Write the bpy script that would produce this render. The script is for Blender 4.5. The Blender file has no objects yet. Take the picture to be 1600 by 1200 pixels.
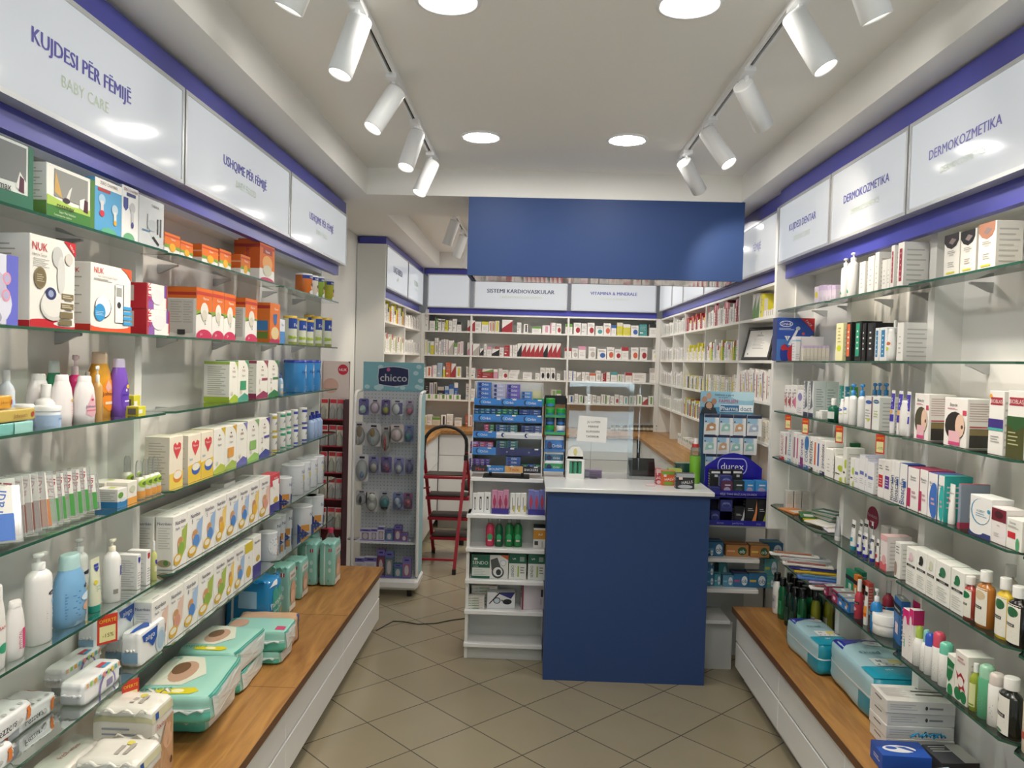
import bpy, math, random
from mathutils import Vector, Matrix
random.seed(7)
SC = bpy.context.scene
COL = SC.collection
# ---------------------------------------------------------------- camera
F, YAW, PITCH, ROLL, CH = 1225.0, .0254, .0305, .027, 1.643
_cy, _sy, _cp, _sp, _cr, _sr = math.cos(YAW), math.sin(YAW), math.cos(PITCH), math.sin(PITCH), math.cos(ROLL), math.sin(ROLL)
_f = Vector((-_sy * _cp, _cy * _cp, -_sp)); _r = Vector((_cy, _sy, 0)); _d = _f.cross(_r)
CR = _cr * _r - _sr * _d; CD = _cr * _d + _sr * _r; CF = _f
cam = bpy.data.cameras.new('camera'); cam_o = bpy.data.objects.new('camera', cam); COL.objects.link(cam_o)
cam.sensor_fit = 'HORIZONTAL'; cam.sensor_width = 36; cam.lens = F * 36 / 1600; cam.clip_start = .02
cam_o.matrix_world = Matrix(((CR.x, -CD.x, -CF.x, 0), (CR.y, -CD.y, -CF.y, 0), (CR.z, -CD.z, -CF.z, CH), (0, 0, 0, 1)))
SC.camera = cam_o
# ---------------------------------------------------------------- world, exposure
SC.view_settings.view_transform = 'Standard'; SC.view_settings.look = 'None'
SC.view_settings.exposure = 0.72; SC.view_settings.gamma = 1; SC.view_settings.use_curve_mapping = False
wd = bpy.data.worlds.new('world'); SC.world = wd; wd.use_nodes = True
wd.node_tree.nodes['Background'].inputs[0].default_value = (.80, .88, 1, 1)
wd.node_tree.nodes['Background'].inputs[1].default_value = 6.5
SC.cycles.max_bounces = 7; SC.cycles.diffuse_bounces = 4; SC.cycles.glossy_bounces = 3
SC.cycles.transparent_max_bounces = 16; SC.cycles.transmission_bounces = 4
SC.cycles.sample_clamp_indirect = 6; SC.cycles.caustics_reflective = False; SC.cycles.caustics_refractive = False
SC.cycles.use_denoising = True
SPOT_W, DOWN_E, REAR_E, SIGN_E = 9.8, 66.0, 80.0, .275

# ---------------------------------------------------------------- measuring: where a point seen in the photograph stands on a known plane
def solve(px, py, P, ax):
    """P has None at axis ax; use px (if given) else py."""
    a = CR if px is not None else CD; t = ((px - 800) if px is not None else (py - 600)) / F
    n = a - CF * t; k = 0; s = 0
    for i in range(3):
        if i == ax: k = n[i]
        else: s += n[i] * (P[i] - (CH if i == 2 else 0))
    return -s / k + (CH if ax == 2 else 0)
def at(px, py, ax, v):
    d = CF + CR * ((px - 800) / F) + CD * ((py - 600) / F); i = 'XYZ'.index(ax)
    t = (v - (CH if i == 2 else 0)) / d[i]
    return Vector((0, 0, CH)) + d * t

# ---------------------------------------------------------------- materials
def lin(h):
    h = h.lstrip('#'); c = [int(h[i:i + 2], 16) / 255 for i in (0, 2, 4)]
    return tuple(x / 12.92 if x <= .04045 else ((x + .055) / 1.055) ** 2.4 for x in c) + (1,)
MATS = {}
def mk(key, col, rough=.5, metal=0, emit=0, coat=0, spec=.5, trans=0):
    m = bpy.data.materials.new(key); m.use_nodes = True; b = m.node_tree.nodes['Principled BSDF']
    c = lin(col) if isinstance(col, str) else col
    b.inputs['Base Color'].default_value = c; b.inputs['Roughness'].default_value = rough; b.inputs['Metallic'].default_value = metal
    b.inputs['Specular IOR Level'].default_value = spec
    if coat: b.inputs['Coat Weight'].default_value = coat; b.inputs['Coat Roughness'].default_value = .06
    if emit: b.inputs['Emission Color'].default_value = c; b.inputs['Emission Strength'].default_value = emit
    if trans: b.inputs['Transmission Weight'].default_value = trans
    m.diffuse_color = c; MATS[key] = m; return m
def M(k):
    if k in MATS: return MATS[k]
    if k[0] == 'g': return mk(k, k[1:], .22)          # glossy plastic
    if k[0] == 'p': return mk(k, k[1:], .28, coat=.3) # plastic film
    return mk(k, k, .5)
def nodes(m): return m.node_tree.nodes, m.node_tree.links, m.node_tree.nodes['Principled BSDF']
mk('white_board', 'ecebe6', .38); mk('white_wall', 'e9e8e4', .8); mk('ceiling_paint', 'f4f2ed', .9); mk('gloss_white', 'eeeeec', .22)
mk('grey_panel', 'c9cac6', .5); mk('blue_board', '334b7d', .5, spec=.3); mk('fascia_blue', '4a4dab', .3); mk('alu', 'c9cbcc', .35, .4)
mk('steel', 'b4b6b6', .35, .5); mk('black', '111214', .45); mk('black_gloss', '0b0b0d', .12); mk('chrome', 'c4c6c8', .15, 1)
mk('red_paint', 'a3182a', .3); mk('rubber', '1b1917', .6); mk('tread', '3a302a', .7); mk('lamp_white', 'f3f4f4', .35)
mk('paper', 'f3f2ee', .7); mk('kraft', 'b0763e', .6); mk('white_steel', 'dfe0de', .35); mk('dark_gap', '2a2824', .8)
mk('glass_edge', '2f5a48', .15)
mk('down_glow', (1, .96, .90, 1), .5, emit=DOWN_E); mk('rear_glow', (1, .96, .90, 1), .5, emit=REAR_E); mk('spot_glow', (1, .93, .80, 1), .5, emit=9)
mk('sign_face', (.84, .88, .91, 1), .10, emit=SIGN_E, spec=.07); MATS['sign_face'].node_tree.nodes['Principled BSDF'].inputs['Base Color'].default_value = (.30, .31, .33, 1)
mk('sign_ink', '4b4790', .4, emit=.18); mk('sign_ink2', 'a9b59c', .5, emit=.12); mk('sign_ink3', '2f3257', .4, emit=.1)
def glassy(key, tint, refl=1.0, rough=.02, ior=1.45, dens=0.0):
    m = bpy.data.materials.new(key); m.use_nodes = True; n, l = m.node_tree.nodes, m.node_tree.links; n.clear()
    o = n.new('ShaderNodeOutputMaterial'); t = n.new('ShaderNodeBsdfTransparent'); g = n.new('ShaderNodeBsdfGlossy'); x = n.new('ShaderNodeMixShader')
    fr = n.new('ShaderNodeFresnel'); fr.inputs[0].default_value = ior; mu = n.new('ShaderNodeMath'); mu.operation = 'MULTIPLY'; mu.inputs[1].default_value = refl
    t.inputs[0].default_value = lin(tint); g.inputs['Roughness'].default_value = rough; g.inputs[0].default_value = (.95, .97, .96, 1)
    l.new(fr.outputs[0], mu.inputs[0]); l.new(mu.outputs[0], x.inputs[0]); l.new(t.outputs[0], x.inputs[1]); l.new(g.outputs[0], x.inputs[2])
    if dens:
        d = n.new('ShaderNodeBsdfDiffuse'); d.inputs[0].default_value = (.85, .87, .87, 1); y = n.new('ShaderNodeMixShader'); y.inputs[0].default_value = dens
        l.new(x.outputs[0], y.inputs[1]); l.new(d.outputs[0], y.inputs[2]); l.new(y.outputs[0], o.inputs[0])
    else: l.new(x.outputs[0], o.inputs[0])
    MATS[key] = m; return m
glassy('shelf_glass', 'e9f4ee', .9); glassy('acrylic', 'fafcfc', 1.0, .01, 1.5); glassy('clear_plastic', 'f4f6f6', .7, .12, 1.45, .05)
glassy('window_glass', 'f5faf8', 1, .0); glassy('film', 'f2f3f2', .9, .15, 1.5, .22)
# translucent bottle plastics share one builder: coloured principled, glossy
# floor tiles: 0.33 m squares laid at 45 degrees, thin dark grout
m = mk('floor_tile', '8f8a7c', .22); n, l, b = nodes(m)
tc = n.new('ShaderNodeTexCoord'); mp = n.new('ShaderNodeMapping'); mp.vector_type = 'POINT'
br = n.new('ShaderNodeTexBrick'); br.offset = 0; br.squash = 1
br.inputs['Color1'].default_value = lin('a0957c'); br.inputs['Color2'].default_value = lin('9a8f76'); br.inputs['Mortar'].default_value = lin('5c564a')
br.inputs['Scale'].default_value = 1; br.inputs['Mortar Size'].default_value = .0032; br.inputs['Brick Width'].default_value = .33; br.inputs['Row Height'].default_value = .33
br.inputs['Mortar Smooth'].default_value = .2
_th = math.radians(45.3)
# one tile corner stands at world (FX, FY)
FX, FY = -.4208 * CH, 2.6701 * CH
mp.inputs['Rotation'].default_value = (0, 0, _th)
_c, _s = math.cos(_th), math.sin(_th)
mp.inputs['Location'].default_value = (-(FX * _c - FY * _s) + 6.6, -(FX * _s + FY * _c) + 6.6, 0)
nz = n.new('ShaderNodeTexNoise'); nz.inputs['Scale'].default_value = 3; nz.inputs['Detail'].default_value = 6
mx = n.new('ShaderNodeMix'); mx.data_type = 'RGBA'; mx.blend_type = 'MULTIPLY'; mx.inputs[0].default_value = .18
l.new(tc.outputs['Object'], mp.inputs[0]); l.new(mp.outputs[0], br.inputs[0]); l.new(tc.outputs['Object'], nz.inputs[0])
l.new(br.outputs[0], mx.inputs[6]); l.new(nz.outputs[0], mx.inputs[7]); l.new(mx.outputs[2], b.inputs[0])
# oak worktop: grain along Y, board joints
m = mk('oak', 'a5723c', .45); n, l, b = nodes(m)
tc = n.new('ShaderNodeTexCoord'); mp = n.new('ShaderNodeMapping'); mp.inputs['Scale'].default_value = (9, 1.1, 9)
nz = n.new('ShaderNodeTexNoise'); nz.inputs['Scale'].default_value = 2.2; nz.inputs['Detail'].default_value = 9; nz.inputs['Distortion'].default_value = 1.2
rp = n.new('ShaderNodeValToRGB'); rp.color_ramp.elements[0].position = .3; rp.color_ramp.elements[0].color = lin('8a5c2b'); rp.color_ramp.elements[1].position = .7; rp.color_ramp.elements[1].color = lin('b88748')
l.new(tc.outputs['Object'], mp.inputs[0]); l.new(mp.outputs[0], nz.inputs[0]); l.new(nz.outputs[0], rp.inputs[0]); l.new(rp.outputs[0], b.inputs[0])
mk('oak_edge', '6a4526', .5)
# perforated board
m = mk('pegboard', 'c9cdcf', .45); n, l, b = nodes(m)
tc = n.new('ShaderNodeTexCoord'); sep = n.new('ShaderNodeSeparateXYZ'); l.new(tc.outputs['Object'], sep.inputs[0])
def _peg(o):
    a = n.new('ShaderNodeMath'); a.operation = 'PINGPONG'; a.inputs[1].default_value = .0125; l.new(o, a.inputs[0])
    q = n.new('ShaderNodeMath'); q.operation = 'POWER'; q.inputs[1].default_value = 2; l.new(a.outputs[0], q.inputs[0]); return q.outputs[0]
ad = n.new('ShaderNodeMath'); ad.operation = 'ADD'; l.new(_peg(sep.outputs[0]), ad.inputs[0]); l.new(_peg(sep.outputs[2]), ad.inputs[1])
lt = n.new('ShaderNodeMath'); lt.operation = 'LESS_THAN'; lt.inputs[1].default_value = .0032 ** 2; l.new(ad.outputs[0], lt.inputs[0])
mx = n.new('ShaderNodeMix'); mx.data_type = 'RGBA'; mx.inputs[6].default_value = lin('c3c8cb'); mx.inputs[7].default_value = lin('6d7276')
l.new(lt.outputs[0], mx.inputs[0]); l.new(mx.outputs[2], b.inputs[0])

# ---------------------------------------------------------------- mesh builder
TXT = {}
def text_tris(s):
    if s not in TXT:
        cu = bpy.data.curves.new('t', 'FONT'); cu.body = s; cu.size = 1; cu.resolution_u = 2; cu.offset = 0
        o = bpy.data.objects.new('t', cu); COL.objects.link(o)
        bpy.context.view_layer.update()
        me = bpy.data.meshes.new_from_object(o.evaluated_get(bpy.context.evaluated_depsgraph_get()))
        v = [(p.co.x, p.co.y) for p in me.vertices]; f = [tuple(p.vertices) for p in me.polygons]
        bpy.data.objects.remove(o); bpy.data.curves.remove(cu); bpy.data.meshes.remove(me)
        if v:
            x0 = min(a for a, _ in v); x1 = max(a for a, _ in v)
            v = [((a - (x0 + x1) / 2) / .72, (c - .36) / .72) for a, c in v]; w = (x1 - x0) / .72
        else: w = 1
        TXT[s] = (v, f, w)
    return TXT[s]
class G:
    def __init__(s): s.v = []; s.f = []; s.m = []; s.sm = []; s.mats = []
    def mi(s, k):
        if k not in s.mats: s.mats.append(k)
        return s.mats.index(k)
    def add(s, vs, fs, k, smooth=False):
        o = len(s.v); s.v += [tuple(p) for p in vs]; i = s.mi(k)
        for f in fs: s.f.append(tuple(o + a for a in f)); s.m.append(i); s.sm.append(smooth)
        return s
    def box(s, x0, x1, y0, y1, z0, z1, k, rot=None):
        vs = [(x, y, z) for z in (z0, z1) for y in (y0, y1) for x in (x0, x1)]
        if rot: vs = [tuple(rot @ Vector(p)) for p in vs]
        return s.add(vs, [(0, 2, 3, 1), (4, 5, 7, 6), (0, 1, 5, 4), (2, 6, 7, 3), (0, 4, 6, 2), (1, 3, 7, 5)], k)
    def bbox(s, x0, x1, y0, y1, z0, z1, k, b=.002):
        """box with chamfered edges"""
        cx, cy, cz = (x0 + x1) / 2, (y0 + y1) / 2, (z0 + z1) / 2; hx, hy, hz = abs(x1 - x0) / 2, abs(y1 - y0) / 2, abs(z1 - z0) / 2
        b = min(b, hx * .9, hy * .9, hz * .9); vs = []; idx = {}
        for sx in (-1, 1):
            for sy in (-1, 1):
                for sz in (-1, 1):
                    for a in range(3):
                        q = [hx - b, hy - b, hz - b]; q[a] += b
                        idx[(sx, sy, sz, a)] = len(vs); vs.append((cx + sx * q[0], cy + sy * q[1], cz + sz * q[2]))
        fs = []
        I = lambda x, y, z, a: idx[(x, y, z, a)]
        for q in (-1, 1):
            fs.append([I(q, -1, -1, 0), I(q, 1, -1, 0), I(q, 1, 1, 0), I(q, -1, 1, 0)][::q])
            fs.append([I(-1, q, -1, 1), I(-1, q, 1, 1), I(1, q, 1, 1), I(1, q, -1, 1)][::q])
            fs.append([I(-1, -1, q, 2), I(1, -1, q, 2), I(1, 1, q, 2), I(-1, 1, q, 2)][::q])
        for p in (-1, 1):
            for q in (-1, 1):
                e = [I(p, q, -1, 0), I(p, q, -1, 1), I(p, q, 1, 1), I(p, q, 1, 0)]; fs.append(e[::-1] if p * q > 0 else e)
                e = [I(p, -1, q, 0), I(p, -1, q, 2), I(p, 1, q, 2), I(p, 1, q, 0)]; fs.append(e if p * q > 0 else e[::-1])
                e = [I(-1, p, q, 1), I(-1, p, q, 2), I(1, p, q, 2), I(1, p, q, 1)]; fs.append(e[::-1] if p * q > 0 else e)
                for r in (-1, 1):
                    t = [I(p, q, r, 0), I(p, q, r, 1), I(p, q, r, 2)]; fs.append(t if p * q * r > 0 else t[::-1])
        return s.add(vs, fs, k)
    def prism(s, pts, a0, a1, k, ax='Z'):
        """polygon extruded along ax"""
        def P(u, v, a): return (u, v, a) if ax == 'Z' else ((u, a, v) if ax == 'Y' else (a, u, v))
        nn = len(pts); vs = [P(u, v, a0) for u, v in pts] + [P(u, v, a1) for u, v in pts]
        return s.add(vs, [tuple(range(nn)), tuple(range(2 * nn - 1, nn - 1, -1))] + [(i, i + nn, (i + 1) % nn + nn, (i + 1) % nn) for i in range(nn)], k)
    def rings(s, rs, k, smooth=True, cap=(1, 1)):
        """list of rings (lists of points with the same length)"""
        nn = len(rs[0]); vs = [p for r in rs for p in r]; fs = []
        for j in range(len(rs) - 1):
            for i in range(nn): fs.append((j * nn + i, j * nn + (i + 1) % nn, (j + 1) * nn + (i + 1) % nn, (j + 1) * nn + i))
        s.add(vs, fs, k, smooth)
        if cap[0]: s.add(rs[0], [tuple(range(nn))[::-1]], k)
        if cap[1]: s.add(rs[-1], [tuple(range(nn))], k)
        return s
    def lathe(s, prof, k, seg=20, cx=0, cy=0, smooth=True, cap=(1, 1)):
        """prof: (z, rx, ry)"""
        rs = []
        for q in prof:
            z, rx = q[0], q[1]; ry = q[2] if len(q) > 2 else rx
            rs.append([(cx + rx * math.cos(2 * math.pi * i / seg), cy + ry * math.sin(2 * math.pi * i / seg), z) for i in range(seg)])
        return s.rings(rs, k, smooth, cap)
    def tube(s, pts, r, k, seg=8, closed=False):
        pts = [Vector(p) for p in pts]; rs = []; up = None
        for i, p in enumerate(pts):
            a = pts[i - 1] if i else p; b = pts[i + 1] if i < len(pts) - 1 else p; t = (b - a).normalized()
            if up is None: up = Vector((0, 0, 1)) if abs(t.z) < .9 else Vector((1, 0, 0))
            x = t.cross(up).normalized(); y = x.cross(t).normalized(); up = y
            rs.append([tuple(p + x * r * math.cos(2 * math.pi * j / seg) + y * r * math.sin(2 * math.pi * j / seg)) for j in range(seg)])
        return s.rings(rs, k, True)
    def bar(s, p, q, w, h, k):
        """rectangular bar from p to q"""
        p, q = Vector(p), Vector(q); t = (q - p).normalized(); up = Vector((0, 0, 1)) if abs(t.z) < .9 else Vector((0, 1, 0))
        x = t.cross(up).normalized() * w / 2; y = x.cross(t).normalized() * h / 2
        return s.rings([[tuple(c + x * a + y * b) for a, b in ((-1, -1), (1, -1), (1, 1), (-1, 1))] for c in (p, q)], k, False)
    def mesh(s, name):
        me = bpy.data.meshes.new(name); me.from_pydata(s.v, [], s.f)
        me.polygons.foreach_set('material_index', s.m); me.polygons.foreach_set('use_smooth', s.sm)
        for k in s.mats: me.materials.append(M(k))
        me.update(); return me
    def obj(s, name, parent=None, loc=(0, 0, 0), rz=0, kind=None):
        return link(name, s.mesh(name), parent, loc, rz, kind)
def link(name, me, parent=None, loc=(0, 0, 0), rz=0, kind=None):
    o = bpy.data.objects.new(name, me); COL.objects.link(o); o.location = loc; o.rotation_euler = (0, 0, rz)
    if parent: o.parent = parent
    if kind: o['kind'] = kind
    return o
# ------- printing on a surface: S(u, v, off) gives the point; W, H its size in metres
def deco(g, S_, W, H, prims, nu=1, nv=1, off=.0005):
    lay = off; S = lambda u, v, o: S_(min(1, max(0, u)), min(1, max(0, v)), o)
    for p in prims:
        t = p[0]; lay += off * .35
        if t == 'r':
            _, u0, v0, u1, v1, c = p
            a = max(1, int(round(nu * abs(u1 - u0) + .49))); b = max(1, int(round(nv * abs(v1 - v0) + .49)))
            vs = [S(u0 + (u1 - u0) * i / a, v0 + (v1 - v0) * j / b, lay) for j in range(b + 1) for i in range(a + 1)]
            g.add(vs, [(j * (a + 1) + i, j * (a + 1) + i + 1, (j + 1) * (a + 1) + i + 1, (j + 1) * (a + 1) + i) for j in range(b) for i in range(a)], c, nu > 1)
        elif t == 'e':
            _, u, v, ru, rv, c = p; N = 16; R = 1 if nu == 1 and nv == 1 else 3
            vs = [S(u, v, lay)]
            for r in range(1, R + 1): vs += [S(u + ru * r / R * math.cos(2 * math.pi * i / N), v + rv * r / R * math.sin(2 * math.pi * i / N), lay) for i in range(N)]
            fs = [(0, 1 + i, 1 + (i + 1) % N) for i in range(N)]
            for r in range(R - 1): fs += [(1 + r * N + i, 1 + (r + 1) * N + i, 1 + (r + 1) * N + (i + 1) % N, 1 + r * N + (i + 1) % N) for i in range(N)]
            g.add(vs, fs, c, nu > 1)
        elif t == 'p':
            _, c, pts = p; cu = sum(a for a, _ in pts) / len(pts); cv = sum(b for _, b in pts) / len(pts); N = len(pts); R = 1 if nu == 1 and nv == 1 else 3
            if R > 1 or N > 4:
                q = []
                for i in range(N):
                    a, b = pts[i], pts[(i + 1) % N]; m_ = 3 if R > 1 else 1
                    q += [(a[0] + (b[0] - a[0]) * k / m_, a[1] + (b[1] - a[1]) * k / m_) for k in range(m_)]
                N = len(q); vs = [S(cu, cv, lay)]
                for r in range(1, R + 1): vs += [S(cu + (a - cu) * r / R, cv + (b - cv) * r / R, lay) for a, b in q]
                fs = [(0, 1 + i, 1 + (i + 1) % N) for i in range(N)]
                for r in range(R - 1): fs += [(1 + r * N + i, 1 + (r + 1) * N + i, 1 + (r + 1) * N + (i + 1) % N, 1 + r * N + (i + 1) % N) for i in range(N)]
                g.add(vs, fs, c)
            else: g.add([S(a, b, lay) for a, b in pts], [tuple(range(N))], c)
        elif t == 'l':
            _, u0, v0, u1, v1, n_, c = p; hh = (v1 - v0) / (2 * n_ - 1 if n_ > 1 else 1)
            for i in range(n_):
                e = u1 - (u1 - u0) * (.0, .22, .08, .3)[i % 4]
                q_ = hh * (.6 if n_ > 2 else 1); vs = [S(u0, v0 + 2 * i * hh, lay), S(e, v0 + 2 * i * hh, lay), S(e, v0 + 2 * i * hh + q_, lay), S(u0, v0 + 2 * i * hh + q_, lay)]
                g.add(vs, [(0, 1, 2, 3)], c)
        elif t == 't':
            u, v, h, s_, c = p[1:6]; wmax = p[6] if len(p) > 6 else .9; rot = p[7] if len(p) > 7 else 0
            vs, fs, w = text_tris(s_); hm = h * H; span = w * hm; lim = wmax * (H if rot else W)
            sx = min(1, lim / span) if span > 0 else 1
            out = []
            for a, b in vs:
                x, y = a * hm * sx, b * hm * (sx if sx > .6 else max(sx, .6))
                if rot == 90: x, y = -y, x
                elif rot == -90: x, y = y, -x
                elif rot: ca, sa = math.cos(math.radians(rot)), math.sin(math.radians(rot)); x, y = x * ca - y * sa, x * sa + y * ca
                out.append(S(u + x / W, v + y / H, lay + off * .6))
            g.add(out, fs, c)
def face_front(w, d, h): return lambda u, v, o: (-w / 2 + u * w, -d / 2 - o, v * h)
def face_right(w, d, h): return lambda u, v, o: (w / 2 + o, -d / 2 + u * d, v * h)
def face_left(w, d, h): return lambda u, v, o: (-w / 2 - o, d / 2 - u * d, v * h)
def face_top(w, d, h): return lambda u, v, o: (-w / 2 + u * w, -d / 2 + v * d, h + o)
# ---------------------------------------------------------------- things
THINGS = []
def tag(o, label, cat, group=None, ctx='', order=None):
    o['label'] = label; o['category'] = cat
    if group: o['group'] = group
    THINGS.append([o, label, ctx, order]); return o
def thing(name, label, cat, loc=(0, 0, 0), rz=0, group=None, ctx='', order=None):
    o = bpy.data.objects.new(name, None); o.empty_display_size = .05; COL.objects.link(o); o.location = loc; o.rotation_euler = (0, 0, rz)
    return tag(o, label, cat, group, ctx, order)
# ---------------------------------------------------------------- lights
def spot(loc, to, w, size, blend=.6, col=(1, .87, .70)):
    L = bpy.data.lights.new('spot_beam', 'SPOT'); L.energy = w; L.spot_size = math.radians(size); L.spot_blend = blend; L.shadow_soft_size = .03; L.color = col
    o = bpy.data.objects.new('spot_beam', L); COL.objects.link(o); o.location = loc
    o.rotation_euler = (Vector(to) - Vector(loc)).to_track_quat('-Z', 'Y').to_euler(); return o
# ================================================================ ROOM
XL, XR, YB, YF = -1.36, 1.46, 8.27, -0.9
ZS, ZT = 2.56, 2.71
G().box(XL - .1, XR + .1, YF - .1, YB + .1, -.1, 0, 'floor_tile').obj('floor', kind='structure')
G().box(XL - .1, XL, YF - .1, YB + .1, 0, 2.85, 'white_wall').obj('wall_left', kind='structure')
G().box(XR, XR + .1, YF - .1, YB + .1, 0, 2.85, 'white_wall').obj('wall_right', kind='structure')
G().box(XL, XR, YB, YB + .1, 0, 2.85, 'white_wall').obj('wall_back', kind='structure')
# ceiling: a soffit ring with two raised trays
T1 = (-.965, 1.145, .2, 4.45); T2 = (-.945, 1.145, 5.08, 7.93)
g = G()
g.box(XL, XR, YF, YB, ZT, ZT + .1, 'ceiling_paint')
g.box(XL, T1[0], YF, YB, ZS, ZT, 'ceiling_paint'); g.box(T1[1], XR, YF, YB, ZS, ZT, 'ceiling_paint')
for a, b in ((YF, T1[2]), (T1[3], T2[2]), (T2[3], YB)): g.box(T1[0], T1[1], a, b, ZS, ZT, 'ceiling_paint')
g.obj('ceiling', kind='structure')
# street front: glazed wall behind the camera
g = G(); g.box(XL, XR, YF - .1, YF, 2.2, 2.85, 'white_wall'); g.box(XL, XL + .12, YF - .1, YF, 0, 2.2, 'white_wall'); g.box(XR - .12, XR, YF - .1, YF, 0, 2.2, 'white_wall')
g.obj('wall_front', kind='structure')
g = G()
for x in (-1.24, -.02, .04, 1.26): g.box(x, x + .06, YF - .07, YF - .02, 0, 2.2, 'alu')
for z in (0, 2.14): g.box(-1.24, 1.32, YF - .07, YF - .02, z, z + .06, 'alu')
wf = g.obj('window_1', kind='structure')
G().box(-1.18, 1.26, YF - .05, YF - .042, .06, 2.14, 'window_glass').obj('window_glass', wf)

# ---------------------------------------------------------------- light boxes
def light_box(side, Y0, Y1, X, z0, z1, txt, sub, label, hs=.055, depth=.05, ink='sign_ink', Wt=.72, sp=0):
    """side L faces +X, R faces -X, B faces -Y (then Y0..Y1 are X values and X is the Y of the face)"""
    W = abs(Y1 - Y0); H = z1 - z0
    rz = {'L': math.pi / 2, 'R': -math.pi / 2, 'B': 0}[side]
    loc = {'L': (X - depth / 2, (Y0 + Y1) / 2, z0), 'R': (X + depth / 2, (Y0 + Y1) / 2, z0), 'B': ((Y0 + Y1) / 2, X + depth / 2, z0)}[side]
    t = thing('light_box_sign', label, 'sign', loc, rz, 'light box signs above the shelves')
    e = .012; g = G()
    for a in ((-W / 2, W / 2, 0, e), (-W / 2, W / 2, H - e, H), (-W / 2, -W / 2 + e, e, H - e), (W / 2 - e, W / 2, e, H - e)):
        g.box(a[0], a[1], -depth / 2 - .004, depth / 2, a[2], a[3], 'alu')
    g.obj('frame', t)
    G().box(-W / 2 + e, W / 2 - e, -depth / 2, depth / 2 - .005, e, H - e, 'sign_face').obj('panel', t)
    if txt:
        g = G(); S = face_front(W, depth, H)
        b_ = hs * .03 / W
        deco(g, S, W, H, [('t', .5 + k * b_, .54, hs / H, txt, ink, Wt) for k in (-1, 0, 1)], off=.0008)
        g.obj('lettering', t); g = G(); deco(g, S, W, H, [('t', .5, .54 - hs / H * 1.35, hs * .62 / H, sub, 'sign_ink2', Wt * .62)], off=.0008)
        g.obj('subtitle', t)
    return t
zl, zh = 2.17, 2.47
LB = [1.39, 2.47, 3.55, 4.63]; RB = [1.36, 2.03, 2.70, 3.39, 4.10]
light_box('L', 1.39, 2.465, -1.12, zl, zh, 'KUJDESI PËR FËMIJË', 'BABY CARE', 'glowing white light box sign reading KUJDESI PËR FËMIJË BABY CARE', .047, Wt=.395)
light_box('L', 2.475, 3.545, -1.12, zl, zh, 'USHQIME PËR FËMIJË', 'BABY FOOD', 'middle white light box on the left reading USHQIME PËR FËMIJË', .045, Wt=.42)
light_box('L', 3.555, 4.63, -1.12, zl, zh, 'USHQIME PËR FËMIJË', 'BABY FOOD', 'farthest light box on the left shelving, reading USHQIME PËR FËMIJË', .045, Wt=.43)
light_box('R', 2.025, 1.37, 1.25, zl, zh, '', '', 'nearest white light box on the right shelving, mostly out of frame')
light_box('R', 2.695, 2.035, 1.25, zl, zh, 'DERMOKOZMETIKA', 'DERMOCOSMETICS', 'large right light box reading DERMOKOZMETIKA, nearest of the two', .047, Wt=.59)
light_box('R', 3.385, 2.705, 1.25, zl, zh, 'DERMOKOZMETIKA', 'DERMOCOSMETICS', 'second DERMOKOZMETIKA light box, beside the KUJDESI DENTAR sign', .047, Wt=.6)
light_box('R', 4.095, 3.395, 1.25, zl, zh, 'KUJDESI DENTAR', 'DENTAL CARE', 'white light box sign reading KUJDESI DENTAR DENTAL CARE', .047, Wt=.52)
# far right run
FR = [4.14] + [solve(x, None, (1.29, 0, 1.6), 1) for x in (1152, 1100, 1067.5, 1050)] + [7.99]
nm = [('FËMIJË', 'KIDS'), ('', ''), ('', ''), ('', ''), ('', ''), ('', '')]
ords = ['nearest', 'second', 'third', 'fourth', 'farthest']
for i in range(5):
    light_box('R', FR[i + 1] - .008, FR[i] + .012, 1.27, zl, zh, nm[i][0], nm[i][1], 'white light box reading FËMIJË beside the blue hood' if i == 0 else f'{ords[i]} light box over the far right medicine shelving', .042, Wt=.2)
# far left run
FL = [5.98, 7.02, 7.99]
light_box('L', 5.99, 7.01, -1.135, zl, 2.50, 'ILAÇE BEBESH', 'BABY', 'light box on the far left unit behind the baby product stand', .05, ink='sign_ink3', Wt=.42)
light_box('L', 7.03, 7.98, -1.135, zl, 2.50, 'TË TJERA', 'OTHER', 'light box in the far left corner beside the blank sign', .045, ink='sign_ink2', Wt=.35)
# back run (Y = 8.0)
YBK = 8.0
BX = [-1.12, -.635, .355, 1.255]
light_box('B', BX[0] + .03, BX[1] - .02, YBK, zl - .01, 2.50, '', '', 'blank white light box on the back wall beside the corner')
light_box('B', BX[1] + .02, BX[2] - .02, YBK, zl - .01, 2.50, 'SISTEMI KARDIOVASKULAR', 'CARDIOVASCULAR SYSTEM', 'light box sign reading SISTEMI KARDIOVASKULAR on the back wall', .045, ink='sign_ink3', Wt=.72)
light_box('B', BX[2] + .02, BX[3] - .02, YBK, zl - .01, 2.50, 'VITAMINA & MINERALE', 'VITAMINS & MINERALS', 'light box sign reading VITAMINA & MINERALE on the back wall', .042, ink='sign_ink', Wt=.55)
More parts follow.
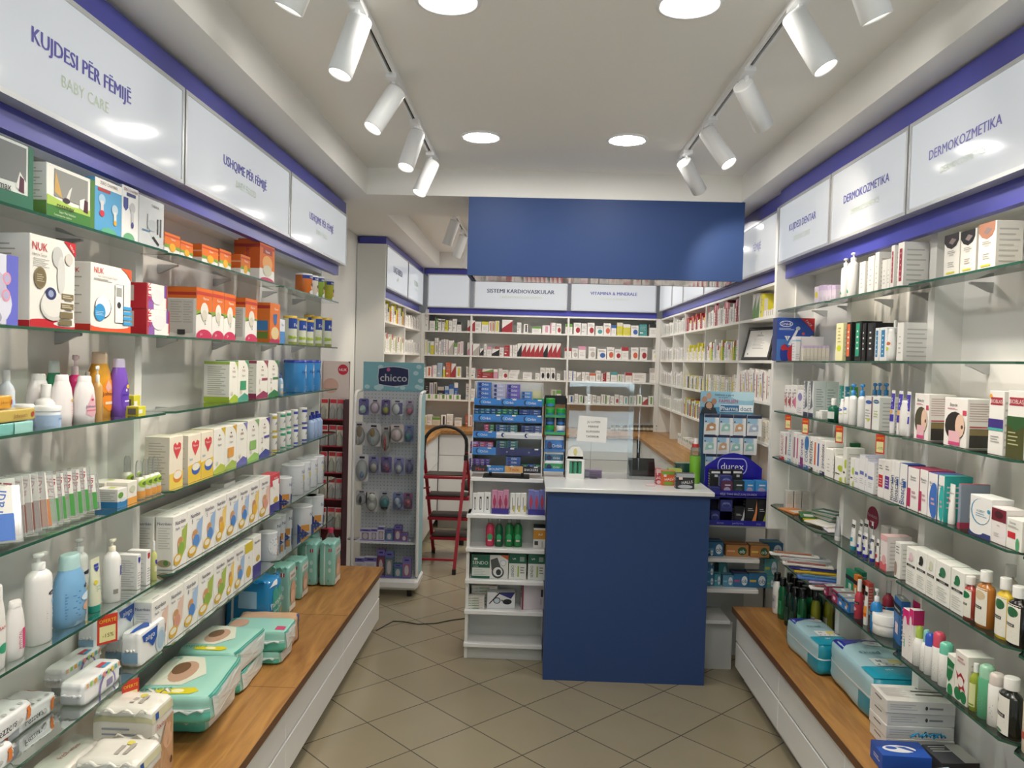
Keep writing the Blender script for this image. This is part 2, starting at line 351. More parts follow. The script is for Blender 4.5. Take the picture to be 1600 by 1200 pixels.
# ---------------------------------------------------------------- blue fascia runs
def fascia(name_label, top, bot):
    tag(G().box(*top, 'fascia_blue').obj('blue_fascia'), 'upper ' + name_label, 'fascia', 'blue fascia strips')
    if bot: tag(G().box(*bot, 'fascia_blue').obj('blue_fascia'), 'lower ' + name_label, 'fascia', 'blue fascia strips')
fascia('blue fascia strip framing the left light boxes', (XL + .001, -1.125, 1.39, 4.63, zh, ZS - .02), (-1.19, -1.16, 1.39, 4.62, 2.115, zl))
fascia('blue fascia strip framing the right light boxes near the camera', (1.255, XR - .001, 1.36, 4.10, zh, ZS - .01), (1.29, 1.32, 1.36, 4.09, 2.10, zl))
fascia('blue fascia strip over the far right light boxes', (1.28, XR - .001, 4.11, 7.99, zh, ZS - .006), (1.30, 1.32, 4.14, 7.98, 2.11, zl))
fascia('blue fascia strip over the far left light boxes', (XL + .01, -1.14, 5.98, 7.99, 2.50, ZS - .006), (-1.19, -1.17, 6.0, 7.98, 2.11, zl))
fascia('blue fascia strip over the back wall light boxes', (-1.13, 1.28, YBK + .01, YB - .01, 2.50, ZS - .006), (-1.09, 1.25, YBK + .03, YBK + .05, 2.105, zl - .01))
# ---------------------------------------------------------------- near shelving backs with uprights and brackets
LV = {'L': [1.955, 1.69, 1.448, 1.19, .92, .685], 'R': [1.934, 1.675, 1.42, 1.183, .933, .685]}
def bay(side, Y0, Y1, label, lv, xw, xd):
    """xw wall X, xd front X of dividers"""
    s = 1 if side == 'L' else -1
    t = thing('shelf_bay', label, 'shelving', (xw, (Y0 + Y1) / 2, 0), 0, f'white shelving bays on the {"left" if side == "L" else "right"} side')
    h = (Y1 - Y0) / 2; D = abs(xd - xw)
    G().box(min(0, s * .018), max(0, s * .018), -h, h, .39, zl, 'white_board').obj('back_panel', t)
    for y, nm_ in ((-h, 'upright'), (h - .022, 'upright')):
        G().box(min(s * .018, s * D), max(s * .018, s * D), y, y + .022, .386, zl - .001, 'white_board').obj(nm_, t)
    G().box(min(s * .018, s * (D - .002)), max(s * .018, s * (D - .002)), -h + .022, h - .022, zl - .05, zl - .03, 'white_board').obj('top_panel', t)
    for z in lv:
        for y in (-h * .45, h * .45):
            g = G(); z0 = z - .006
            g.prism([(s * .018, z0), (s * .018, z0 - .032), (s * .03, z0 - .03), (s * .075, z0 - .009), (s * .09, z0 - .006), (s * .09, z0)], y - .006, y + .006, 'steel', 'Y')
            g.obj('shelf_bracket', t)
    return t
bl = ['nearest', 'middle', 'farthest']
for i in range(3): bay('L', LB[i], LB[i + 1], f'{bl[i]} white shelving bay on the left wall', LV['L'], XL + .001, -1.257)
bl = ['nearest', 'second', 'third', 'farthest']
for i in range(4): bay('R', RB[i], RB[i + 1], f'{bl[i]} white shelving bay on the right wall', LV['R'], XR - .001, 1.345)
# right end panel of the near unit
G().box(1.25, XR - .001, 4.102, 4.138, .80, zh - .001, 'white_board').obj('end_panel'); tag(bpy.data.objects['end_panel'], 'white vertical end panel between dental bay and far shelving', 'panel')
def gshelf(side, Y0, Y1, z, xf, xb, label, group):
    g = G(); th = .007; c = .03; s = 1 if side == 'L' else -1
    a, b = Y0 + .004, Y1 - .004
    pts = [(xb, a), (xf - s * c, a), (xf, a + c), (xf, b - c), (xf - s * c, b), (xb, b)]
    n_ = len(pts); vs = [(x, y, z - th) for x, y in pts] + [(x, y, z) for x, y in pts]
    g.add(vs, [tuple(range(n_)), tuple(range(2 * n_ - 1, n_ - 1, -1))], 'shelf_glass')
    g.add(vs, [(i, i + n_, (i + 1) % n_ + n_, (i + 1) % n_) for i in range(n_)], 'glass_edge')
    tag(g.obj('glass_shelf'), label, 'shelf', group)
on = ['top', 'second', 'third', 'fourth', 'fifth', 'lowest']
for i in range(3):
    for k, z in enumerate(LV['L']):
        gshelf('L', LB[i], LB[i + 1], z, -1.15, -1.256, f'{on[k]} glass shelf in the {["nearest", "middle", "farthest"][i]} left bay', 'glass shelves on the left side')
for i in range(4):
    for k, z in enumerate(LV['R']):
        gshelf('R', RB[i], RB[i + 1], z, 1.25, 1.344, f'{on[k]} glass shelf in the {["nearest", "second", "third", "farthest"][i]} right bay', 'glass shelves on the right side')
# inner panes resting between uprights
# ---------------------------------------------------------------- drawer benches
def bench(side, Y0, Y1, xf, label, n=2):
    s = 1 if side == 'L' else -1; xw = (XL if side == 'L' else XR) + s * .002
    t = thing('drawer_cabinet', label, 'cabinet', (0, 0, 0), 0, f'white drawer cabinets under the {"left" if side == "L" else "right"} bench')
    xi = xf - s * .02
    G().box(min(xw, xi), max(xw, xi), Y0, Y1, .07, .352, 'white_board').obj('body', t)
    G().box(min(xw, xf - s * .05), max(xw, xf - s * .05), Y0, Y1, 0, .07, 'grey_panel').obj('plinth', t)
    for a, b in ((.075, .205), (.213, .343)):
        g = G(); lo, hi = sorted((xf, xi + s * .001)); g.bbox(lo, hi, Y0 + .0015, Y1 - .0015, a, b, 'gloss_white', .003)
        g.obj('drawer', t)
Ls = [1.2, 1.95, 2.84, 3.73, 4.62]; bn = ['nearest', 'second', 'third', 'farthest']
for i in range(4): bench('L', Ls[i], Ls[i + 1], -.875, f'{bn[i]} white drawer cabinet under the left oak bench')
Rs = [1.2, 1.95, 2.66, 3.37, 4.08]
for i in range(4): bench('R', Rs[i], Rs[i + 1], 1.10, f'{bn[i]} white drawer cabinet under the right oak bench')
def bench_top(x0, x1, xe, Y0, Y1, label):
    t = thing('bench_worktop', label, 'worktop', (0, 0, 0), 0, 'oak bench worktops')
    G().box(x0, x1, Y0, Y1, .355, .385, 'oak').obj('board', t)
    a, b = sorted((xe, xe + (.002 if xe > 0 else -.002) * -1)); G().box(a, b, Y0, Y1, .3545, .3853, 'oak_edge').obj('edge_band', t)
    g = G()
    for y in (2.9, 3.74, 2.06): 
        if x0 < 0: g.box(x0 + .01, x1 - .003, y, y + .002, .385, .3854, 'oak_edge')
    if g.v: g.obj('joint_line', t)
bench_top(XL + .001, -.857, -.857, 1.2, 4.635, 'long oak bench worktop along the left wall')
bench_top(1.082, XR - .001, 1.082, 1.2, 4.10, 'long oak bench worktop along the right wall')
# ---------------------------------------------------------------- hood over the counter
t = thing('blue_hood', 'large blue box hood hanging from the ceiling above the counter', 'hood', (.39, 4.63, 0))
hx = .775
G().box(-hx, hx, -.18, -.16, 2.118, ZS - .001, 'blue_board').obj('front_panel', t)
G().box(-hx, hx, .16, .18, 2.118, ZS - .001, 'blue_board').obj('rear_panel', t)
G().box(-hx, -hx + .02, -.16, .16, 2.118, ZS - .001, 'blue_board').obj('side_panel', t); G().box(hx - .02, hx, -.16, .16, 2.118, ZS - .001, 'blue_board').obj('side_panel', t)
mk('hood_under', 'b9b6d8', .08, coat=.6)
G().box(-hx + .03, hx - .03, -.155, .155, 2.1175, 2.125, 'hood_under').obj('underside', t)
# ---------------------------------------------------------------- ceiling lamps
for i, (x, y) in enumerate([(-.276, 3.79), (.422, 3.79), (-.281, 2.36), (.434, 2.36), (-.28, 1.0), (.43, 1.0)]):
    t = thing('recessed_downlight', ['round ceiling downlight on the left, close to the blue hood', 'round ceiling downlight on the right, close to the blue hood', 'round ceiling downlight cut by the top edge, left of the two', 'round ceiling downlight cut by the top edge, right of the two', 'round downlight overhead left', 'round downlight overhead right'][i], 'ceiling lamp', (x, y, ZT), 0, 'round downlights in the ceiling')
    g = G(); g.lathe([(0, .1), (-.006, .099), (-.008, .09), (-.006, .082), (0.0, .081)], 'lamp_white', 40, cap=(0, 0)); g.obj('trim_ring', t)
    G().lathe([(-.0055, .082), (-.004, .082)], 'down_glow', 40).obj('diffuser', t)
# track spots
def track(x, y0, y1, label):
    t = thing('light_track', label, 'light track', (x, 0, ZT), 0, 'ceiling light tracks')
    g = G(); g.box(-.018, -.006, y0, y1, -.02, 0, 'lamp_white'); g.box(.006, .018, y0, y1, -.02, 0, 'lamp_white'); g.box(-.006, .006, y0, y1, -.006, 0, 'black'); g.obj('rail', t)
track(-.552, .6, 4.22, 'white light track on the left of the ceiling tray'); track(.733, .6, 4.12, 'white light track on the right of the ceiling tray'); track(-.60, 5.4, 7.4, 'white light track in the rear ceiling tray')
def spotlamp(x, y, to, label, w, r=.037, ln=.185, group='white track spotlights', tint=(1, .87, .70), size=75):
    top = Vector((x, y, 2.625)); d = (Vector(to) - top).normalized()
    t = thing('track_spotlight', label, 'spotlight', (x, y, ZT), 0, group)
    q = d.to_track_quat('-Z', 'Y').to_matrix()
    G().box(-.02, .02, -.055, .055, -.034, -.014, 'lamp_white').obj('adapter', t)
    g = G(); g.box(-.006, .006, -.012, .012, -.085, -.034, 'lamp_white'); g.obj('arm', t)
    def lath(prof, k, cap=(1, 1), seg=28):
        g = G(); g.lathe(prof, k, seg, cap=cap); g.v = [tuple(q @ Vector(p) + (top - Vector((x, y, ZT)))) for p in g.v]; return g
    lath([(.025, r * .93), (.028, r * .98), (.02, r), (-ln + .025, r), (-ln + .023, r * .93), (-ln + .035, r * .86)], 'lamp_white', (1, 0)).obj('head', t)
    lath([(-ln + .034, r * .87), (-ln + .036, r * .87)], 'spot_glow').obj('lens', t)
    spot(top + d * (ln - .02), to, w, size, col=tint)
# head tops read from the photograph, aimed down the visible tilt
for side, rows, xt in (('left', [((571, 35), (543, 111)), ((627, 144), (593, 197)), ((659, 211), (643, 259)), ((681, 257), (662, 299))], -.552),
                       ('right', [((1233, 28), (1276, 100)), ((1157, 135), (1186, 193)), ((1104, 207), (1135, 252)), ((1071, 255), (1093, 295))], .733)):
    for i, (a, b) in enumerate(rows):
        A = at(a[0], a[1], 'Z', 2.64); ytilt = 0
        # choose the depth of the lower end so that the head is .17 long
        best = min(((abs((at(b[0], b[1], 'Y', A.y + dy) - A).length - .165), dy) for dy in [k * .01 for k in range(-12, 13)]))[1]
        B = at(b[0], b[1], 'Y', A.y + best); d = (B - A).normalized()
        spotlamp(xt, A.y, Vector((xt, A.y, 2.625)) + d * 2, f'{["nearest", "second", "third", "farthest"][i]} white track spotlight on the {side} ceiling track', SPOT_W)
for i, (x, y) in enumerate([(-.60, 5.75), (-.60, 6.45), (-.60, 7.15)]):
    spotlamp(x, y, (x - .35, y + .12, 1.6), f'{["nearest", "second", "farthest"][i]} white spotlight in the rear ceiling tray', 11, group='spotlights in the rear ceiling tray')
# spots nearer than the frame edge
for x, s in ((-.552, -1), (.733, 1)):
    for y in (1.1, 1.9): spotlamp(x, y, (x + s * .45, y + .1, 1.6), f'spotlight on the {"left" if s < 0 else "right"} track, above the camera {"" if y < 1.5 else "further in"}', SPOT_W, group='track spotlights out of frame')
# rear room lamps
for i, (x, y) in enumerate([(.0, 6.0), (.75, 6.0), (.0, 7.2), (.75, 7.2)]):
    t = thing('recessed_downlight', f'{["first", "second", "third", "fourth"][i]} downlight in the rear tray hidden by the hood', 'ceiling lamp', (x, y, ZT), 0, 'round downlights in the rear ceiling tray')
    G().lathe([(0, .1), (-.006, .099), (-.008, .09), (-.006, .082), (0.0, .081)], 'lamp_white', 40, cap=(0, 0)).obj('trim_ring', t)
    G().lathe([(-.0055, .082), (-.004, .082)], 'rear_glow', 40).obj('diffuser', t)

# ================================================================ street outside, seen only as a reflection in the acrylic screen
mk('asphalt', '7e7d7a', .9); mk('facade', '4c4a46', .8)
G().box(-14, 14, -16, YF - .101, -.16, -.06, 'asphalt').obj('ground', kind='structure')
g = G(); g.box(-14, 14, -12.4, -12.0, -.06, 7, 'facade'); fo = g.obj('street_facade', kind='structure')
for i in range(9): G().box(-12 + i * 2.8, -10.4 + i * 2.8, -12.0, -11.98, .8, 2.6, 'black_gloss').obj('window', fo)
def car():
    t = thing('parked_car', 'white car parked outside, seen only as a reflection in the acrylic screen', 'car', (.75, -4.3, -.06))
    half = [(-2.0, .32), (-2.05, .62), (-1.9, .82), (-1.15, .93), (-.45, 1.38), (.75, 1.42), (1.55, 1.02), (1.98, .90), (2.05, .55), (2.0, .32)]
    g = G(); rs = []
    for y, k in ((-.80, .93), (-.74, 1), (.74, 1), (.80, .93)): rs.append([(x * (1 if k == 1 else .985), y, .32 + (z - .32) * (k if z > .95 else 1)) for x, z in half])
    g.rings([r[::-1] for r in rs], 'ge8eaec', False); g.obj('body', t)
    for y in (-.806, .806):
        g = G(); g.prism([(-1.0, .95), (-.42, 1.30), (.10, 1.33), (.10, .95)], y - .004, y + .004, 'black_gloss', 'Y'); g.obj('side_window', t)
        g = G(); g.prism([(.16, .95), (.16, 1.33), (.70, 1.33), (1.2, 1.0), (1.15, .95)], y - .004, y + .004, 'black_gloss', 'Y'); g.obj('side_window', t)
        for x in (-1.3, 1.3):
            g = G(); rr = [[(x + r_ * math.cos(a * math.pi / 14), y + q, .33 + r_ * math.sin(a * math.pi / 14)) for a in range(28)] for r_, q in ((.33, -.09), (.33, .03), (.2, .035), (.18, .02), (.02, .03))]
            g.rings(rr if y > 0 else [[(p[0], 2 * y - p[1], p[2]) for p in r] for r in rr], 'rubber'); w = g.obj('wheel', t)
            g = G(); g.rings([[(x + r_ * math.cos(a * math.pi / 14), y + (q if y > 0 else -q), .33 + r_ * math.sin(a * math.pi / 14)) for a in range(28)] for r_, q in ((.19, .036), (.05, .045))], 'alu', False); g.obj('hubcap', w)
car()
# ================================================================ goods: builders
MESHES = {}
def cached(key, fn):
    if key not in MESHES: MESHES[key] = fn()
    return MESHES[key]
def carton_mesh(D, w, d, h):
    g = G(); g.bbox(-w / 2, w / 2, -d / 2, d / 2, 0, h, D.get('b', 'f0efea'), .0012)
    deco(g, face_front(w, d, h), w, h, D.get('f', ()))
    for S in (face_right(w, d, h), face_left(w, d, h)): deco(g, S, d, h, D.get('s', ()))
    deco(g, face_top(w, d, h), w, d, D.get('t', ()))
    return g.mesh(D['n'])
SHP = {  # profile of (z, r) up to the shoulder, then cap (radius, share of height)
 'oval': ([(0, .80), (.02, .92), (.25, 1), (.6, .98), (.85, .84), (1, .62)], ('wide', .60, .17), .55),
 'drop': ([(0, .78), (.03, .9), (.25, 1), (.55, .93), (.85, .66), (1, .5)], ('wide', .46, .14), .6),
 'round': ([(0, .90), (.02, 1), (.80, 1), (.90, .80), (.95, .50), (1, .42)], ('screw', .46, .16), 1),
 'square': ([(0, .94), (.02, 1), (.84, 1), (.90, .82), (.94, .48), (1, .42)], ('screw', .48, .17), .62),
 'pump': ([(0, .92), (.02, 1), (.86, 1), (.92, .94), (.96, .75), (1, .42)], ('pump', .42, .2), .75),
 'pumpr': ([(0, .92), (.02, 1), (.84, 1), (.92, .85), (.97, .6), (1, .42)], ('pump', .42, .24), 1),
 'dome': ([(0, .9), (.015, 1), (.97, 1), (1, .97)], ('wide', .98, .28), 1),
 'spray': ([(0, .9), (.02, 1), (.80, 1), (.92, .8), (1, .5)], ('dome', .56, .26), 1),
 'deo': ([(0, .88), (.02, .95), (.9, 1), (1, .96)], ('dome', 1.02, .30), 1),
 'aero': ([(0, .95), (.01, 1), (.97, 1), (1, .9)], ('dome', .92, .2), 1),
 'can': ([(0, .98), (.01, 1), (.97, 1), (1, 1)], ('lid', 1.03, .08), 1),
 'jar': ([(0, .94), (.04, 1), (.96, 1), (1, .96)], ('lid', 1.05, .42), 1),
 'cup': ([(0, .86), (.02, .9), (1, 1)], ('lid', 1.02, .10), 1),
 'wash': ([(0, .9), (.03, 1), (.3, 1), (.36, .92), (.44, .98), (.80, 1), (.93, .8), (1, .5)], ('screw', .5, .16), .68),
 'pwd': ([(0, .92), (.02, 1), (.9, .9), (1, .6)], ('screw', .62, .12), .7),
}
def bottle_parts(D, w, h):
    prof, (ct, cr, ch), flat = SHP[D['sh']]; ch = D.get('ch', ch); flat = D.get('flat', flat)
    rx = w / 2; ry = rx * flat; hb = h * (1 - ch); seg = 22; out = []
    g = G(); g.lathe([(z * hb, r * rx, r * ry) for z, r in prof], D.get('b', 'gf2f2f0'), seg)
    if D.get('liq'):                      # liquid level seen through a clear body
        pass
    v0, v1 = D.get('lz', (.12, .72)); span = math.radians(D.get('span', 130))
    def R(z):
        z = max(0, min(1, z))
        for (a, p), (b, q) in zip(prof, prof[1:]):
            if z <= b: return p + (q - p) * ((z - a) / (b - a) if b > a else 0)
        return prof[-1][1]
    def S(u, v, o):
        a = -math.pi / 2 + (u - .5) * span; z = v0 + (v1 - v0) * v; r = R(z) + .012
        return ((r * rx + o) * math.cos(a), (r * ry + o) * math.sin(a), z * hb)
    deco(g, S, rx * span * (.5 + .5 * flat), hb * (v1 - v0), D.get('f', ()), 8, 8, .0004)
    out.append(('body', g.mesh('body')))
    c = D.get('c', 'gf4f4f2')
    if ct in ('wide', 'screw', 'lid'):
        r = cr * rx; r2 = max(cr * ry, r * .6 if ct == 'wide' else r) if flat < 1 else r
        if ct == 'screw': r2 = r
        z0 = hb - (.0 if ct != 'lid' else h * ch * .05)
        g = G()
        if ct == 'wide': g.lathe([(z0, r * 1.06, r2 * 1.06), (z0 + (h - z0) * .75, r, r2), (h - .002, r * .93, r2 * .93), (h, r * .86, r2 * .86)], c, seg)
        else:
            g.lathe([(z0, r, r2), (h - .0025, r, r2), (h - .0005, r * .95, r2 * .95), (h, r * .9, r2 * .9)], c, seg)
        out.append(('lid' if ct == 'lid' else 'cap', g.mesh('cap')))
    elif ct == 'dome':
        r = cr * rx; hh = h - hb
        g = G().lathe([(hb, r, r), (hb + hh * .72, r * .99, r * .99), (hb + hh * .9, r * .86, r * .86), (h, r * .55, r * .55)], c, seg); out.append(('cap', g.mesh('cap')))
    elif ct == 'pump':
        r = cr * rx * .95; hh = h - hb; g = G()
        g.lathe([(hb, r, r), (hb + hh * .42, r, r), (hb + hh * .45, r * .5, r * .5)], c, 16); g.lathe([(hb + hh * .4, r * .34), (hb + hh * .74, r * .34)], c, 10)
        g.lathe([(hb + hh * .72, r * .45), (hb + hh * .78, r * .85), (hb + hh * .95, r * .85), (h, r * .6)], c, 14)
        g.rings([[(x, y, z) for y, z in ((-r * .3, hb + hh * .80), (r * .3, hb + hh * .80), (r * .3, hb + hh * .96), (-r * .3, hb + hh * .96))] for x in (0, D.get('noz', -1) * r * 1.9)], c, False)
        out.append(('pump', g.mesh('pump')))
    return out
def tube_parts(D, w, h):
    """cosmetic tube standing on its cap"""
    rx = w / 2; ch = D.get('ch', .14); z0 = h * ch; out = []
    L = [(0, .98, .62), (.15, 1, .60), (.5, 1.0, .42), (.85, 1.0, .14), (.93, 1.0, .05), (1, 1.0, .04)]
    g = G(); g.lathe([(z0 + (h - z0) * z, a * rx, b * rx) for z, a, b in L], D.get('b', 'gf4f3f0'), 20)
    def R(z):
        for p, q in zip(L, L[1:]):
            if z <= q[0]: t = (z - p[0]) / (q[0] - p[0]); return p[1] + (q[1] - p[1]) * t, p[2] + (q[2] - p[2]) * t
        return L[-1][1:]
    span = math.radians(130)
    def S(u, v, o):
        a = -math.pi / 2 + (u - .5) * span; z = .08 + .84 * v; p, q = R(z)
        return ((p * rx + o) * math.cos(a), (q * rx + .0008 + o) * math.sin(a), z0 + (h - z0) * z)
    deco(g, S, w * .9, (h - z0) * .84, D.get('f', ()), 6, 8, .0004); out.append(('body', g.mesh('body')))
    out.append(('cap', G().lathe([(0, rx * .9, rx * .6), (.002, rx * .94, rx * .62), (z0, rx * .96, rx * .62)], D.get('c', 'gf4f4f2'), 20).mesh('cap'))); return out
# soft packs: a rounded box blown out a little, with crimped seams at both ends
def pack_surface(w, d, h, n, seed, amp):
    rnd = random.Random(seed); ph = [rnd.uniform(0, 6.28) for _ in range(6)]
    def P(x, y, z):
        nn = (abs(x) ** n + abs(y) ** n + abs(z) ** n) ** (1 / n); k = max(abs(x), abs(y), abs(z)) / nn
        x, y, z = x * k, y * k, z * k
        wv = 1 + amp * (math.sin(5 * x + 3.1 * z + ph[0]) * .5 + math.sin(7.3 * y - 4 * x + ph[1]) * .4 + math.sin(13 * z + 9 * x + ph[2]) * .3 + math.sin(17 * x - 11 * y + ph[3]) * .18)
        return (x * wv * w / 2, y * wv * d / 2, h / 2 + z * wv * h / 2)
    return P
def pack_mesh(D, w, d, h):
    n = D.get('n_', 6) * 1.9; P = pack_surface(w, d, h, n, D.get('seed', 3), D.get('amp', .03)); g = G(); N = 12; body = D.get('b', 'pf2f2f0')
    axes = [lambda a, b: (a, -1, b), lambda a, b: (-a, 1, b), lambda a, b: (1, a, b), lambda a, b: (-1, -a, b), lambda a, b: (a, b, 1), lambda a, b: (a, -b, -1)]
    for A in axes:
        vs = [P(*A(-1 + 2 * i / N, -1 + 2 * j / N)) for j in range(N + 1) for i in range(N + 1)]
        g.add(vs, [(j * (N + 1) + i, j * (N + 1) + i + 1, (j + 1) * (N + 1) + i + 1, (j + 1) * (N + 1) + i) for j in range(N) for i in range(N)], body, True)
    def mkS(A):
        def S(u, v, o):
            q = A(-1 + 2 * u, -1 + 2 * v); p = P(*q); c = (0, 0, h / 2); L = math.sqrt(sum((p[i] - c[i]) ** 2 for i in range(3))) or 1
            k = 1 + (o * 2.2 + .0008) / L; return tuple(c[i] + (p[i] - c[i]) * k for i in range(3))
        return S
    for key, A, (W, H) in (('f', axes[0], (w, h)), ('s', axes[2], (d, h)), ('s', axes[3], (d, h)), ('t', axes[4], (w, d)), ('bk', axes[1], (w, h))):
        deco(g, mkS(A), W, H, D.get(key, ()), 10, 10)
    fin = D.get('fin', .012)
    if fin:
        zz = D.get('finz', .5); fw = D.get('finw', .8)
        for sx in (-1, 1):
            m_ = 14; vs = []
            for i in range(m_ + 1):
                y = (-.5 + i / m_) * d * fw; zc = h * (zz + .03 * math.sin(i * 1.3)); x = sx * (w / 2 * .97); e = fin * (1 + .25 * math.sin(i * 2.1 + 1))
                vs += [(x, y, zc - .0015), (x, y, zc + .0015), (x + sx * e, y, zc + .004 * math.sin(i * 1.7))]
            g.add(vs, [(3 * i, 3 * i + 3, 3 * i + 5, 3 * i + 2) for i in range(m_)] + [(3 * i + 1, 3 * i + 2, 3 * i + 5, 3 * i + 4) for i in range(m_)], D.get('finc', body), True)
    return g.mesh(D['n'])
def stand(o, side, c, z, extra=0):
    o.location = (c[0], c[1], z); o.rotation_euler = (0, 0, {'L': math.pi / 2, 'R': -math.pi / 2, 'B': 0}[side] + extra)
CAT = {}
def make(D, w, d, h, side, c, z, label, ctx, rot=0, order=None, group=None):
    """one thing of design D, w wide, d deep, h high, its base centre at c, z"""
    w, d, h = round(w, 3), round(d, 3), round(h, 3); k = D.get('k', 'carton'); key = (id(D), w, d, h)
    if k in ('carton', 'pack'):
        me = cached(key, lambda: (carton_mesh if k == 'carton' else pack_mesh)(D, w, d, h))
        o = link(D['n'], me); tag(o, label, D.get('cat', 'box'), group, ctx, order)
    else:
        parts = cached(key, lambda: (bottle_parts if k == 'bottle' else tube_parts)(D, w, h))
        o = thing(D['n'], label, D.get('cat', 'bottle'), group=group, ctx=ctx, order=order)
        for nm_, me in parts: link(nm_, me, o)
    stand(o, side, c, z, rot + D.get('rot', 0)); return o
class Row:
    """goods along a shelf: edges read in the photograph on the shelf's front plane"""
    def __init__(s, side, z, xf, crop, ctx): s.side, s.z, s.xf, s.crop, s.ctx = side, z, xf, crop, ctx
    def px(s, x, y): return s.crop[0] + x * s.crop[2], s.crop[1] + y * s.crop[2]
    def __call__(s, D, x0, yt, x1, label=None, **kw):
        X = kw.get('xf', s.xf); z = s.z + kw.get('dz', 0) + .0006; sg = -1 if s.side == 'L' else 1
        rot = math.radians(kw.get('rot', 0)); label = label or D['l']
        (a, b), (c, _) = s.px(x0, yt), s.px(x1, yt)
        if s.side in 'LR' and D.get('k', 'carton') in ('carton', 'pack'):
            Y0 = solve(a, None, (X, 0, z), 1); Y1 = solve(c, None, (X, 0, z), 1)
            h = kw.get('h') or solve(None, b, (X, Y0, 0), 2) - z; w = abs(Y1 - Y0); d = kw.get('d', D.get('d', .06))
            cc = (X + sg * d / 2, (Y0 + Y1) / 2)
            if s.side == 'L' and cc[0] - d / 2 < XL + .021: cc = (XL + .021 + d / 2, cc[1])
        elif s.side == 'B' and D.get('k', 'carton') in ('carton', 'pack'):
            X0 = solve(a, None, (0, X, z), 0); X1 = solve(c, None, (0, X, z), 0); h = kw.get('h') or solve(None, b, (X0, X, 0), 2) - z
            w = abs(X1 - X0); d = kw.get('d', D.get('d', .06)); cc = ((X0 + X1) / 2, X + d / 2)
        else:
            mid = (a + c) / 2
            if s.side == 'B':
                X0 = solve(mid, None, (0, X, z), 0); w = kw.get('w') or abs(c - a) * X / F; h = kw.get('h') or solve(None, b, (X0, X, 0), 2) - z; cc = (X0, X + w / 2)
            else:
                w = .05
                for _ in range(4):
                    fl = 1 if D.get('k') == 'tube' else SHP[D['sh']][2] if D.get('k') == 'bottle' else 1
                    Xc = X + sg * w * .5 * fl; Y = solve(mid, None, (Xc, 0, z), 1)
                    # silhouette of an ellipse seen obliquely
                    al = math.atan2(Y, abs(Xc)); eff = math.sqrt((math.cos(al)) ** 2 + (fl * math.sin(al)) ** 2) if s.side in 'LR' else 1
                    eff = math.sqrt((abs(Xc) / math.hypot(Xc, Y)) ** 2 + (fl * Y / math.hypot(Xc, Y)) ** 2)
                    w = kw.get('w') or abs(c - a) * Y / F / max(eff, .35)
                h = kw.get('h') or solve(None, b, (Xc, Y, 0), 2) - z; cc = (Xc, Y)
            d = w
        return make(D, w, d, h, s.side, cc, z, label, s.ctx, rot, order=kw.get('order', cc[0] if s.side == 'B' else None), group=kw.get('group'))
def C(n, l, b='f0efea', **kw): return dict(n=n, l=l, b=b, **kw)
TXTC = '8b8d92'
def lines(v0, v1, n=5, u0=.12, u1=.88, c='a9a9a6'): return ('l', u0, v0, u1, v1, n, c)
def plain(n, l, b='f0efea', top=None, band=None, txt=None, tc='3a3c66', vert=False, acc=None, side='c9c8c3', cat='box', d=.05, th=.1, tv=.74, img=None):
    f = []; s = [lines(.12, .86, 7, c=side)]
    if band: f.append(('r', 0, band[0], 1, band[1], band[2])); s.insert(0, ('r', 0, band[0], 1, band[1], band[2]))
    if img: f.append(('e', .5, img[0], .36, img[1], img[2]))
    if txt: f.append(('t', .5, .5, .12, txt, tc, .84, 90) if vert else ('t', .5, tv, th, txt, tc))
    if acc: f.append(('r',) + acc)
    f.append(lines(.1, .3, 3, c='b4b4b0'))
    return dict(n=n, l=l, b=b, f=f, s=s, cat=cat, d=d)
# ================================================================ LEFT WALL
A1 = (0, 200, .25); A2 = (230, 320, .23326); A3 = (0, 500, .18337); A4 = (220, 540, .2); A5 = (0, 680, .18337); A6 = (210, 700, .23338); A7 = (0, 820, .31674); A8 = (230, 850, .29163)
XFL = -1.166
z1, z2, z3, z4, z5, z6 = LV['L']
# ---- top shelf
r = Row('L', z1, XFL, A1, 'on the top left shelf')
neb = C('nebulizer_box', 'green and white baby nebulizer box with clear window', 'e9ebe6', d=.1, t=(('r', 0, 0, 1, 1, 'b9c4bd'),),
  f=[('r', 0, 0, 1, .24, '3f7d35'), ('r', .9, 0, 1, 1, '4f7f3a'), ('p', 'a9c85a', [(0, .24), (.9, .24), (.9, .36), (.5, .32), (0, .42)]), ('p', '8d8f8c', [(.14, .42), (.84, .40), (.84, .93), (.14, .93)]), ('p', 'd9d9d4', [(.36, .40), (.44, .44), (.5, .7), (.44, .62)]),
     ('p', 'c9a35c', [(.14, .5), (.3, .42), (.16, .9)]), ('p', 'eceee8', [(.66, .34), (.84, .3), (.86, .46), (.76, .56), (.66, .5)]), ('p', '4a2230', [(.74, .30), (.84, .28), (.84, .52), (.76, .54)]),
     ('e', .38, .40, .07, .05, '3a3038'), ('t', .36, .27, .12, 'rossmax', '2b2b31', .56), ('t', .4, .15, .045, 'Super Mini Nebulizer', 'dfe8d2', .6), ('t', .3, .08, .04, 'Compressor for children', 'dfe8d2', .6)],
  s=[('r', 0, 0, 1, .3, '6f9a52'), lines(.35, .9, 10, c='a9b5ae')], cat='box')
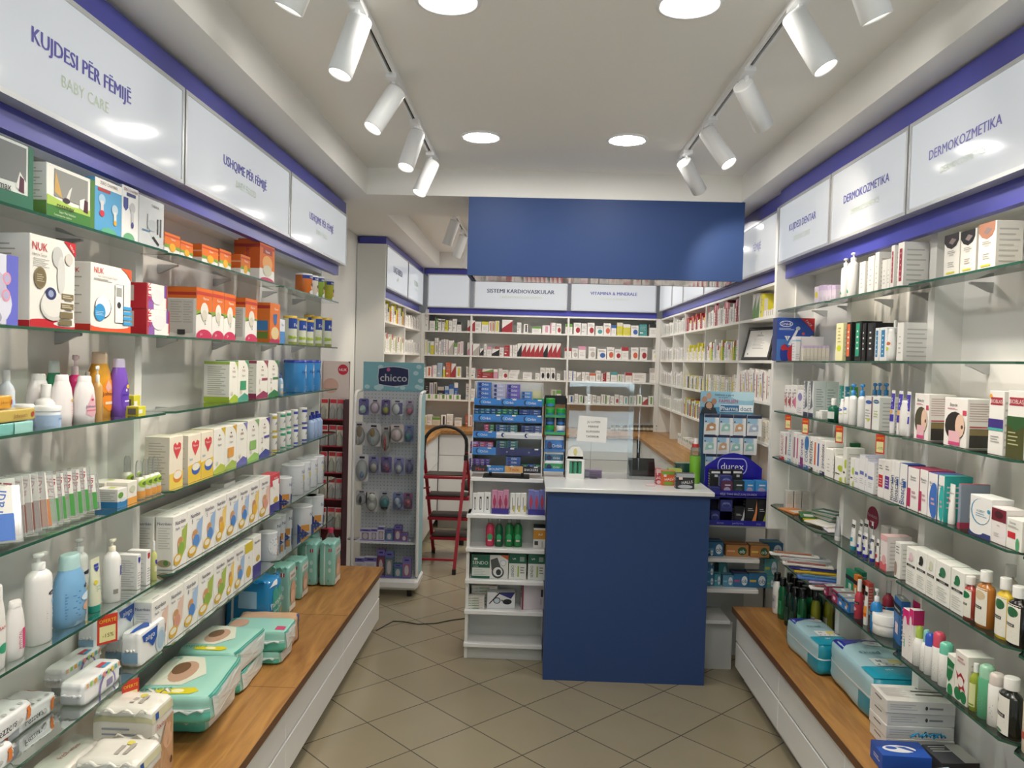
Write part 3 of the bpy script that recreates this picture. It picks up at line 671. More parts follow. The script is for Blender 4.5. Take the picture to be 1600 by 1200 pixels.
neb2 = dict(neb, l='dark green baby nebulizer box cut by the left edge', b='dfe6e1', f=[('r', 0, 0, 1, .22, '2f7058'), ('r', .9, 0, 1, 1, '2f7058'), ('p', '7c7f80', [(.1, .36), (.86, .38), (.86, .95), (.1, .95)]), ('p', 'e6e8e4', [(.66, .3), (.86, .26), (.86, .42), (.74, .56)]), ('p', '55283c', [(.72, .26), (.82, .24), (.82, .46), (.74, .5)]), ('t', .36, .28, .12, 'rossmax', '2b2b31', .56)])
r(neb2, -150, 190, 205, h=.145); r(neb, 290, 210, 588, d=.09)
r(C('inhaler_chamber_box', 'light blue inhaler chamber box with a white strip', '57a3d3', d=.06, f=[('r', 0, .84, 1, 1, 'f1f1ee'), ('t', .5, .93, .06, 'ZERO CHAMBER', '6b4a4c', .9), ('r', .1, .77, .55, .83, 'b3393d'), ('e', .25, .62, .12, .10, 'a9cbe2'), ('r', .2, .4, .3, .6, 'd9d4d6'), ('e', .25, .36, .09, .06, 'cc3850'), ('e', .72, .5, .12, .1, 'bcd2e2'), ('r', .68, .28, .78, .46, 'dfe2df'), ('e', .73, .25, .06, .05, 'dfb03a'), ('e', .5, .02, .3, .1, '5fb08c')], s=[lines(.2, .8, 6)]), 590, 300, 758)
r(C('inhaler_chamber_box', 'white inhaler chamber box with a blue badge', 'eef0f0', d=.06, f=[('t', .5, .93, .05, 'ZERO CHAMBER', '8a3c40', .86), ('r', .25, .82, .8, .88, '39427f'), ('p', '3d4a91', [(.06, .78), (.34, .78), (.34, .6), (.2, .53), (.06, .6)]), ('e', .6, .62, .17, .1, 'c6c9cb'), ('r', .53, .35, .68, .55, 'd3d5d8'), ('e', .6, .3, .08, .06, '43418e'), ('e', .4, .02, .35, .12, '6fb486')], s=[lines(.2, .8, 6)]), 762, 350, 863)
r(C('device_box', 'pale silver box with black handles picture', 'd3d8dc', d=.05, f=[('t', .62, .86, .06, 'THERMA', '55585c', .5), ('r', .3, .35, .34, .66, '8c9195'), ('r', .7, .3, .76, .62, '43464c'), ('r', .82, .26, .88, .64, '5a5e64'), ('p', '1d1e22', [(.5, .2), (.56, .24), (.8, .1), (.76, .06)]), ('e', .5, .45, .2, .12, 'c2c8cd'), ('r', .1, .3, .42, .33, '5c88ad')], s=[lines(.2, .8, 6)]), 868, 412, 1022)
r = Row('L', z1, XFL, A2, 'on the top left shelf')
def plas(fr): return [('r', 0, .38, 1, 1, 'e2761e'), ('r', 0, .80, 1, .88, 'c23a2a'), ('t', .55, .72, .11, 'Plasmon', 'f3f0ea', .6)] + fr
biscuit = C('biscuit_box', 'small orange and white baby biscuit box', 'f2f0e9', d=.07, cat='food box', f=plas([('p', '7da83b', [(0, .42), (1, .38), (1, .2), (.6, .3), (0, .25)]), ('e', .5, .3, .2, .22, 'f0b429')]), s=[('r', 0, .3, 1, 1, 'd9661c'), ('r', 0, .6, 1, .68, 'e7a98a')], t=[('r', 0, 0, 1, 1, 'c4591b')])
for x0, yt, x1 in ((114, 180, 218), (222, 235, 304), (366, 262, 474), (484, 292, 560), (626, 330, 688)): r(biscuit, x0, yt, x1)
r(C('cereal_box', 'tall orange baby cereal box standing alone at the end', 'f1efe9', d=.11, cat='food box', f=[('r', 0, .3, 1, 1, 'e0701f'), ('r', 0, .82, 1, .88, 'bf392b'), ('r', .2, .68, .82, .82, 'a5443a'), ('t', .5, .75, .07, 'Plasmon', 'f3f0ea', .55), ('e', .5, .45, .34, .2, 'efae6a'), ('e', .5, .27, .3, .14, 'd8d3bd'), ('e', .5, 0, .5, .1, 'c33a62')], s=[('r', 0, .28, 1, 1, 'cc5c1d'), ('r', .0, .8, 1, .88, 'a93325'), ('t', .5, .56, .2, 'Plasmon', 'a33048', .5, 90)], t=[('r', 0, 0, 1, 1, 'b44f19')]), 752, 228, 850)
tin = lambda c, l: C('milk_powder_tin', l, 'g' + c, k='bottle', sh='can', c='gf4f4f2', cat='tin', span=170, lz=(0, 1), f=[('r', 0, .82, 1, 1, 'g2b3f8e'), ('t', .5, .9, .1, 'NESTLE', 'f4f4f0', .7), ('e', .55, .4, .17, .2, 'd9a583'), ('e', .55, .52, .17, .1, '4a3428'), ('e', .55, .12, .24, .14, 'e8ebee')])
r(tin('d9752c', 'orange baby food tin with blue rim and baby face'), 992, 462, 1104); r(tin('e3d9c8', 'cream baby food tin with blue rim'), 1052, 474, 1143, xf=-1.17); r(tin('8fae3c', 'green baby food tin with blue rim'), 1100, 482, 1185, xf=-1.17); r(tin('b8b83a', 'lime baby food tin with blue rim, last on the shelf'), 1165, 503, 1248, xf=-1.17)
# ---- second shelf
r = Row('L', z2, XFL, A1, 'on the second left shelf')
r(C('breast_pump_box', 'pale lavender box with blue wave and pink discs', 'dcdff0', d=.09, f=[('r', .72, 0, 1, 1, '6a6fd0'), ('e', .45, .3, .4, .3, 'dadcee'), ('e', .4, .55, .3, .22, 'c2bfd6'), ('e', .72, .66, .1, .09, 'e59fb2'), ('e', .72, .66, .07, .06, 'b7b4d8'), ('e', .7, .42, .1, .09, 'e59fb2'), ('e', .7, .42, .07, .06, 'b7b4d8'), ('e', .3, .1, .3, .12, 'a8a9bd')], s=[lines(.2, .8, 6)]), -160, 690, 110, h=.155)
nuk = [('r', 0, 0, 1, .07, 'c3202c')]
r(C('breast_pump_box', 'tall white NUK breast pump box with red base', 'eceae4', d=.1, f=nuk + [('e', .3, .06, .35, .035, 'c3202c'), ('e', .8, .05, .3, .03, 'eceae4'), ('t', .2, .88, .1, 'NUK', 'c3202c', .32), ('t', .19, .79, .035, 'Nature Sense', '8d8880', .3), lines(.66, .75, 5, .06, .4), ('p', 'c3202c', [(.72, 1), (1, 1), (1, .84)]), ('t', .91, .93, .035, 'NEW', 'f4f0ea', .2, -45),
   ('e', .58, .8, .12, .12, 'c5c7c6'), ('e', .66, .6, .09, .22, 'd3d5d3'), ('e', .84, .8, .09, .07, 'd0cdc6'), ('e', .2, .54, .13, .12, '85785a'), ('e', .2, .54, .11, .1, '786a4c'), ('l', .12, .5, .28, .58, 4, 'c9c2ac'), ('e', .48, .24, .28, .16, 'cfcfcb'), ('e', .48, .27, .26, .15, 'e2e2de'), ('e', .42, .38, .12, .07, '2d3966'), ('e', .42, .38, .06, .04, '9aa6c8'),
   ('r', .66, .33, .94, .40, '7d7050'), ('r', .64, .22, .94, .29, '7d7050'), ('r', .62, .12, .92, .19, '7d7050'), ('r', .6, .04, .9, .1, '7d7050'), ('l', .68, .35, .9, .38, 2, 'cfc8b2'), ('l', .66, .24, .9, .27, 2, 'cfc8b2')], s=[('r', 0, 0, 1, .07, 'c3202c'), lines(.5, .9, 8, .1, .7), lines(.15, .4, 6, .1, .6)]), 184, 655, 464)
r(C('baby_monitor_box', 'white NUK baby monitor box with orange corner', 'ebe9e3', d=.12, f=[('r', 0, 0, 1, .10, 'e4572a'), ('e', .45, .10, .5, .05, 'ebe9e3'), ('t', .18, .9, .09, 'NUK', 'd23a2c', .3), ('t', .4, .82, .035, 'Eco Control Audio Display', '98938b', .6), lines(.75, .78, 2, .06, .5), ('p', 'e4572a', [(.72, 1), (1, 1), (1, .82), (.88, .93)]),
   ('e', .28, .36, .2, .17, '3c3c40'), ('e', .28, .37, .185, .16, 'f3f3f0'), ('r', .58, .14, .8, .74, '2c2c30'), ('r', .575, .15, .775, .735, 'f0efec'), ('r', .60, .55, .74, .69, '9a9e98'), ('e', .67, .42, .05, .05, '36383c'), ('e', .2, .28, .13, .13, '2f93cf'), ('l', .1, .24, .3, .3, 3, 'c5dff0'), ('r', .78, .36, 1, .41, '3b9dd6'), ('r', .78, .28, 1, .33, '3b9dd6'), ('r', .78, .20, 1, .25, '3b9dd6'), ('r', .78, .12, 1, .17, '3b9dd6')],
   s=[('r', 0, 0, 1, .10, 'd23a2c'), ('t', .6, .88, .07, 'NUK', 'c63434', .5), lines(.25, .8, 9, .15, .8, 'b3b0a8')]), 565, 836, 814)
bag = C('storage_box', 'white and red NUK box of purple feeding pieces', 'eceae6', d=.10, f=[('r', .85, .5, .97, 1, '7a4f9c'), ('r', .05, 0, .32, .5, '8a5ca8'), ('r', .0, 0, .04, 1, 'c3202c'), ('t', .1, .66, .3, 'NUK', 'c3202c', .8, -90), ('r', .96, .1, 1, 1, 'c3202c'), ('e', .5, .5, .3, .3, 'e2dfe2')], s=[('r', 0, 0, 1, 1, 'b51f2e'), ('r', .1, .3, .6, .9, 'c9c4c2')])
h1 = .078
r(bag, 918, 1092, 1056, h=h1); r(dict(bag, l='upper white and red NUK box resting on its twin'), 918, 915, 1042, dz=h1, h=h1)
r = Row('L', z2, XFL, A2, 'on the second left shelf')
def pl2(num, col='e2701f'): return C('cereal_box', f'orange and white baby cereal box', 'f0eee8', d=.1, cat='food box',
  f=[('r', 0, .55, 1, 1, col), ('r', 0, .86, 1, .93, 'c43a2a'), ('t', .6, .80, .06, 'Plasmon', 'f2efe9', .55), ('p', '86aa3c', [(0, .55), (1, .55), (1, .5), (.5, .58), (0, .45)]), ('e', .5, .55, .25, .17, 'e9e6da'), ('e', .5, .45, .17, .12, 'd9d4c4'), ('t', .55, .33, .1, num, '3c4550'), ('e', .5, .02, .52, .16, 'cc2f5c'), ('t', .3, .08, .07, '6+', 'f3e9ec')],
  s=[('r', 0, .78, 1, 1, col), ('r', 0, .84, 1, .9, 'b8332a'), ('r', .05, .1, .9, .76, 'cbc8c1'), ('l', .1, .3, .5, .72, 9, 'a9a6a0'), ('l', .55, .3, .85, .72, 9, 'a9a6a0'), ('r', .35, .06, .62, .16, '3a3a3a')], t=[('r', 0, 0, 1, 1, 'b9541c')])
p2, p3 = pl2('2'), pl2('3')
r(p2, 326, 550, 430); r(p3, 433, 572, 510); r(p3, 512, 592, 588); r(p2, 655, 622, 733)
r(C('cereal_box', 'dark orange baby rice box with blue window side', 'e0772a', d=.09, cat='food box', f=[('r', 0, 0, 1, .1, 'b8325a'), ('t', .6, .86, .06, 'Plasmon', 'f2efe9', .6), ('p', '3c6aa8', [(.3, .72), (.7, .74), (.65, .5), (.5, .44), (.35, .52)]), ('e', .5, .25, .4, .16, 'e5cf9a')], s=[('r', .1, .3, .9, .55, '3f7fb8'), ('r', .1, .1, .9, .27, '6d8a38'), ('r', 0, .85, 1, .93, 'b8332a')]), 820, 655, 886)
r(C('milk_carton', 'small white and blue baby milk box beside yellow lidded tins', 'e4e9f0', d=.05, cat='box', f=[('r', 0, 0, 1, .5, '4f8fce'), ('t', .5, .78, .12, 'Nan', '2e4c8f')]), 888, 765, 920)
fris = C('milk_powder_tin', 'yellow lidded blue and green milk powder tin', 'gdfe3d0', k='bottle', sh='can', c='gd8b53a', cat='tin', span=170, lz=(0, 1), f=[('r', 0, .6, 1, 1, 'g28499c'), ('t', .5, .74, .13, 'Friso', 'f4f4f0', .6), ('p', '9db43c', [(0, .35), (1, .3), (1, .16), (.5, .24), (0, .2)]), ('r', 0, 0, 1, .1, '8d9a4e')])
for x0, yt, x1, xf in ((910, 745, 1000, XFL), (985, 762, 1062, XFL), (1040, 772, 1112, XFL), (1048, 737, 1115, -1.235), (1098, 748, 1168, XFL - .01), (1155, 758, 1233, XFL - .01)): r(fris, x0, yt, x1, xf=xf)
# ---- third shelf
r = Row('L', z3 - .004, XFL, A3, 'on the third left shelf')
swab = C('cotton_swab_drum', 'clear drum of cotton swabs with pale blue label', 'gdfe6ee', k='bottle', sh='jar', ch=.22, c='ge9edee', cat='drum', span=200, lz=(0, .9), f=[('r', 0, .02, 1, .85, 'a9c3e2'), ('t', .6, .62, .14, "Johnson's", '3a4f9a', .6), ('l', .45, .2, .8, .45, 4, '6f8cc6')])
r(swab, 285, 730, 505); r(dict(swab, l='cotton swab drum half hidden behind the soap boxes'), 110, 715, 275, xf=-1.21)
soap = C('soap_pack', 'yellow wrapped soap bar on top of the teal one', 'pc9b25f', k='pack', d=.06, cat='soap', n_=7, amp=.01, fin=0, f=[('t', .55, .5, .3, "Johnson's", '8a4a3a', .4), ('e', .88, .5, .04, .2, 'b0433c')])
tsoap = dict(soap, b='p7fc4bd', l='teal wrapped soap bar lying on the glass'); tsoap['f'] = [('r', .45, 0, 1, 1, 'p9fd6cf')]
r(tsoap, -30, 935, 285, h=.027); r(soap, -20, 850, 310, h=.028, dz=.0285); r(dict(soap, l='amber soap bar topmost of the soap pile', b='pe0a63a'), -60, 710, 110, h=.03, dz=.058, xf=-1.18)
JW = dict(k='bottle', cat='bottle')
lot = C('lotion_bottle', 'white baby lotion bottle with pink drop label', 'gf1ecec', sh='oval', ch=.12, c='gf4f0ef', flat=.6, f=[('p', 'e6b7c2', [(.5, 1), (.75, .5), (.78, .2), (.5, .04), (.22, .2), (.25, .5)]), ('e', .5, .75, .07, .05, 'c24861'), ('t', .5, .5, .11, "Johnson's", '554a80', .8), ('r', .25, .3, .75, .36, 'd4808f')], **JW)
r(lot, 632, 476, 800); r(dict(lot, l='white lotion bottle turned sideways showing pink print lines', f=[('l', .6, .1, .9, .7, 8, 'd98797'), ('r', .6, .7, .9, .78, 'd9b23a')]), 440, 466, 608, xf=-1.185)
r(dict(lot, l='pink white lotion bottle at the back behind the white jar bottle'), 230, 456, 415, xf=-1.245)
r(C('cream_bottle', 'wide white bottle standing behind the swab drum', 'gf0efed', sh='round', ch=.3, c='gf2f1ef', f=[('l', .2, .0, .9, .2, 2, '55555c')], **JW), 300, 546, 482, xf=-1.2)
r(C('body_wash_bottle', 'green translucent baby wash bottle at the back', 'g2f8f66', sh='oval', ch=.2, c='gcfdcd4', **JW), 385, 346, 526, xf=-1.27)
r(C('pump_bottle', 'magenta pump bottle with pale pink collar', 'gd32f74', sh='pumpr', ch=.3, c='ge9cfd2', noz=1, **JW), 566, 298, 706, xf=-1.23)
r(C('shampoo_bottle', 'large golden shampoo bottle with orange label', 'ge0a02c', sh='oval', ch=.18, c='geecfae', flat=.6, f=[('e', .6, .5, .4, .5, 'ef8f1f'), ('p', 'e8b0a0', [(.5, .98), (.7, .7), (.45, .6), (.35, .75)]), ('t', .6, .55, .13, "Johnson's", '5a3c34', .7), ('r', .35, .22, .85, .3, 'f0dcc0')], **JW), 745, 270, 940, xf=-1.225)
r(C('lotion_bottle', 'cream capped white bottle behind the amber pump', 'gf0eee6', sh='oval', ch=.2, c='gf0eedf', **JW), 705, 440, 802, xf=-1.25)
r(C('pump_bottle', 'slim amber pump bottle with white pump', 'gd3a766', sh='pumpr', ch=.3, c='gf3f1ea', noz=-1, f=[('r', .6, .1, .8, .6, '9db7d6')], **JW), 785, 390, 870, xf=-1.19)
r(C('body_wash_bottle', 'purple baby bath bottle with lilac cap', 'g7d53c0', sh='oval', ch=.15, c='gd5c8e6', flat=.6, f=[('e', .6, .45, .36, .5, 'g6a45bb'), ('t', .6, .55, .1, "Johnson's", '3f2f92', .6), ('e', .65, .82, .15, .07, 'e8b93a'), ('r', .4, .3, .8, .35, 'd6cdf0'), ('e', .5, .7, .05, .05, 'e9d9e6')], **JW), 934, 330, 1085, xf=-1.205)
ybox = C('ointment_box', 'small bright yellow ointment box lying', 'd8d23a', d=.04, f=[('r', 0, .3, .5, .7, 'efeee0')], s=[('r', .2, .2, .8, .8, '707066')], t=[('r', .2, .2, .8, .8, 'f1f0e2')])
r(ybox, 1180, 730, 1243, h=.03); r(dict(ybox, l='small yellow ointment box standing at the back'), 1140, 645, 1195, xf=-1.22)
r(swab and C('powder_bottle', 'clear bottle of cotton balls with pale blue label, left edge', 'gcfd9e4', sh='round', ch=.18, c='gdfe4e8', f=[('r', 0, .1, 1, .8, 'b0c8e4')], **JW), -10, 425, 115, xf=-1.24)
r = Row('L', z3, XFL, A4, 'on the third left shelf')
def holle(l, acc, num='', col2=None, badge=None):
    f = [('p', acc, [(.6, 1), (1, 1), (1, .78), (.86, .9)]), ('e', .5, .84, .05, .02, '4a4034'), ('t', .5, .76, .065, 'Holle', '8a4632', .52), ('t', .5, .63, .05, 'Organic', '4a4a44', .6), ('e', .3, .22, .1, .05, 'd9d5c2'), ('p', col2 or acc, [(0, 0), (1, 0), (1, .12), (.6, .2), (0, .08)])]
    if num: f += [('t', .25, .45, .14, num, '3a3a38'), ('r', .45, .48, .95, .54, acc)]
    if badge: f += [('r', .2, .28, .75, .5, badge)]
    return C('cereal_box', l, 'f2f0e6', d=.09, cat='food box', f=f, s=[('r', 0, 0, 1, .14, col2 or acc), ('r', 0, .93, 1, 1, acc), ('l', .15, .2, .85, .88, 14, 'b5b7a0')])
r(dict(holle('pale green organic cereal box with lime base', 'a9c25a', col2='a8c43a'), d=.1), 690, 125, 755); r(holle('organic cereal box with green badge', '5aa078', badge='3c9a6c', col2='4aa08a'), 757, 118, 838)
r(holle('organic cereal box marked one with maroon base', 'a04860', '1', '96345a'), 901, 120, 988); r(holle('organic cereal box marked two with green base', '4a8a58', '2', '2f7c4c'), 992, 115, 1070)
r(C('pump_bottle', 'tiny blue and white pump bottle between cereal and blue tins', 'ga9c8e2', sh='pumpr', c='g3a5aa8', f=[('r', 0, .5, 1, .9, 'f0f0f0'), ('r', 0, 0, 1, .15, 'e0b050')], **JW), 1068, 212, 1110)
apt = C('milk_powder_tin', 'bright blue formula tin with dark blue lid', 'g3f8fd2', k='bottle', sh='can', c='g2b3fa4', cat='tin', span=170, lz=(0, 1), f=[('p', 'gdfe9f4', [(.5, .95), (.7, .8), (.62, .5), (.52, .45), (.44, .7)]), ('t', .5, .7, .11, 'Aptamil', '2d4a94', .6), ('t', .55, .15, .14, '3', 'eaf2fa')])
r(apt, 1118, 118, 1285, w=.112, h=.165); r(apt, 1190, 110, 1345, w=.11, h=.165); r(apt, 1248, 112, 1400, w=.11, h=.165)
# ---- fourth shelf
r = Row('L', z4, XFL, A4, 'on the fourth left shelf')
hrt = lambda: [('p', 'd9484c', [(.55, .55), (.3, .74), (.28, .84), (.42, .88), (.55, .82), (.68, .88), (.84, .84), (.84, .74)]), ('t', .56, .77, .05, 'Plasmon', 'f4e9e4', .42)]
plc = C('cereal_box', 'cream cereal box with red heart and bowl picture', 'efe6d2', d=.08, cat='food box', f=hrt() + [('r', 0, 0, 1, .34, 'e8c440'), ('p', 'e8c440', [(0, .34), (1, .34), (1, .42), (0, .36)]), ('e', .6, .27, .34, .13, '3f62b4'), ('e', .6, .31, .3, .08, 'f0ead8'), ('t', .2, .5, .06, 'latte', '3c7fb8', .4)], s=[('r', 0, 0, 1, 1, 'd5cebf'), ('l', .15, .1, .85, .9, 16, 'a9a498')])
plo = dict(plc, l='cream cereal box with red heart and orange bowl', f=hrt() + [('r', 0, 0, 1, .3, 'ecd05a'), ('e', .6, .22, .34, .12, 'e08a3a'), ('e', .6, .25, .3, .08, 'f0ead8')])
r(plo, 220, 718, 325); r(plc, 366, 706, 466); r(plc, 468, 682, 563)
r(holle('organic cereal box with yellow corner', 'd8b83a', col2='b9c84a'), 566, 655, 655); r(holle('organic cereal box with orange badge', 'd8a83a', badge='e0a04a', col2='a8c05a'), 658, 635, 743)
r(holle('organic cereal box with violet base', '8a8ac8', col2='6a6ab0'), 746, 615, 826); r(holle('organic cereal box with green corner and badge', '7fae6a', badge='8fbf6a', col2='9ac86a'), 830, 592, 918); r(holle('organic cereal box marked two with violet tag', '5a4aa0', '2', '44509a'), 921, 575, 1002)
jarw = lambda acc: C('baby_food_tin', 'small white baby food tin', 'gecebe6', k='bottle', sh='can', c='gf0efe9', cat='tin', span=160, lz=(0, 1), f=[('r', 0, .8, 1, .95, acc), ('t', .5, .55, .22, 'Ap', '3a5f8a', .5), ('r', 0, .05, 1, .15, acc)])
hh = .088
for i, (x0, x1, acc) in enumerate(((1000, 1062, 'b8a83a'), (1060, 1128, '3a9a7a'), (1112, 1172, '3a9a7a'), (1168, 1226, '3f55b0'), (1228, 1296, '3040a0'))):
    D = jarw(acc); r(dict(D, l='lower small white baby food tin'), x0, 700, x1, h=hh); r(dict(D, l='upper small white baby food tin stacked on another'), x0, 600, x1, h=hh, dz=hh + .001)
wb = C('water_bottle', 'small blue capped milk bottle', 'g9fb6da', sh='round', ch=.18, c='g27389a', f=[('t', .5, .3, .25, '1', 'f2f2f2', .5)], **JW)
for x0, yt, x1, xf in ((1296, 560, 1352, XFL), (1322, 562, 1380, XFL), (1350, 560, 1405, XFL), (1365, 560, 1418, XFL), (1310, 532, 1366, -1.23), (1345, 528, 1400, -1.23)): r(wb, x0, yt, x1, xf=xf, h=.125)
r = Row('L', z4, XFL, A5, 'on the fourth left shelf')
# blister pouches of small brushes, leaning
def pouch(l, ink, fill, txt='Fradi'):
    return C('blister_pouch', l, 'film', d=.012, f=[('p', 'e6e6e0', [(.12, .98), (.8, .98), (.8, .45), (.12, .45)]), ('r', .1, .04, .82, .5, fill), ('t', .45, .66, .3, txt, ink, .5, 80)], s=[], cat='pouch')
def lean(D, x, yb, w, h, tilt, yaw, xf=-1.2, cat='pouch'):
    z = z4 + .001; px, py = r.px(x, yb); Y = solve(px, None, (xf, 0, z), 1)
    me = cached((id(D), w, h), lambda: carton_mesh(D, w, .012, h)); o = link(D['n'], me); tag(o, D['l'], cat, None, r.ctx)
    o.rotation_euler = (math.radians(-tilt), 0, math.radians(yaw)); o.location = (xf, Y, z + .007)
brn = pouch('clear pouch with brown brush, leaning', 'a83a4a', '7a4636'); brn2 = pouch('clear pouch with tan brush, leaning', 'a83a4a', 'c07a4a'); grn = pouch('clear pouch with green brush, leaning', 'a83244', '4a9a48'); blu = pouch('clear pouch with blue toothbrush holder, leaning at left edge', '3a6ac0', '3a72c8')
for x in (60, 130, 200, 262): lean(brn, x, 790, .075, .145, 20, 45)
lean(brn2, 340, 780, .08, .145, 22, 48, -1.19); lean(blu, 10, 900, .085, .14, 30, 40, -1.18)
for x in (440, 500, 575, 640, 700): lean(grn, x, 700, .055, .125, 14, 50, -1.205)
lean(dict(grn, l='pale green dental pouch, last of the leaning row'), 775, 680, .05, .1, 14, 52, -1.2)
mil = C('teat_box', 'small white and orange baby box with cartoon', 'eeeadf', d=.062, f=[('r', 0, 0, 1, .3, 'e8a54a'), ('e', .5, .66, .3, .16, 'c8cfb4')], s=[('r', 0, 0, 1, .3, 'e8a54a'), lines(.4, .85, 5)])
mib = C('teat_box', 'small white and blue baby box with green cartoon', 'eae9e2', d=.065, f=[('r', 0, 0, 1, .34, '2f7fb8'), ('e', .3, .66, .26, .16, '6aa04a'), ('r', .3, .3, .8, .5, 'd6dfe6')], s=[('r', 0, 0, 1, .34, '2f7fb8'), lines(.4, .85, 5)], t=[('r', .3, .3, .7, .6, 'b9cf4a')])
r(mib, 1002, 462, 1082); r(mil, 1086, 405, 1166); r(dict(mil, l='small white and orange baby box in the second row'), 890, 410, 955, xf=-1.245); r(dict(mib, l='small white and blue baby box in the second row'), 990, 392, 1055, xf=-1.25)
spr = C('repellent_bottle', 'small spray bottle with clear cap and orange label', 'gdfe0d2', sh='spray', ch=.42, c='clear_plastic', f=[('r', 0, 0, 1, .42, 'e0a050'), ('e', .5, .78, .4, .2, 'a8c84a'), ('e', .5, .78, .2, .1, '5f7a3a')], span=170, lz=(0, .92), **JW)
for x0, yt, x1, xf in ((1130, 232, 1232, XFL), (1190, 222, 1284, XFL), (1236, 208, 1326, XFL), (1276, 200, 1364, XFL), (1035, 210, 1128, -1.25), (1110, 196, 1200, -1.25)): r(spr, x0, yt, x1, xf=xf, h=.118, w=.036)
# ---- fifth shelf: cereal cartons two deep
def nutri(l, a, b, num=''):
    f = [('t', .5, .86, .085, 'Nutribén', '2f2c5a', .9), ('t', .3, .75, .05 if not num else .09, num or 'Papilla', '4a4a78', .4), ('t', .68, .745, .035, 'Cereales', '7a7a90', .4), ('p', b, [(.62, .68), (1, .78), (.9, .3), (.5, .1), (.55, .4)]),
         ('e', .48, .45, .2, .12, 'e0b092'), ('e', .48, .5, .16, .06, 'c9986a'), ('e', .55, .33, .22, .13, a), ('e', .3, .16, .28, .11, 'd8ad3c'), ('e', .3, .18, .2, .06, 'efe6cf')]
    return C('cereal_carton', l, 'f1efe9', d=.058, cat='food box', f=f, s=[('t', .5, .87, .06, 'Nutribén', '2f2c5a', .8), ('l', .15, .4, .85, .8, 9, 'cfcdc6'), ('e', .5, .12, .4, .07, 'a99a78'), ('e', .6, .13, .15, .05, '5f8a4a')], t=[('r', 0, .49, 1, .5, 'b9b7b0'), ('r', .3, .2, .7, .3, 'c9c7c2')])
V = [nutri('Nutribén carton with green child', '8fb04a', 'a8bc5a'), nutri('Nutribén carton five with blue child', '5b8fd0', '9dbbe0', '5'), nutri('Nutribén carton eight with blue child', '4f86cc', 'a8c4e6', '8'), nutri('Nutribén carton with yellow fruit', 'e8b43a', 'efcf7a'), nutri('Nutribén carton with pink child', 'd99a84', 'e6c4b4')]
r = Row('L', z5, XFL, A6, 'on the fifth left shelf')
xs = [(256, 350, 0), (352, 454, 1), (457, 539, 1), (542, 612, 3), (615, 691, 2), (695, 764, 2), (766, 830, 3), (834, 904, 4)]
for x0, x1, v in xs: r(V[v], x0, 480, x1, h=.176)
redc = C('cereal_carton', 'red and white Nutribén carton at the end of the row', 'f1efe9', d=.058, cat='food box', f=[('r', 0, .7, 1, 1, 'd2404e'), ('t', .6, .9, .06, 'Nutribén', 'f3e6e2', .7), ('p', 'f1efe9', [(.2, .85), (.9, .85), (.85, .65), (.55, .55), (.3, .65)]), ('r', 0, 0, 1, .22, '3f3d8c'), ('e', .6, .3, .25, .08, 'd8ad3c')], s=[('r', 0, 0, 1, 1, 'd2404e')], t=[('r', 0, 0, 1, 1, 'd2404e')])
r(redc, 906, 205, 968, h=.17)
r.ctx = 'in the back row of the fifth left shelf'; g0 = solve(A6[0] + 256 * A6[2], None, (XFL, 0, z5), 1); g1 = solve(A6[0] + 904 * A6[2], None, (XFL, 0, z5), 1); n_ = 8
for i in range(n_):
    w_ = (g1 - g0) / n_; make(V[(0, 1, 3, 2, 4)[i % 5]], w_ - .004, .058, .176 if i != 5 else .19, 'L', (XFL - .062 - .03, g0 - .01 + w_ * (i + .5)), z5 + .0006, V[(0, 1, 3, 2, 4)[i % 5]]['l'], r.ctx)
r.ctx = 'on the fifth left shelf'
nlon = C('milk_powder_tin', 'white and navy formula tin', 'gdfe3e8', k='bottle', sh='can', c='gd9dcde', ch=.05, cat='tin', span=180, lz=(0, 1), f=[('p', 'g2c3f86', [(0, .4), (.35, 0), (0, 0)]), ('r', .45, 0, 1, .32, 'g2c3f86'), ('t', .6, .74, .13, 'Nutrilon', '2c3f86', .6), ('t', .72, .15, .2, '2', 'f4f4f4'), ('r', .1, .1, .35, .35, 'c98a3a')])
nlg = dict(nlon, l='white formula tin with gold crest', f=[('t', .6, .8, .12, 'Nutrilon', '3a4a86', .6), ('r', .45, .5, .62, .68, 'c9b84a'), ('l', .1, .1, .5, .7, 6, 'a9bccb'), ('r', .5, .1, .9, .4, 'b9cbd6')])
r(nlon, 930, 352, 1046, h=.12, w=.09)
r(nlg, 992, 105, 1125, h=.155, w=.115); r(nlg, 1040, 84, 1165, h=.155, w=.115); r(nlg, 1092, 70, 1212, h=.155, w=.115); r(nlg, 1140, 52, 1252, h=.155, w=.115)
r = Row('L', z6, XFL, A6, 'on the lowest left shelf')
for x0, x1, v in [(113, 221, 4), (224, 326, 4), (329, 421, 2), (425, 526, 0), (530, 612, 0), (614, 664, 3), (667, 734, 1)]: r(V[v], x0, 1000, x1, h=.17)
r(dict(redc, l='white cereal carton with yellow top band', f=[('r', 0, .75, 1, 1, 'd8c23a'), ('t', .5, .62, .08, '6', '4a4a78'), ('e', .5, .25, .3, .15, 'd8ad3c')], s=[], t=[]), 737, 690, 788, h=.165); r(dict(redc, l='white cereal carton with navy base beside yellow one', f=[('r', 0, 0, 1, .3, '3f3d8c'), ('t', .5, .86, .08, 'Nutribén', '2f2c5a', .8), ('e', .6, .42, .25, .08, 'c8ad5c')], s=[], t=[]), 791, 650, 845, h=.17)
r.ctx = 'in the back row of the lowest left shelf'; g0 = solve(A6[0] + 113 * A6[2], None, (XFL, 0, z6), 1); g1 = solve(A6[0] + 845 * A6[2], None, (XFL, 0, z6), 1)
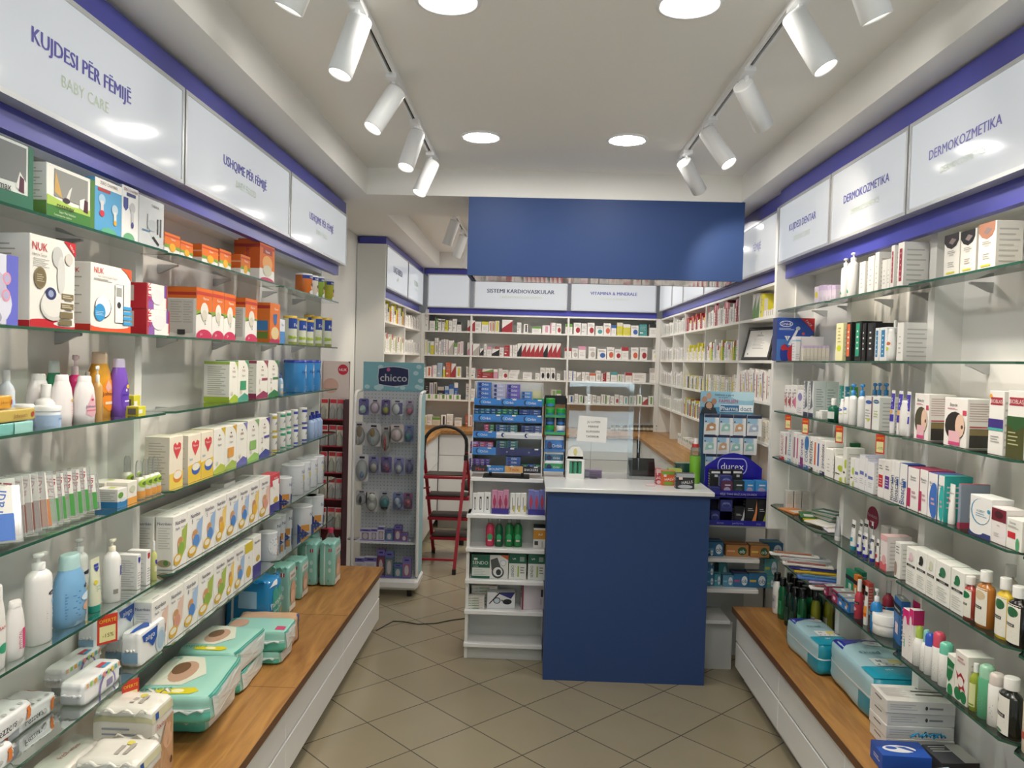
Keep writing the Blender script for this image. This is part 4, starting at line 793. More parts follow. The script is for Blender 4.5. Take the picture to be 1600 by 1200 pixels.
for i in range(9):
    w_ = (g1 - g0) / 9; D = V[(4, 2, 0, 3, 1)[i % 5]]; make(D, w_ - .004, .058, .17, 'L', (XFL - .062 - .03, g0 - .01 + w_ * (i + .5)), z6 + .0006, D['l'], r.ctx)
r.ctx = 'on the lowest left shelf'
bucket = dict(nlon, l='white formula bucket with wire handle at the shelf end', f=[('t', .6, .8, .1, 'Nutrilon', '2c3f86', .5), ('e', .4, .5, .3, .35, 'b9c3cb'), ('e', .4, .55, .28, .33, 'e4e7ea')])
r(bucket, 850, 600, 932, h=.13, w=.085); r(nlon, 868, 552, 970, h=.14, w=.085, xf=-1.24); r(nlon, 905, 525, 1002, h=.14, w=.085, xf=-1.24); r(nlon, 950, 500, 1050, h=.14, w=.085, xf=-1.24)
r(nlon, 1050, 380, 1175, h=.145, w=.12); r(nlg, 1090, 350, 1215, h=.16, w=.115, xf=-1.2); r(nlon, 1150, 338, 1250, h=.16, w=.11)
# ---- fifth shelf, near bottles
r = Row('L', z5, XFL, A7, 'on the fifth left shelf')
r(C('lotion_bottle', 'white bottle with red and green print cut by the left edge', 'gf0efec', sh='oval', f=[('e', .6, .3, .3, .12, '3aa07a'), ('t', .5, .8, .08, 'MAM', 'c03a3a')], **JW), -60, 300, 22)
r(C('lotion_bottle', 'white AVENTAL bottle with vertical pink label', 'gf1efee', sh='oval', ch=.1, c='gf3f2f0', flat=.55, f=[('r', .58, .1, .95, .75, 'd43a78'), ('t', .45, .42, .12, 'AVENTAL', 'c43a6a', .6, 90)], **JW), 25, 375, 117)
r(C('pump_bottle', 'large white chicco pump bottle with tiny elephant', 'gf2f1ef', sh='pump', ch=.18, flat=.7, noz=1, f=[('e', .68, .92, .2, .05, '1f2440'), ('t', .68, .92, .05, 'chicco', 'f0f0f0', .25), ('e', .72, .72, .1, .04, '6aa0d0'), ('l', .4, .3, .9, .55, 5, 'a9b4c6')], **JW), 122, 140, 252)
r(C('laundry_bottle', 'large light blue softener bottle with clear cap', 'g7fb2dc', sh='oval', ch=.2, c='gb8dcdc', flat=.62, f=[('e', .75, .9, .16, .05, '1f2440'), ('t', .75, .9, .05, 'chicco', 'f0f0f0', .22), ('l', .05, .1, .45, .85, 9, '4a82bc'), ('e', .72, .3, .2, .13, 'cfa58e'), ('e', .72, .6, .25, .12, 'd6e8f6'), ('t', .7, .06, .07, 'x60', '3a5aa0', .3)], **JW), 266, 145, 415)
r(C('pump_bottle', 'white chicco pump bottle with yellow label behind the blue one', 'gf2f1ef', sh='pump', ch=.2, flat=.7, c='gf2f1ef', noz=1, f=[('e', .6, .85, .3, .06, '1f2440'), ('r', .3, .3, .9, .36, 'd8c23a')], **JW), 342, 70, 432, xf=-1.235)
r(C('cream_tube', 'clear yellow tube with teal cap at the bottom', 'gdcdfc4', k='tube', c='g1f9a86', ch=.13, cat='tube', f=[('p', '2d3f9a', [(.3, .95), (.75, .95), (.72, .82), (.5, .75), (.32, .82)]), ('t', .52, .88, .05, 'mustela', 'f0f0f0', .36), ('e', .3, .5, .15, .06, 'd8c84a'), ('l', .3, .25, .85, .4, 4, '5a9a8a')]), 424, 165, 506)
r(C('pump_bottle', 'white pump bottle with yellow spout and blue badge', 'gf3f3f1', sh='pumpr', ch=.2, c='ge9e4cf', noz=1, f=[('r', .5, .68, .98, 1, '33399a'), ('t', .74, .84, .07, 'mustela', 'f2f2f2', .34), ('r', .1, .1, .35, .25, '8a8a84'), ('l', .5, .15, .9, .4, 4, 'a9a99a')], **JW), 508, 70, 592)
r(C('bath_oil_bottle', 'small oil bottle with white cap and violet badge', 'gcfd48a', sh='round', ch=.24, f=[('p', '4a3fa0', [(.2, .95), (.8, .95), (.75, .75), (.5, .65), (.25, .75)]), ('r', .1, .3, .5, .6, 'e8e4c0')], **JW), 742, 80, 772)
mus = C('skincare_carton', 'white skincare carton with blue shield', 'eeeeec', d=.06, f=[('p', '3a3f9e', [(.2, .92), (.8, .92), (.75, .8), (.5, .74), (.25, .8)]), lines(.1, .5, 6)], s=[('l', .15, .1, .85, .85, 12, 'bfc1c6'), ('r', .3, .5, .4, .75, 'd4d5d8')])
r(mus, 676, 150, 694, xf=-1.17); r(mus, 652, 145, 668, xf=-1.22); r(dict(mus, l='white skincare carton with red shield', f=[('p', 'c03a3a', [(.2, .92), (.8, .92), (.75, .8), (.5, .74), (.25, .8)]), lines(.1, .5, 6)]), 722, 130, 742)
# ---- lowest shelf, near: wipes
r = Row('L', z6, XFL, A7, 'on the lowest left shelf')
def wipes(l, **kw): return C('wipes_pack', l, 'pf2f3f3', k='pack', cat='wipes', **kw)
blob = lambda u, v: ('p', 'p1f55b0', [(u - .28, v + .18), (u + .28, v + .2), (u + .24, v - .1), (u + .1, v - .3), (u - .05, v - .1), (u - .22, v - .02)])
ping = wipes('white wipes pack with blue cloud logo', n_=5, amp=.02, fin=.012, finz=.5, finw=.5, f=[blob(.36, .7), ('t', .36, .74, .16, 'pingo', 'f0f3f8', .3), ('t', .62, .93, .08, 'duo', '5a6a8a', .2), ('e', .75, .42, .2, .34, 'pcfdfe9'), ('e', .75, .42, .15, .26, 'pa9c4dc'), ('r', .93, .1, .97, .8, '2a3a5a')], s=[('r', .1, .15, .9, .45, 'p8fb4cf')], t=[blob(.3, .4)])
def lay(D, x, yt, w, d, h, z, X, label=None, rot=0, crop=A7, ctx='', Y=None):
    """a soft pack laid at height z, its near top edge seen at x"""
    if Y is None: Y = solve(crop[0] + x * crop[2], None, (X, 0, z), 1)
    return make(D, w, d, h, 'L', (X, Y + w / 2), z, label or D['l'], ctx, math.radians(rot))
cx = 'on the lowest left shelf'
lay(ping, 640, 0, .17, .06, .105, z6 + .001, -1.185, ctx=cx, label='white and blue wipes pack nearest the diaper packs'); lay(ping, 560, 0, .15, .06, .075, z6 + .001, -1.255, ctx=cx, label='lower white and blue wipes pack of the pair')
lay(ping, 525, 0, .17, .06, .10, z6 + .077, -1.255, ctx=cx, label='upper white and blue wipes pack of the pair'); lay(ping, 425, 0, .14, .055, .10, z6 + .05, -1.30, ctx=cx, label='white and blue wipes pack behind the price tag')
col = wipes('white wipes pack with colourful squares and violet arc', n_=5, amp=.015, fin=.015, f=[('e', .6, .2, .22, .7, 'p8f7fc4'), ('e', .6, .2, .18, .6, 'pf0f0ee'), ('r', .55, .2, .72, .5, '8a84a8')] + [('r', .06 + .1 * i, .72, .12 + .1 * i, .92, c) for i, c in enumerate(('e0b48a', '9fc46a', 'd9a84a', '7fc0c8', 'd98a8a', 'a8c46a', 'e0c84a', '6ab0a0', 'd9a07a'))], t=[('r', .6, .3, .78, .5, 'c8404a'), ('r', .6, .15, .78, .3, '4aa0c8')])
lay(col, 350, 0, .19, .07, .062, z6 + .001, -1.205, ctx=cx); lay(dict(col, l='white wipes pack with colourful edge against the wall'), 262, 0, .19, .06, .055, z6 + .02, -1.29, ctx=cx)
fez = wipes('white wipes pack with orange ends and dot pattern', n_=5, amp=.03, fin=.022, finc='pe4e2de', seed=5, t=[('r', .02, .02, .14, .98, 'pd8622c'), ('r', .3, .25, .72, .75, 'pf2f1ed'), ('e', .5, .6, .06, .1, 'e0b83a'), ('t', .52, .4, .12, 'baby wipes', 'a9a49a', .3)] + [('e', .2 + .13 * (i % 6), .12 + .76 * (i // 6), .025, .05, 'pc9c9c6') for i in range(12)],
  f=[('r', 0, 0, .12, 1, 'pd8622c'), ('r', .12, .1, .3, .9, 'pbfc2c9'), ('t', .55, .5, .42, 'Fezzers', '23232a', .3), ('r', .86, .2, .93, .8, 'e07a2e'), ('e', .3, .8, .04, .14, 'pc9c9c6'), ('e', .74, .4, .04, .14, 'pc9c9c6')], s=[('r', .1, .1, .5, .9, 'pa9adb4'), ('r', .5, .1, .9, .9, 'pd8622c')])
lay(fez, 0, 0, .24, .125, .052, z6 + .001, -1.235, ctx=cx, Y=1.52, label='lower white wipes pack with orange ends on the near glass', rot=-2)
lay(fez, 0, 0, .25, .125, .052, z6 + .055, -1.245, ctx=cx, Y=1.60, label='upper white wipes pack with orange ends, dotted', rot=3)
lay(dict(fez, seed=8), 0, 0, .22, .10, .05, z6 + .001, -1.285, ctx=cx, Y=1.80, label='dotted white wipes pack lying behind along the wall')
lay(wipes('pale pack with red seam lying at the left edge', seed=11, amp=.04, t=[('r', 0, .48, 1, .52, 'c06a6a')]), 0, 0, .2, .12, .06, z6 + .001, -1.24, ctx='on the lowest left shelf', Y=1.29)
# ---- price tags hanging from the glass edge
def offer(side, x, y, z, w=.05, h=.075, label='', rot=0):
    g = G(); g.box(-w / 2, w / 2, -.001, 0, -h, 0, 'cf3a26')
    deco(g, lambda u, v, o: (-w / 2 + u * w, -.001 - o, -h + v * h), w, h, [('r', .1, .08, .9, .62, 'e6dfa2'), ('t', .5, .8, .18, 'OFERTË', 'f0d23a', .84), ('t', .52, .3, .14, '-15%', '6a6a3a', .7)])
    o = g.obj('price_tag'); o.location = (x, y, z); o.rotation_euler = (0, 0, math.radians({'L': 90, 'R': -90}[side] + rot)); tag(o, label, 'price tag', 'red offer tags hanging from the shelf edges')
def tagat(side, x, y, z, label, rot=0, w=.05, h=.075):
    X = -1.147 if side == 'L' else 1.247; Y = solve(x, None, (X, 0, z), 1); offer(side, X, Y, z, w, h, label, rot)
tagat('L', 168, 955, z5 - .005, 'red OFERTË price tag hanging below the near glass shelf on the left', -35, .055, .08); tagat('L', 204, 1078, z6 - .005, 'red OFERTË price tag hanging lowest on the left side', -35, .05, .085)
# ---- bench goods
bz = .3865
def bench_pack(D, X, Y, w, d, h, z=bz, rot=0, label=None): return make(D, w, d, h, 'L', (X, Y), z, label or D['l'], '', math.radians(rot))
tl = 'p9fd8ca'
pam = C('diaper_pack', '', tl, k='pack', cat='diaper pack', n_=5, amp=.015, fin=.02, finc='pe9efec', finw=.8, t=[('p', 'pe6ead8', [(.25, 1), (.25, .5), (.5, .3), (.9, .5), (1, 1)]), ('e', .55, .62, .24, .17, 'pc9a58c'), ('e', .62, .68, .14, .11, 'p7a5a40'), ('t', .17, .82, .12, 'Pampers', '2f9a8a', .5, -80), ('p', 'pe0d428', [(.06, .72), (.17, .76), (.2, .3), (.13, .22), (.07, .3)]), ('e', .13, .48, .04, .08, 'f0efc0'), ('r', 0, 0, 1, .03, 'p2f9a8a')],
   f=[('p', 'pe0e9e6', [(.04, .9), (.96, .9), (.9, .12), (.5, .04), (.1, .12)]), ('r', 0, .92, 1, .97, 'p2f9a8a')], s=[('r', .0, .52, 1, .56, 'pe6efec'), ('r', .0, .0, 1, .42, 'p5fc4b0'), ('e', .2, .62, .05, .06, 'pd6eee6')])
pd2 = dict(pam, seed=7)
bench_pack(pam, -1.145, 2.655, .28, .21, .085, rot=0, label='teal diaper pack at the bottom of the front stack'); bench_pack(pd2, -1.118, 2.575, .36, .25, .09, z=bz + .084, rot=5, label='teal diaper pack on top of the front stack, sleeping baby picture')
bench_pack(pd2, -1.145, 2.95, .28, .21, .08, label='teal diaper pack under another, second stack from the front', rot=2); bench_pack(pam, -1.15, 2.93, .29, .23, .09, z=bz + .079, rot=-3, label='teal diaper pack on top of the second stack')
pnk = dict(pam, seed=13, t=[('p', 'pd0487a', [(.1, .04), (.35, .05), (.34, .2), (.12, .2)]), ('r', .0, .9, 1, .95, 'p2fa08e'), ('e', .5, .8, .3, .15, 'pd0a890')])
bench_pack(pnk, -1.105, 3.195, .175, .27, .085, rot=3, z=bz + .05, label='teal diaper pack with pink badge leaning over its neighbours'); bench_pack(dict(pam, seed=17), -1.11, 3.19, .165, .25, .05, label='teal diaper pack under the pink badge one')
bench_pack(C('diaper_pack', 'orange brown diaper pack with blue corner lying behind the teal ones', 'pd9b08a', k='pack', cat='diaper pack', amp=.03, n_=5, fin=.02, f=[('r', .7, 0, 1, 1, 'p2d4f9c')], s=[('r', 0, .4, 1, 1, 'pb07a5a')]), -1.12, 3.345, .12, .25, .12, rot=2)
bp = C('diaper_pack', 'bright blue diaper pack standing upright with green heart', 'p1f86c4', k='pack', cat='diaper pack', amp=.02, n_=5, fin=.02, finz=.98, f=[('p', 'p35a89a', [(.5, .1), (.2, .5), (.22, .8), (.45, .86), (.55, .78), (.7, .86), (.9, .8), (.9, .5)]), ('t', .55, .6, .12, 'Pampers', 'eef4f0', .5, 15), ('t', .55, .46, .06, 'active baby', 'e0efe8', .4, 15), ('e', .85, .25, .12, .2, 'pc08a6a'), ('e', .45, .12, .09, .08, 'p7fc43a'), ('p', 'pf0f3f5', [(.0, .9), (.3, .98), (.6, 1), (.5, .88)])], s=[('r', .3, .5, .7, .8, 'p9fc8e6'), ('r', .15, 0, .2, 1, 'pe6eef4')])
bench_pack(bp, -1.225, 3.475, .13, .21, .25, rot=-6)
gp = C('diaper_pack', '', 'p8fc8bc', k='pack', cat='diaper pack', n_=6, amp=.015, fin=.01, finz=.97, f=[('r', .1, .7, .9, .86, 'pe8e2dc'), ('t', .5, .78, .07, 'bambo', '4a4a44', .7), ('e', .55, .4, .35, .25, 'pd0a288'), ('e', .5, .35, .2, .12, 'pe6c8b0'), ('r', .1, .05, .9, .18, 'pe8ebe6')], s=[('r', .32, 0, .38, 1, 'pe6efec'), ('r', .6, .78, .78, .86, 'pb03040'), ('r', .67, .78, .71, .86, 'f0f0f0'), ('e', .68, .55, .09, .05, 'pc6e2da'), ('e', .68, .38, .09, .05, 'pc6e2da'), ('t', .6, .15, .06, '3', '3a6a60')])
for i, (x, y, w_, d_, h_, l) in enumerate([(-1.19, 3.765, .12, .10, .235, 'green diaper pack standing nearest on the bench'), (-1.20, 4.01, .13, .10, .20, 'green diaper pack standing second on the bench'), (-1.185, 4.255, .13, .09, .235, 'tall green diaper pack at the bench end, closer to the wall'), (-1.085, 4.265, .14, .085, .24, 'tall green diaper pack at the aisle side of the bench end'), (-1.25, 4.42, .12, .10, .24, 'green diaper pack half hidden behind the tall ones')]): bench_pack(dict(gp, seed=20 + i), x, y, w_, d_, h_, label=l)
bb = C('diaper_pack', '', 'pe9e6dc', k='pack', cat='diaper pack', amp=.02, n_=5, fin=.012, finz=.98, f=[('r', 0, .86, 1, .96, 'pd8d4b0'), ('r', .1, .87, .22, .95, 'p2f5aa8'), ('t', .3, .78, .06, 'Fixies', 'b0302a', .4), ('p', 'pc49c78', [(.1, .1), (.95, .08), (.95, .8), (.55, .78), (.2, .5)]), ('e', .6, .6, .22, .14, 'pdcb496'), ('e', .3, .3, .05, .04, '6a4a34'), ('e', .5, .22, .05, .04, '6a4a34'), ('e', .75, .3, .05, .04, '6a4a34')], s=[('r', 0, .86, 1, .93, 'pc8c49c'), ('l', .2, .15, .8, .8, 12, 'p8f9aa8')], t=[('l', .3, .3, .7, .5, 2, 'a9a49a'), ('e', .7, .4, .06, .06, 'd8cc5a')])
bench_pack(bb, -1.045, 1.98, .14, .17, .22, label='white diaper pack with baby photo, nearest to the aisle', rot=0); bench_pack(dict(bb, seed=31), -1.11, 2.18, .13, .18, .26, label='white diaper pack with baby photo behind its twin')
w6 = C('diaper_pack', 'white puffy diaper pack with green size 6 square', 'pe9ece9', k='pack', cat='diaper pack', amp=.05, n_=4, fin=.01, seed=41, s=[('r', .62, .6, .85, .85, 'p3f8a3a'), ('t', .73, .72, .14, '6', 'f2f6f0'), ('r', .0, .3, .5, .95, 'p3a5fa0'), ('t', .73, .35, .14, 'bebo', '3a4a6a', .4, -90)], f=[])
bench_pack(w6, -1.10, 1.76, .22, .26, .20, rot=0)
bench_pack(C('diaper_pack', 'white and blue pack lying nearest at the bottom left', 'peef0f0', k='pack', cat='diaper pack', amp=.03, n_=5, fin=.02, t=[('r', .2, .5, .7, .8, 'p3f78b8'), ('r', 0, .9, 1, 1, 'p1f3f9a')], s=[('r', .1, .1, .9, .5, 'p5f8fc4')]), -1.13, 1.44, .26, .22, .16)
bench_pack(C('diaper_pack', 'grey plastic wrapped pack beneath the wipes at left', 'pb9bcc0', k='pack', cat='diaper pack', amp=.04, n_=4, fin=.02, seed=51, t=[('r', .1, .2, .9, .8, 'pa3a6ac')]), -1.27, 1.62, .3, .12, .2)
bench_pack(C('wipes_pack', 'cream wipes pack with red script beside the size six pack', 'pece9e0', k='pack', cat='wipes', amp=.03, n_=5, fin=.015, seed=55, t=[('t', .5, .5, .14, 'fresh wipes', 'b05a4a', .6)]), -1.22, 2.05, .22, .10, .17)
# ================================================================ RIGHT WALL
C1 = (1200, 320, .25); C2 = (1200, 560, .16667); C3 = (1380, 580, .16667); C4 = (1200, 700, .25); C5 = (1200, 820, .16667); C6 = (1380, 840, .30014); C8 = (1080, 820, .31667); C9 = (1280, 880, .11666)
y1, y2, y3, y4, y5, y6 = LV['R']; XFR = 1.266
def fc(D, x0, yt, x1, Y, z, crop, ctx, d=.05, label=None, h=None):
    """a box on the right shelves turned to face the camera"""
    q = Row('B', z, Y, crop, ctx); return q(D, x0, yt, x1, label, d=d, h=h, order=None) if h else q(D, x0, yt, x1, label, d=d, order=None)
r = Row('R', y1, XFR, C1, 'on the top right shelf')
lil = plain('pastille_pack', 'small lilac pack', 'd6cbdc', band=(.7, 1, 'c9b9d6'), d=.05)
for i, x in enumerate((318, 342, 368, 396)): r(lil, x, 505, x + 24)
r(dict(lil, l='small lilac pack with yellow sticker', f=[('e', .5, .5, .3, .2, 'd8c83a')]), 288, 515, 314)
pw = C('pump_bottle', 'tall white pump bottle with teal base mark', 'gf2f2f0', k='bottle', sh='pump', ch=.2, flat=.7, cat='bottle', noz=-1, f=[('e', .3, .02, .3, .16, 'g3aa88a'), ('l', .2, .4, .8, .6, 3, 'b9c4bd')])
r(pw, 452, 330, 508, h=.165); r(pw, 492, 318, 562, h=.18)
wc = plain('skincare_carton', 'plain white skincare carton', 'eeece6', txt=None, d=.075)
wc['f'] = [('l', .3, .2, .7, .5, 3, 'c0bfba'), ('r', .4, .62, .6, .64, '8a8a88')]
for a in ((566, 362, 600), (618, 328, 656), (662, 300, 686), (708, 348, 738), (740, 340, 758)): r(wc, *a)
rc = plain('skincare_carton', 'white carton with vertical dark red stripe', 'efede8', d=.085); rc['f'] = [('r', .3, .12, .72, .86, 'a3283f'), ('l', .42, .2, .6, .8, 5, 'd9a0aa')]
r(rc, 762, 256, 782); r(rc, 804, 242, 842)
def dye(l, c): return dict(plain('hair_colour_carton', l, 'efece4', d=.075, cat='box'), f=[('p', c, [(0, 1), (.95, 1), (.95, .82), (.8, .7), (.5, .64), (.2, .7), (0, .82)]), ('p', '8a7a78', [(.3, .8), (.5, .9), (.8, .84), (.55, .74)]), ('t', .5, .5, .04, 'SHADE', '8a8a88', .5), ('l', .25, .54, .75, .6, 2, 'b0aca4'), ('l', .3, .22, .7, .34, 3, 'a9a7a0'), ('r', .2, .06, .75, .1, 'dcd83a')])
r(dye('tall hair colour carton with dark photo, first of three', '2b2628'), 1095, 196, 1190); r(dye('tall hair colour carton with black photo, middle of three', '18171a'), 1197, 172, 1292); r(dye('tall hair colour carton with copper face photo, nearest of three', 'b07c64'), 1308, 128, 1416)
# second shelf
cx = 'on the second right shelf'
CE = (1150, 470, .125)
fc(C('toothbrush_box', 'blue and red Oral-B electric toothbrush box facing the room', '2f55b0', f=[('r', 0, 0, 1, .5, '4a7fc8'), ('p', 'd8333c', [(.62, 1), (1, 1), (1, .68)]), ('p', 'eceef0', [(1, .68), (1, .62), (.8, .55), (.5, .0), (1, 0)]), ('e', .24, .86, .18, .07, 'f2f4f8'), ('e', .24, .86, .165, .055, '2f4fa8'), ('t', .24, .86, .06, 'Oral-B', 'f4f6fa', .28), ('t', .85, .88, .055, 'PACK', 'f4f0f0', .3, -45), ('l', .05, .72, .45, .76, 2, 'b9c8e8'),
  ('p', 'e9edf2', [(.3, .38), (.38, .36), (.58, .74), (.54, .78)]), ('e', .56, .76, .06, .045, 'd0d8e0'), ('p', 'e6eaf0', [(.2, .58), (.28, .46), (.36, .58)]), ('t', .28, .54, .07, '1', '33343a', .1), ('e', .22, .17, .13, .22, '2c3f9a'), ('e', .42, .16, .13, .2, 'c8343c'), ('p', 'c22f3a', [(.1, .32), (.2, .4), (.3, .3), (.4, .38), (.55, .26), (.5, .18), (.3, .26), (.14, .24)]), ('e', .7, .64, .04, .03, 'd05a4a')], s=[('r', 0, 0, 1, 1, '33407a')], cat='box'), 500, 210, 965, 3.98, y2, CE, cx, d=.07)
fc(plain('toothpaste_box', 'white and lilac carton in front of the toothbrush box', 'e6e2e8', d=.03), 800, 445, 1090, 3.80, y2, CE, cx, d=.05)
fc(plain('toothpaste_box', 'narrow white carton with pale blue stripe by the toothbrush box', 'eceaee', band=(.8, .86, '8ac4e0')), 738, 445, 798, 3.78, y2, CE, cx, d=.05)
for i in range(7): fc(plain('pastille_pack', 'small cream and lilac dispenser pack', 'e0dace', band=(.85, 1, 'cbb9d8'), d=.03), 830 + i * 48, 560, 874 + i * 48, 3.66, y2, CE, cx, d=.03)
r = Row('R', y2, XFR, CE, cx)
leaf = plain('toothpaste_box', 'pale yellow carton with round lime sticker', 'ebe6b4', d=.07); leaf['f'] = [('e', .5, .34, .3, .08, 'c9d62a'), ('l', .3, .5, .7, .9, 5, 'b5a46a')]
r(leaf, 1238, 285, 1325)
def bk(l, c): return dict(plain('toothpaste_box', l, '17181a', d=.08), f=[('r', .15, .12, .75, .95, c), ('l', .3, .3, .6, .8, 4, 'e0e0da')], s=[('e', .5, .2, .3, .12, '6fae3a'), ('l', .2, .4, .8, .8, 4, '5a5c5e')])
r = Row('R', y2, XFR, C1, cx)
r(bk('black toothpaste carton with orange stripe', 'd9673a'), 484, 735, 514); r(bk('black toothpaste carton with green stripe', '2a9a78'), 538, 730, 576); r(bk('black toothpaste carton with green leaf spot', '2a2c2e'), 582, 742, 604); r(bk('black toothpaste carton nearest the blue tubes', '2a2c2e'), 615, 740, 662)
tb = dict(plain('toothpaste_box', 'white carton with vertical blue panel', 'eef0f0', d=.04), f=[('r', .2, .12, .7, .92, '3a86b8'), ('l', .35, .2, .55, .8, 5, 'dce9f0')])
r(tb, 664, 770, 690); r(tb, 694, 768, 738)
r(C('lotion_bottle', 'white bottle with orange dots and lime sticker', 'gf0f0ec', k='bottle', sh='oval', ch=.1, cat='bottle', f=[('e', .6, .8, .2, .1, 'd8763a'), ('e', .4, .5, .25, .12, 'c9d62a'), ('e', .3, .75, .1, .06, 'c05a4a')]), 738, 775, 796)
r(C('serum_bottle', 'clear capped white bottle', 'ge9e8e4', k='bottle', sh='round', ch=.15, c='ge2e2de', cat='bottle', f=[('l', .2, .1, .8, .5, 4, 'b9b8b0')]), 765, 722, 812, xf=1.32); r(dict(wc, l='large white carton beside clear capped bottles', d=.1), 800, 738, 840)
# third shelf
r = Row('R', y3, XFR, C2, 'on the third right shelf')
dia = lambda l, c, sd='ece9e2': dict(plain('skincare_carton', l, 'f0ede8', d=.06), f=[('p', c, [(.1, .4), (.9, .62), (.9, .18)]), ('t', .3, .5, .3, 'CARE', '9a5a5a', .5, 90), ('l', .5, .7, .9, .85, 2, 'b0aaa4')])
r(dia('white carton with pink diamond and print', 'c0645a'), 150, 248, 178); r(dia('white carton with dark pink diamond', 'a83a4a'), 180, 250, 214); r(dia('white carton with light pink diamond', 'e0789a'), 217, 247, 262)
r(plain('skincare_carton', 'white carton with violet patch', 'ece9ea', img=(.72, .16, '8c84b8'), d=.05), 268, 292, 322, xf=1.262)
cb = C('serum_bottle', 'pale bottle with striped clear cap at the back', 'ge9e6e2', k='bottle', sh='round', ch=.3, c='gdcdcd8', cat='bottle')
r(cb, 155, 188, 218, xf=1.34); r(cb, 245, 188, 312, xf=1.34)
zb = dict(plain('whitening_box', 'white and grey striped whitening carton', 'dcdedd', d=.11), f=[('p', '6a6c74', [(.2, 1), (.8, 1), (.6, .6), (.9, .3), (.3, .2), (.5, .55)]), ('r', 0, 0, 1, .12, '2d3050'), ('l', .1, .2, .25, .95, 9, '3a3c44')], s=[('r', 0, 0, 1, 1, 'c4cac9'), ('r', .48, 0, .5, 1, 'aab0b0'), ('l', .55, .2, .9, .8, 8, '8d9494'), ('l', .1, .3, .4, .8, 8, '8d9494')])
r(zb, 326, 212, 370); r(zb, 376, 212, 420)
sm = plain('skincare_carton', 'small white carton lying low with lime dot', 'e3e3de', d=.06); sm['s'] = [('e', .15, .7, .1, .2, 'c9d62a'), ('l', .3, .5, .9, .8, 2, 'a9a9a4')]
r(sm, 445, 440, 475, h=.03, label='small white carton on top of two others'if 0 else None); r(plain('skincare_carton', 'small white carton beside the green mouthwash', 'e6e6e2', d=.06), 476, 485, 500)
r(C('mouthwash_bottle', 'small dark green bottle with white cap', 'g12624a', k='bottle', sh='round', ch=.3, c='gf2f2f0', cat='bottle', span=150, f=[('r', .0, .05, 1, .8, 'd8dcd8'), ('l', .1, .2, .8, .6, 4, '6a8a7a')]), 562, 375, 662)
teal = dict(plain('toothpaste_box', 'teal toothpaste carton leaning at the back', '3f9a92', d=.03), f=[('t', .5, .5, .3, 'JORDAN', 'e6f0ee', .8, 90)])
r(teal, 640, 255, 700, xf=1.35, rot=-14); r(dict(teal, l='teal toothpaste carton with blue stripe leaning', b='2f7fa0'), 700, 262, 735, xf=1.33, rot=-14); r(dict(teal, l='green toothpaste carton at the back', b='5aa84a'), 735, 265, 765, xf=1.34)
cet = dict(k='bottle', cat='bottle')
cf = [('e', .5, .82, .42, .1, '3a5fb0'), ('t', .5, .82, .07, 'Cetaphil', 'f0f4f8', .7), ('r', .1, .5, .95, .54, 'a8c83a'), ('l', .1, .1, .9, .4, 4, '8aa0c8')]
r(C('lotion_bottle', 'short white Cetaphil bottle with green band', 'gf2f2f0', sh='drop', ch=.1, f=cf, **cet), 660, 378, 722); r(C('lotion_bottle', 'white Cetaphil bottle beside the first blue pump', 'gf2f2f0', sh='oval', ch=.08, f=cf, **cet), 702, 360, 762)
pc = C('pump_bottle', 'white bottle with bright blue pump in the front', 'gf3f3f1', sh='pump', ch=.28, c='g3c8fd0', flat=.62, noz=1, f=[], **cet)
r(pc, 748, 240, 832); r(dict(pc, l='white bottle with bright blue pump and grey text'), 830, 240, 915)
for a in ((950, 232, 1028), (1000, 230, 1062), (1052, 232, 1136)): r(dict(pc, l='blue pump bottle behind the Cetaphil cartons'), *a, xf=1.345)
r(dict(plain('skincare_carton', 'white Cetaphil carton with maroon edge', 'eceae6', d=.07), f=[('e', .5, .82, .42, .06, '3a5fa8'), ('r', .88, 0, 1, 1, '6a2a44'), ('l', .1, .3, .8, .6, 4, 'a4a4a8'), ('e', .5, .28, .2, .04, 'd0d83a')]), 902, 352, 970)
r(dict(plain('skincare_carton', 'white Cetaphil carton with green line', 'eef0ea', d=.1), f=[('e', .5, .86, .44, .06, '3a5fa8'), ('t', .5, .86, .04, 'Cetaphil', 'f0f4f8', .7), ('e', .5, .86, .5, .01, '9ac83a'), ('l', .2, .4, .8, .6, 3, 'a8b48a'), ('r', .2, .48, .8, .5, 'd0c83a')]), 975, 358, 1036)
vt = C('cream_tube', 'violet and white tube standing on its cap', 'gf2f0f2', k='tube', ch=.12, c='gf2f2f2', cat='tube', f=[('r', 0, .5, 1, 1, 'g4a3fae'), ('r', 0, .12, 1, .34, 'g4a3fae'), ('e', .5, .42, .3, .07, 'e6b06a'), ('t', .5, .8, .12, 'S', 'f2f2fa', .3), ('l', .2, .56, .8, .64, 2, 'c9c4e8')])
r = Row('R', y3, XFR, C3, 'on the third right shelf')
for a in ((48, 180, 118), (112, 184, 196), (190, 192, 266)): r(vt, *a)
r(C('lotion_bottle', 'plain white bottle with orange stripe label', 'gf3f2ef', sh='oval', ch=.08, flat=.55, f=[('r', 0, .1, .3, .85, 'e0763a'), ('r', 0, .3, .3, .4, 'e8d03a')], k='bottle', cat='bottle'), 148, 275, 250, xf=1.262)
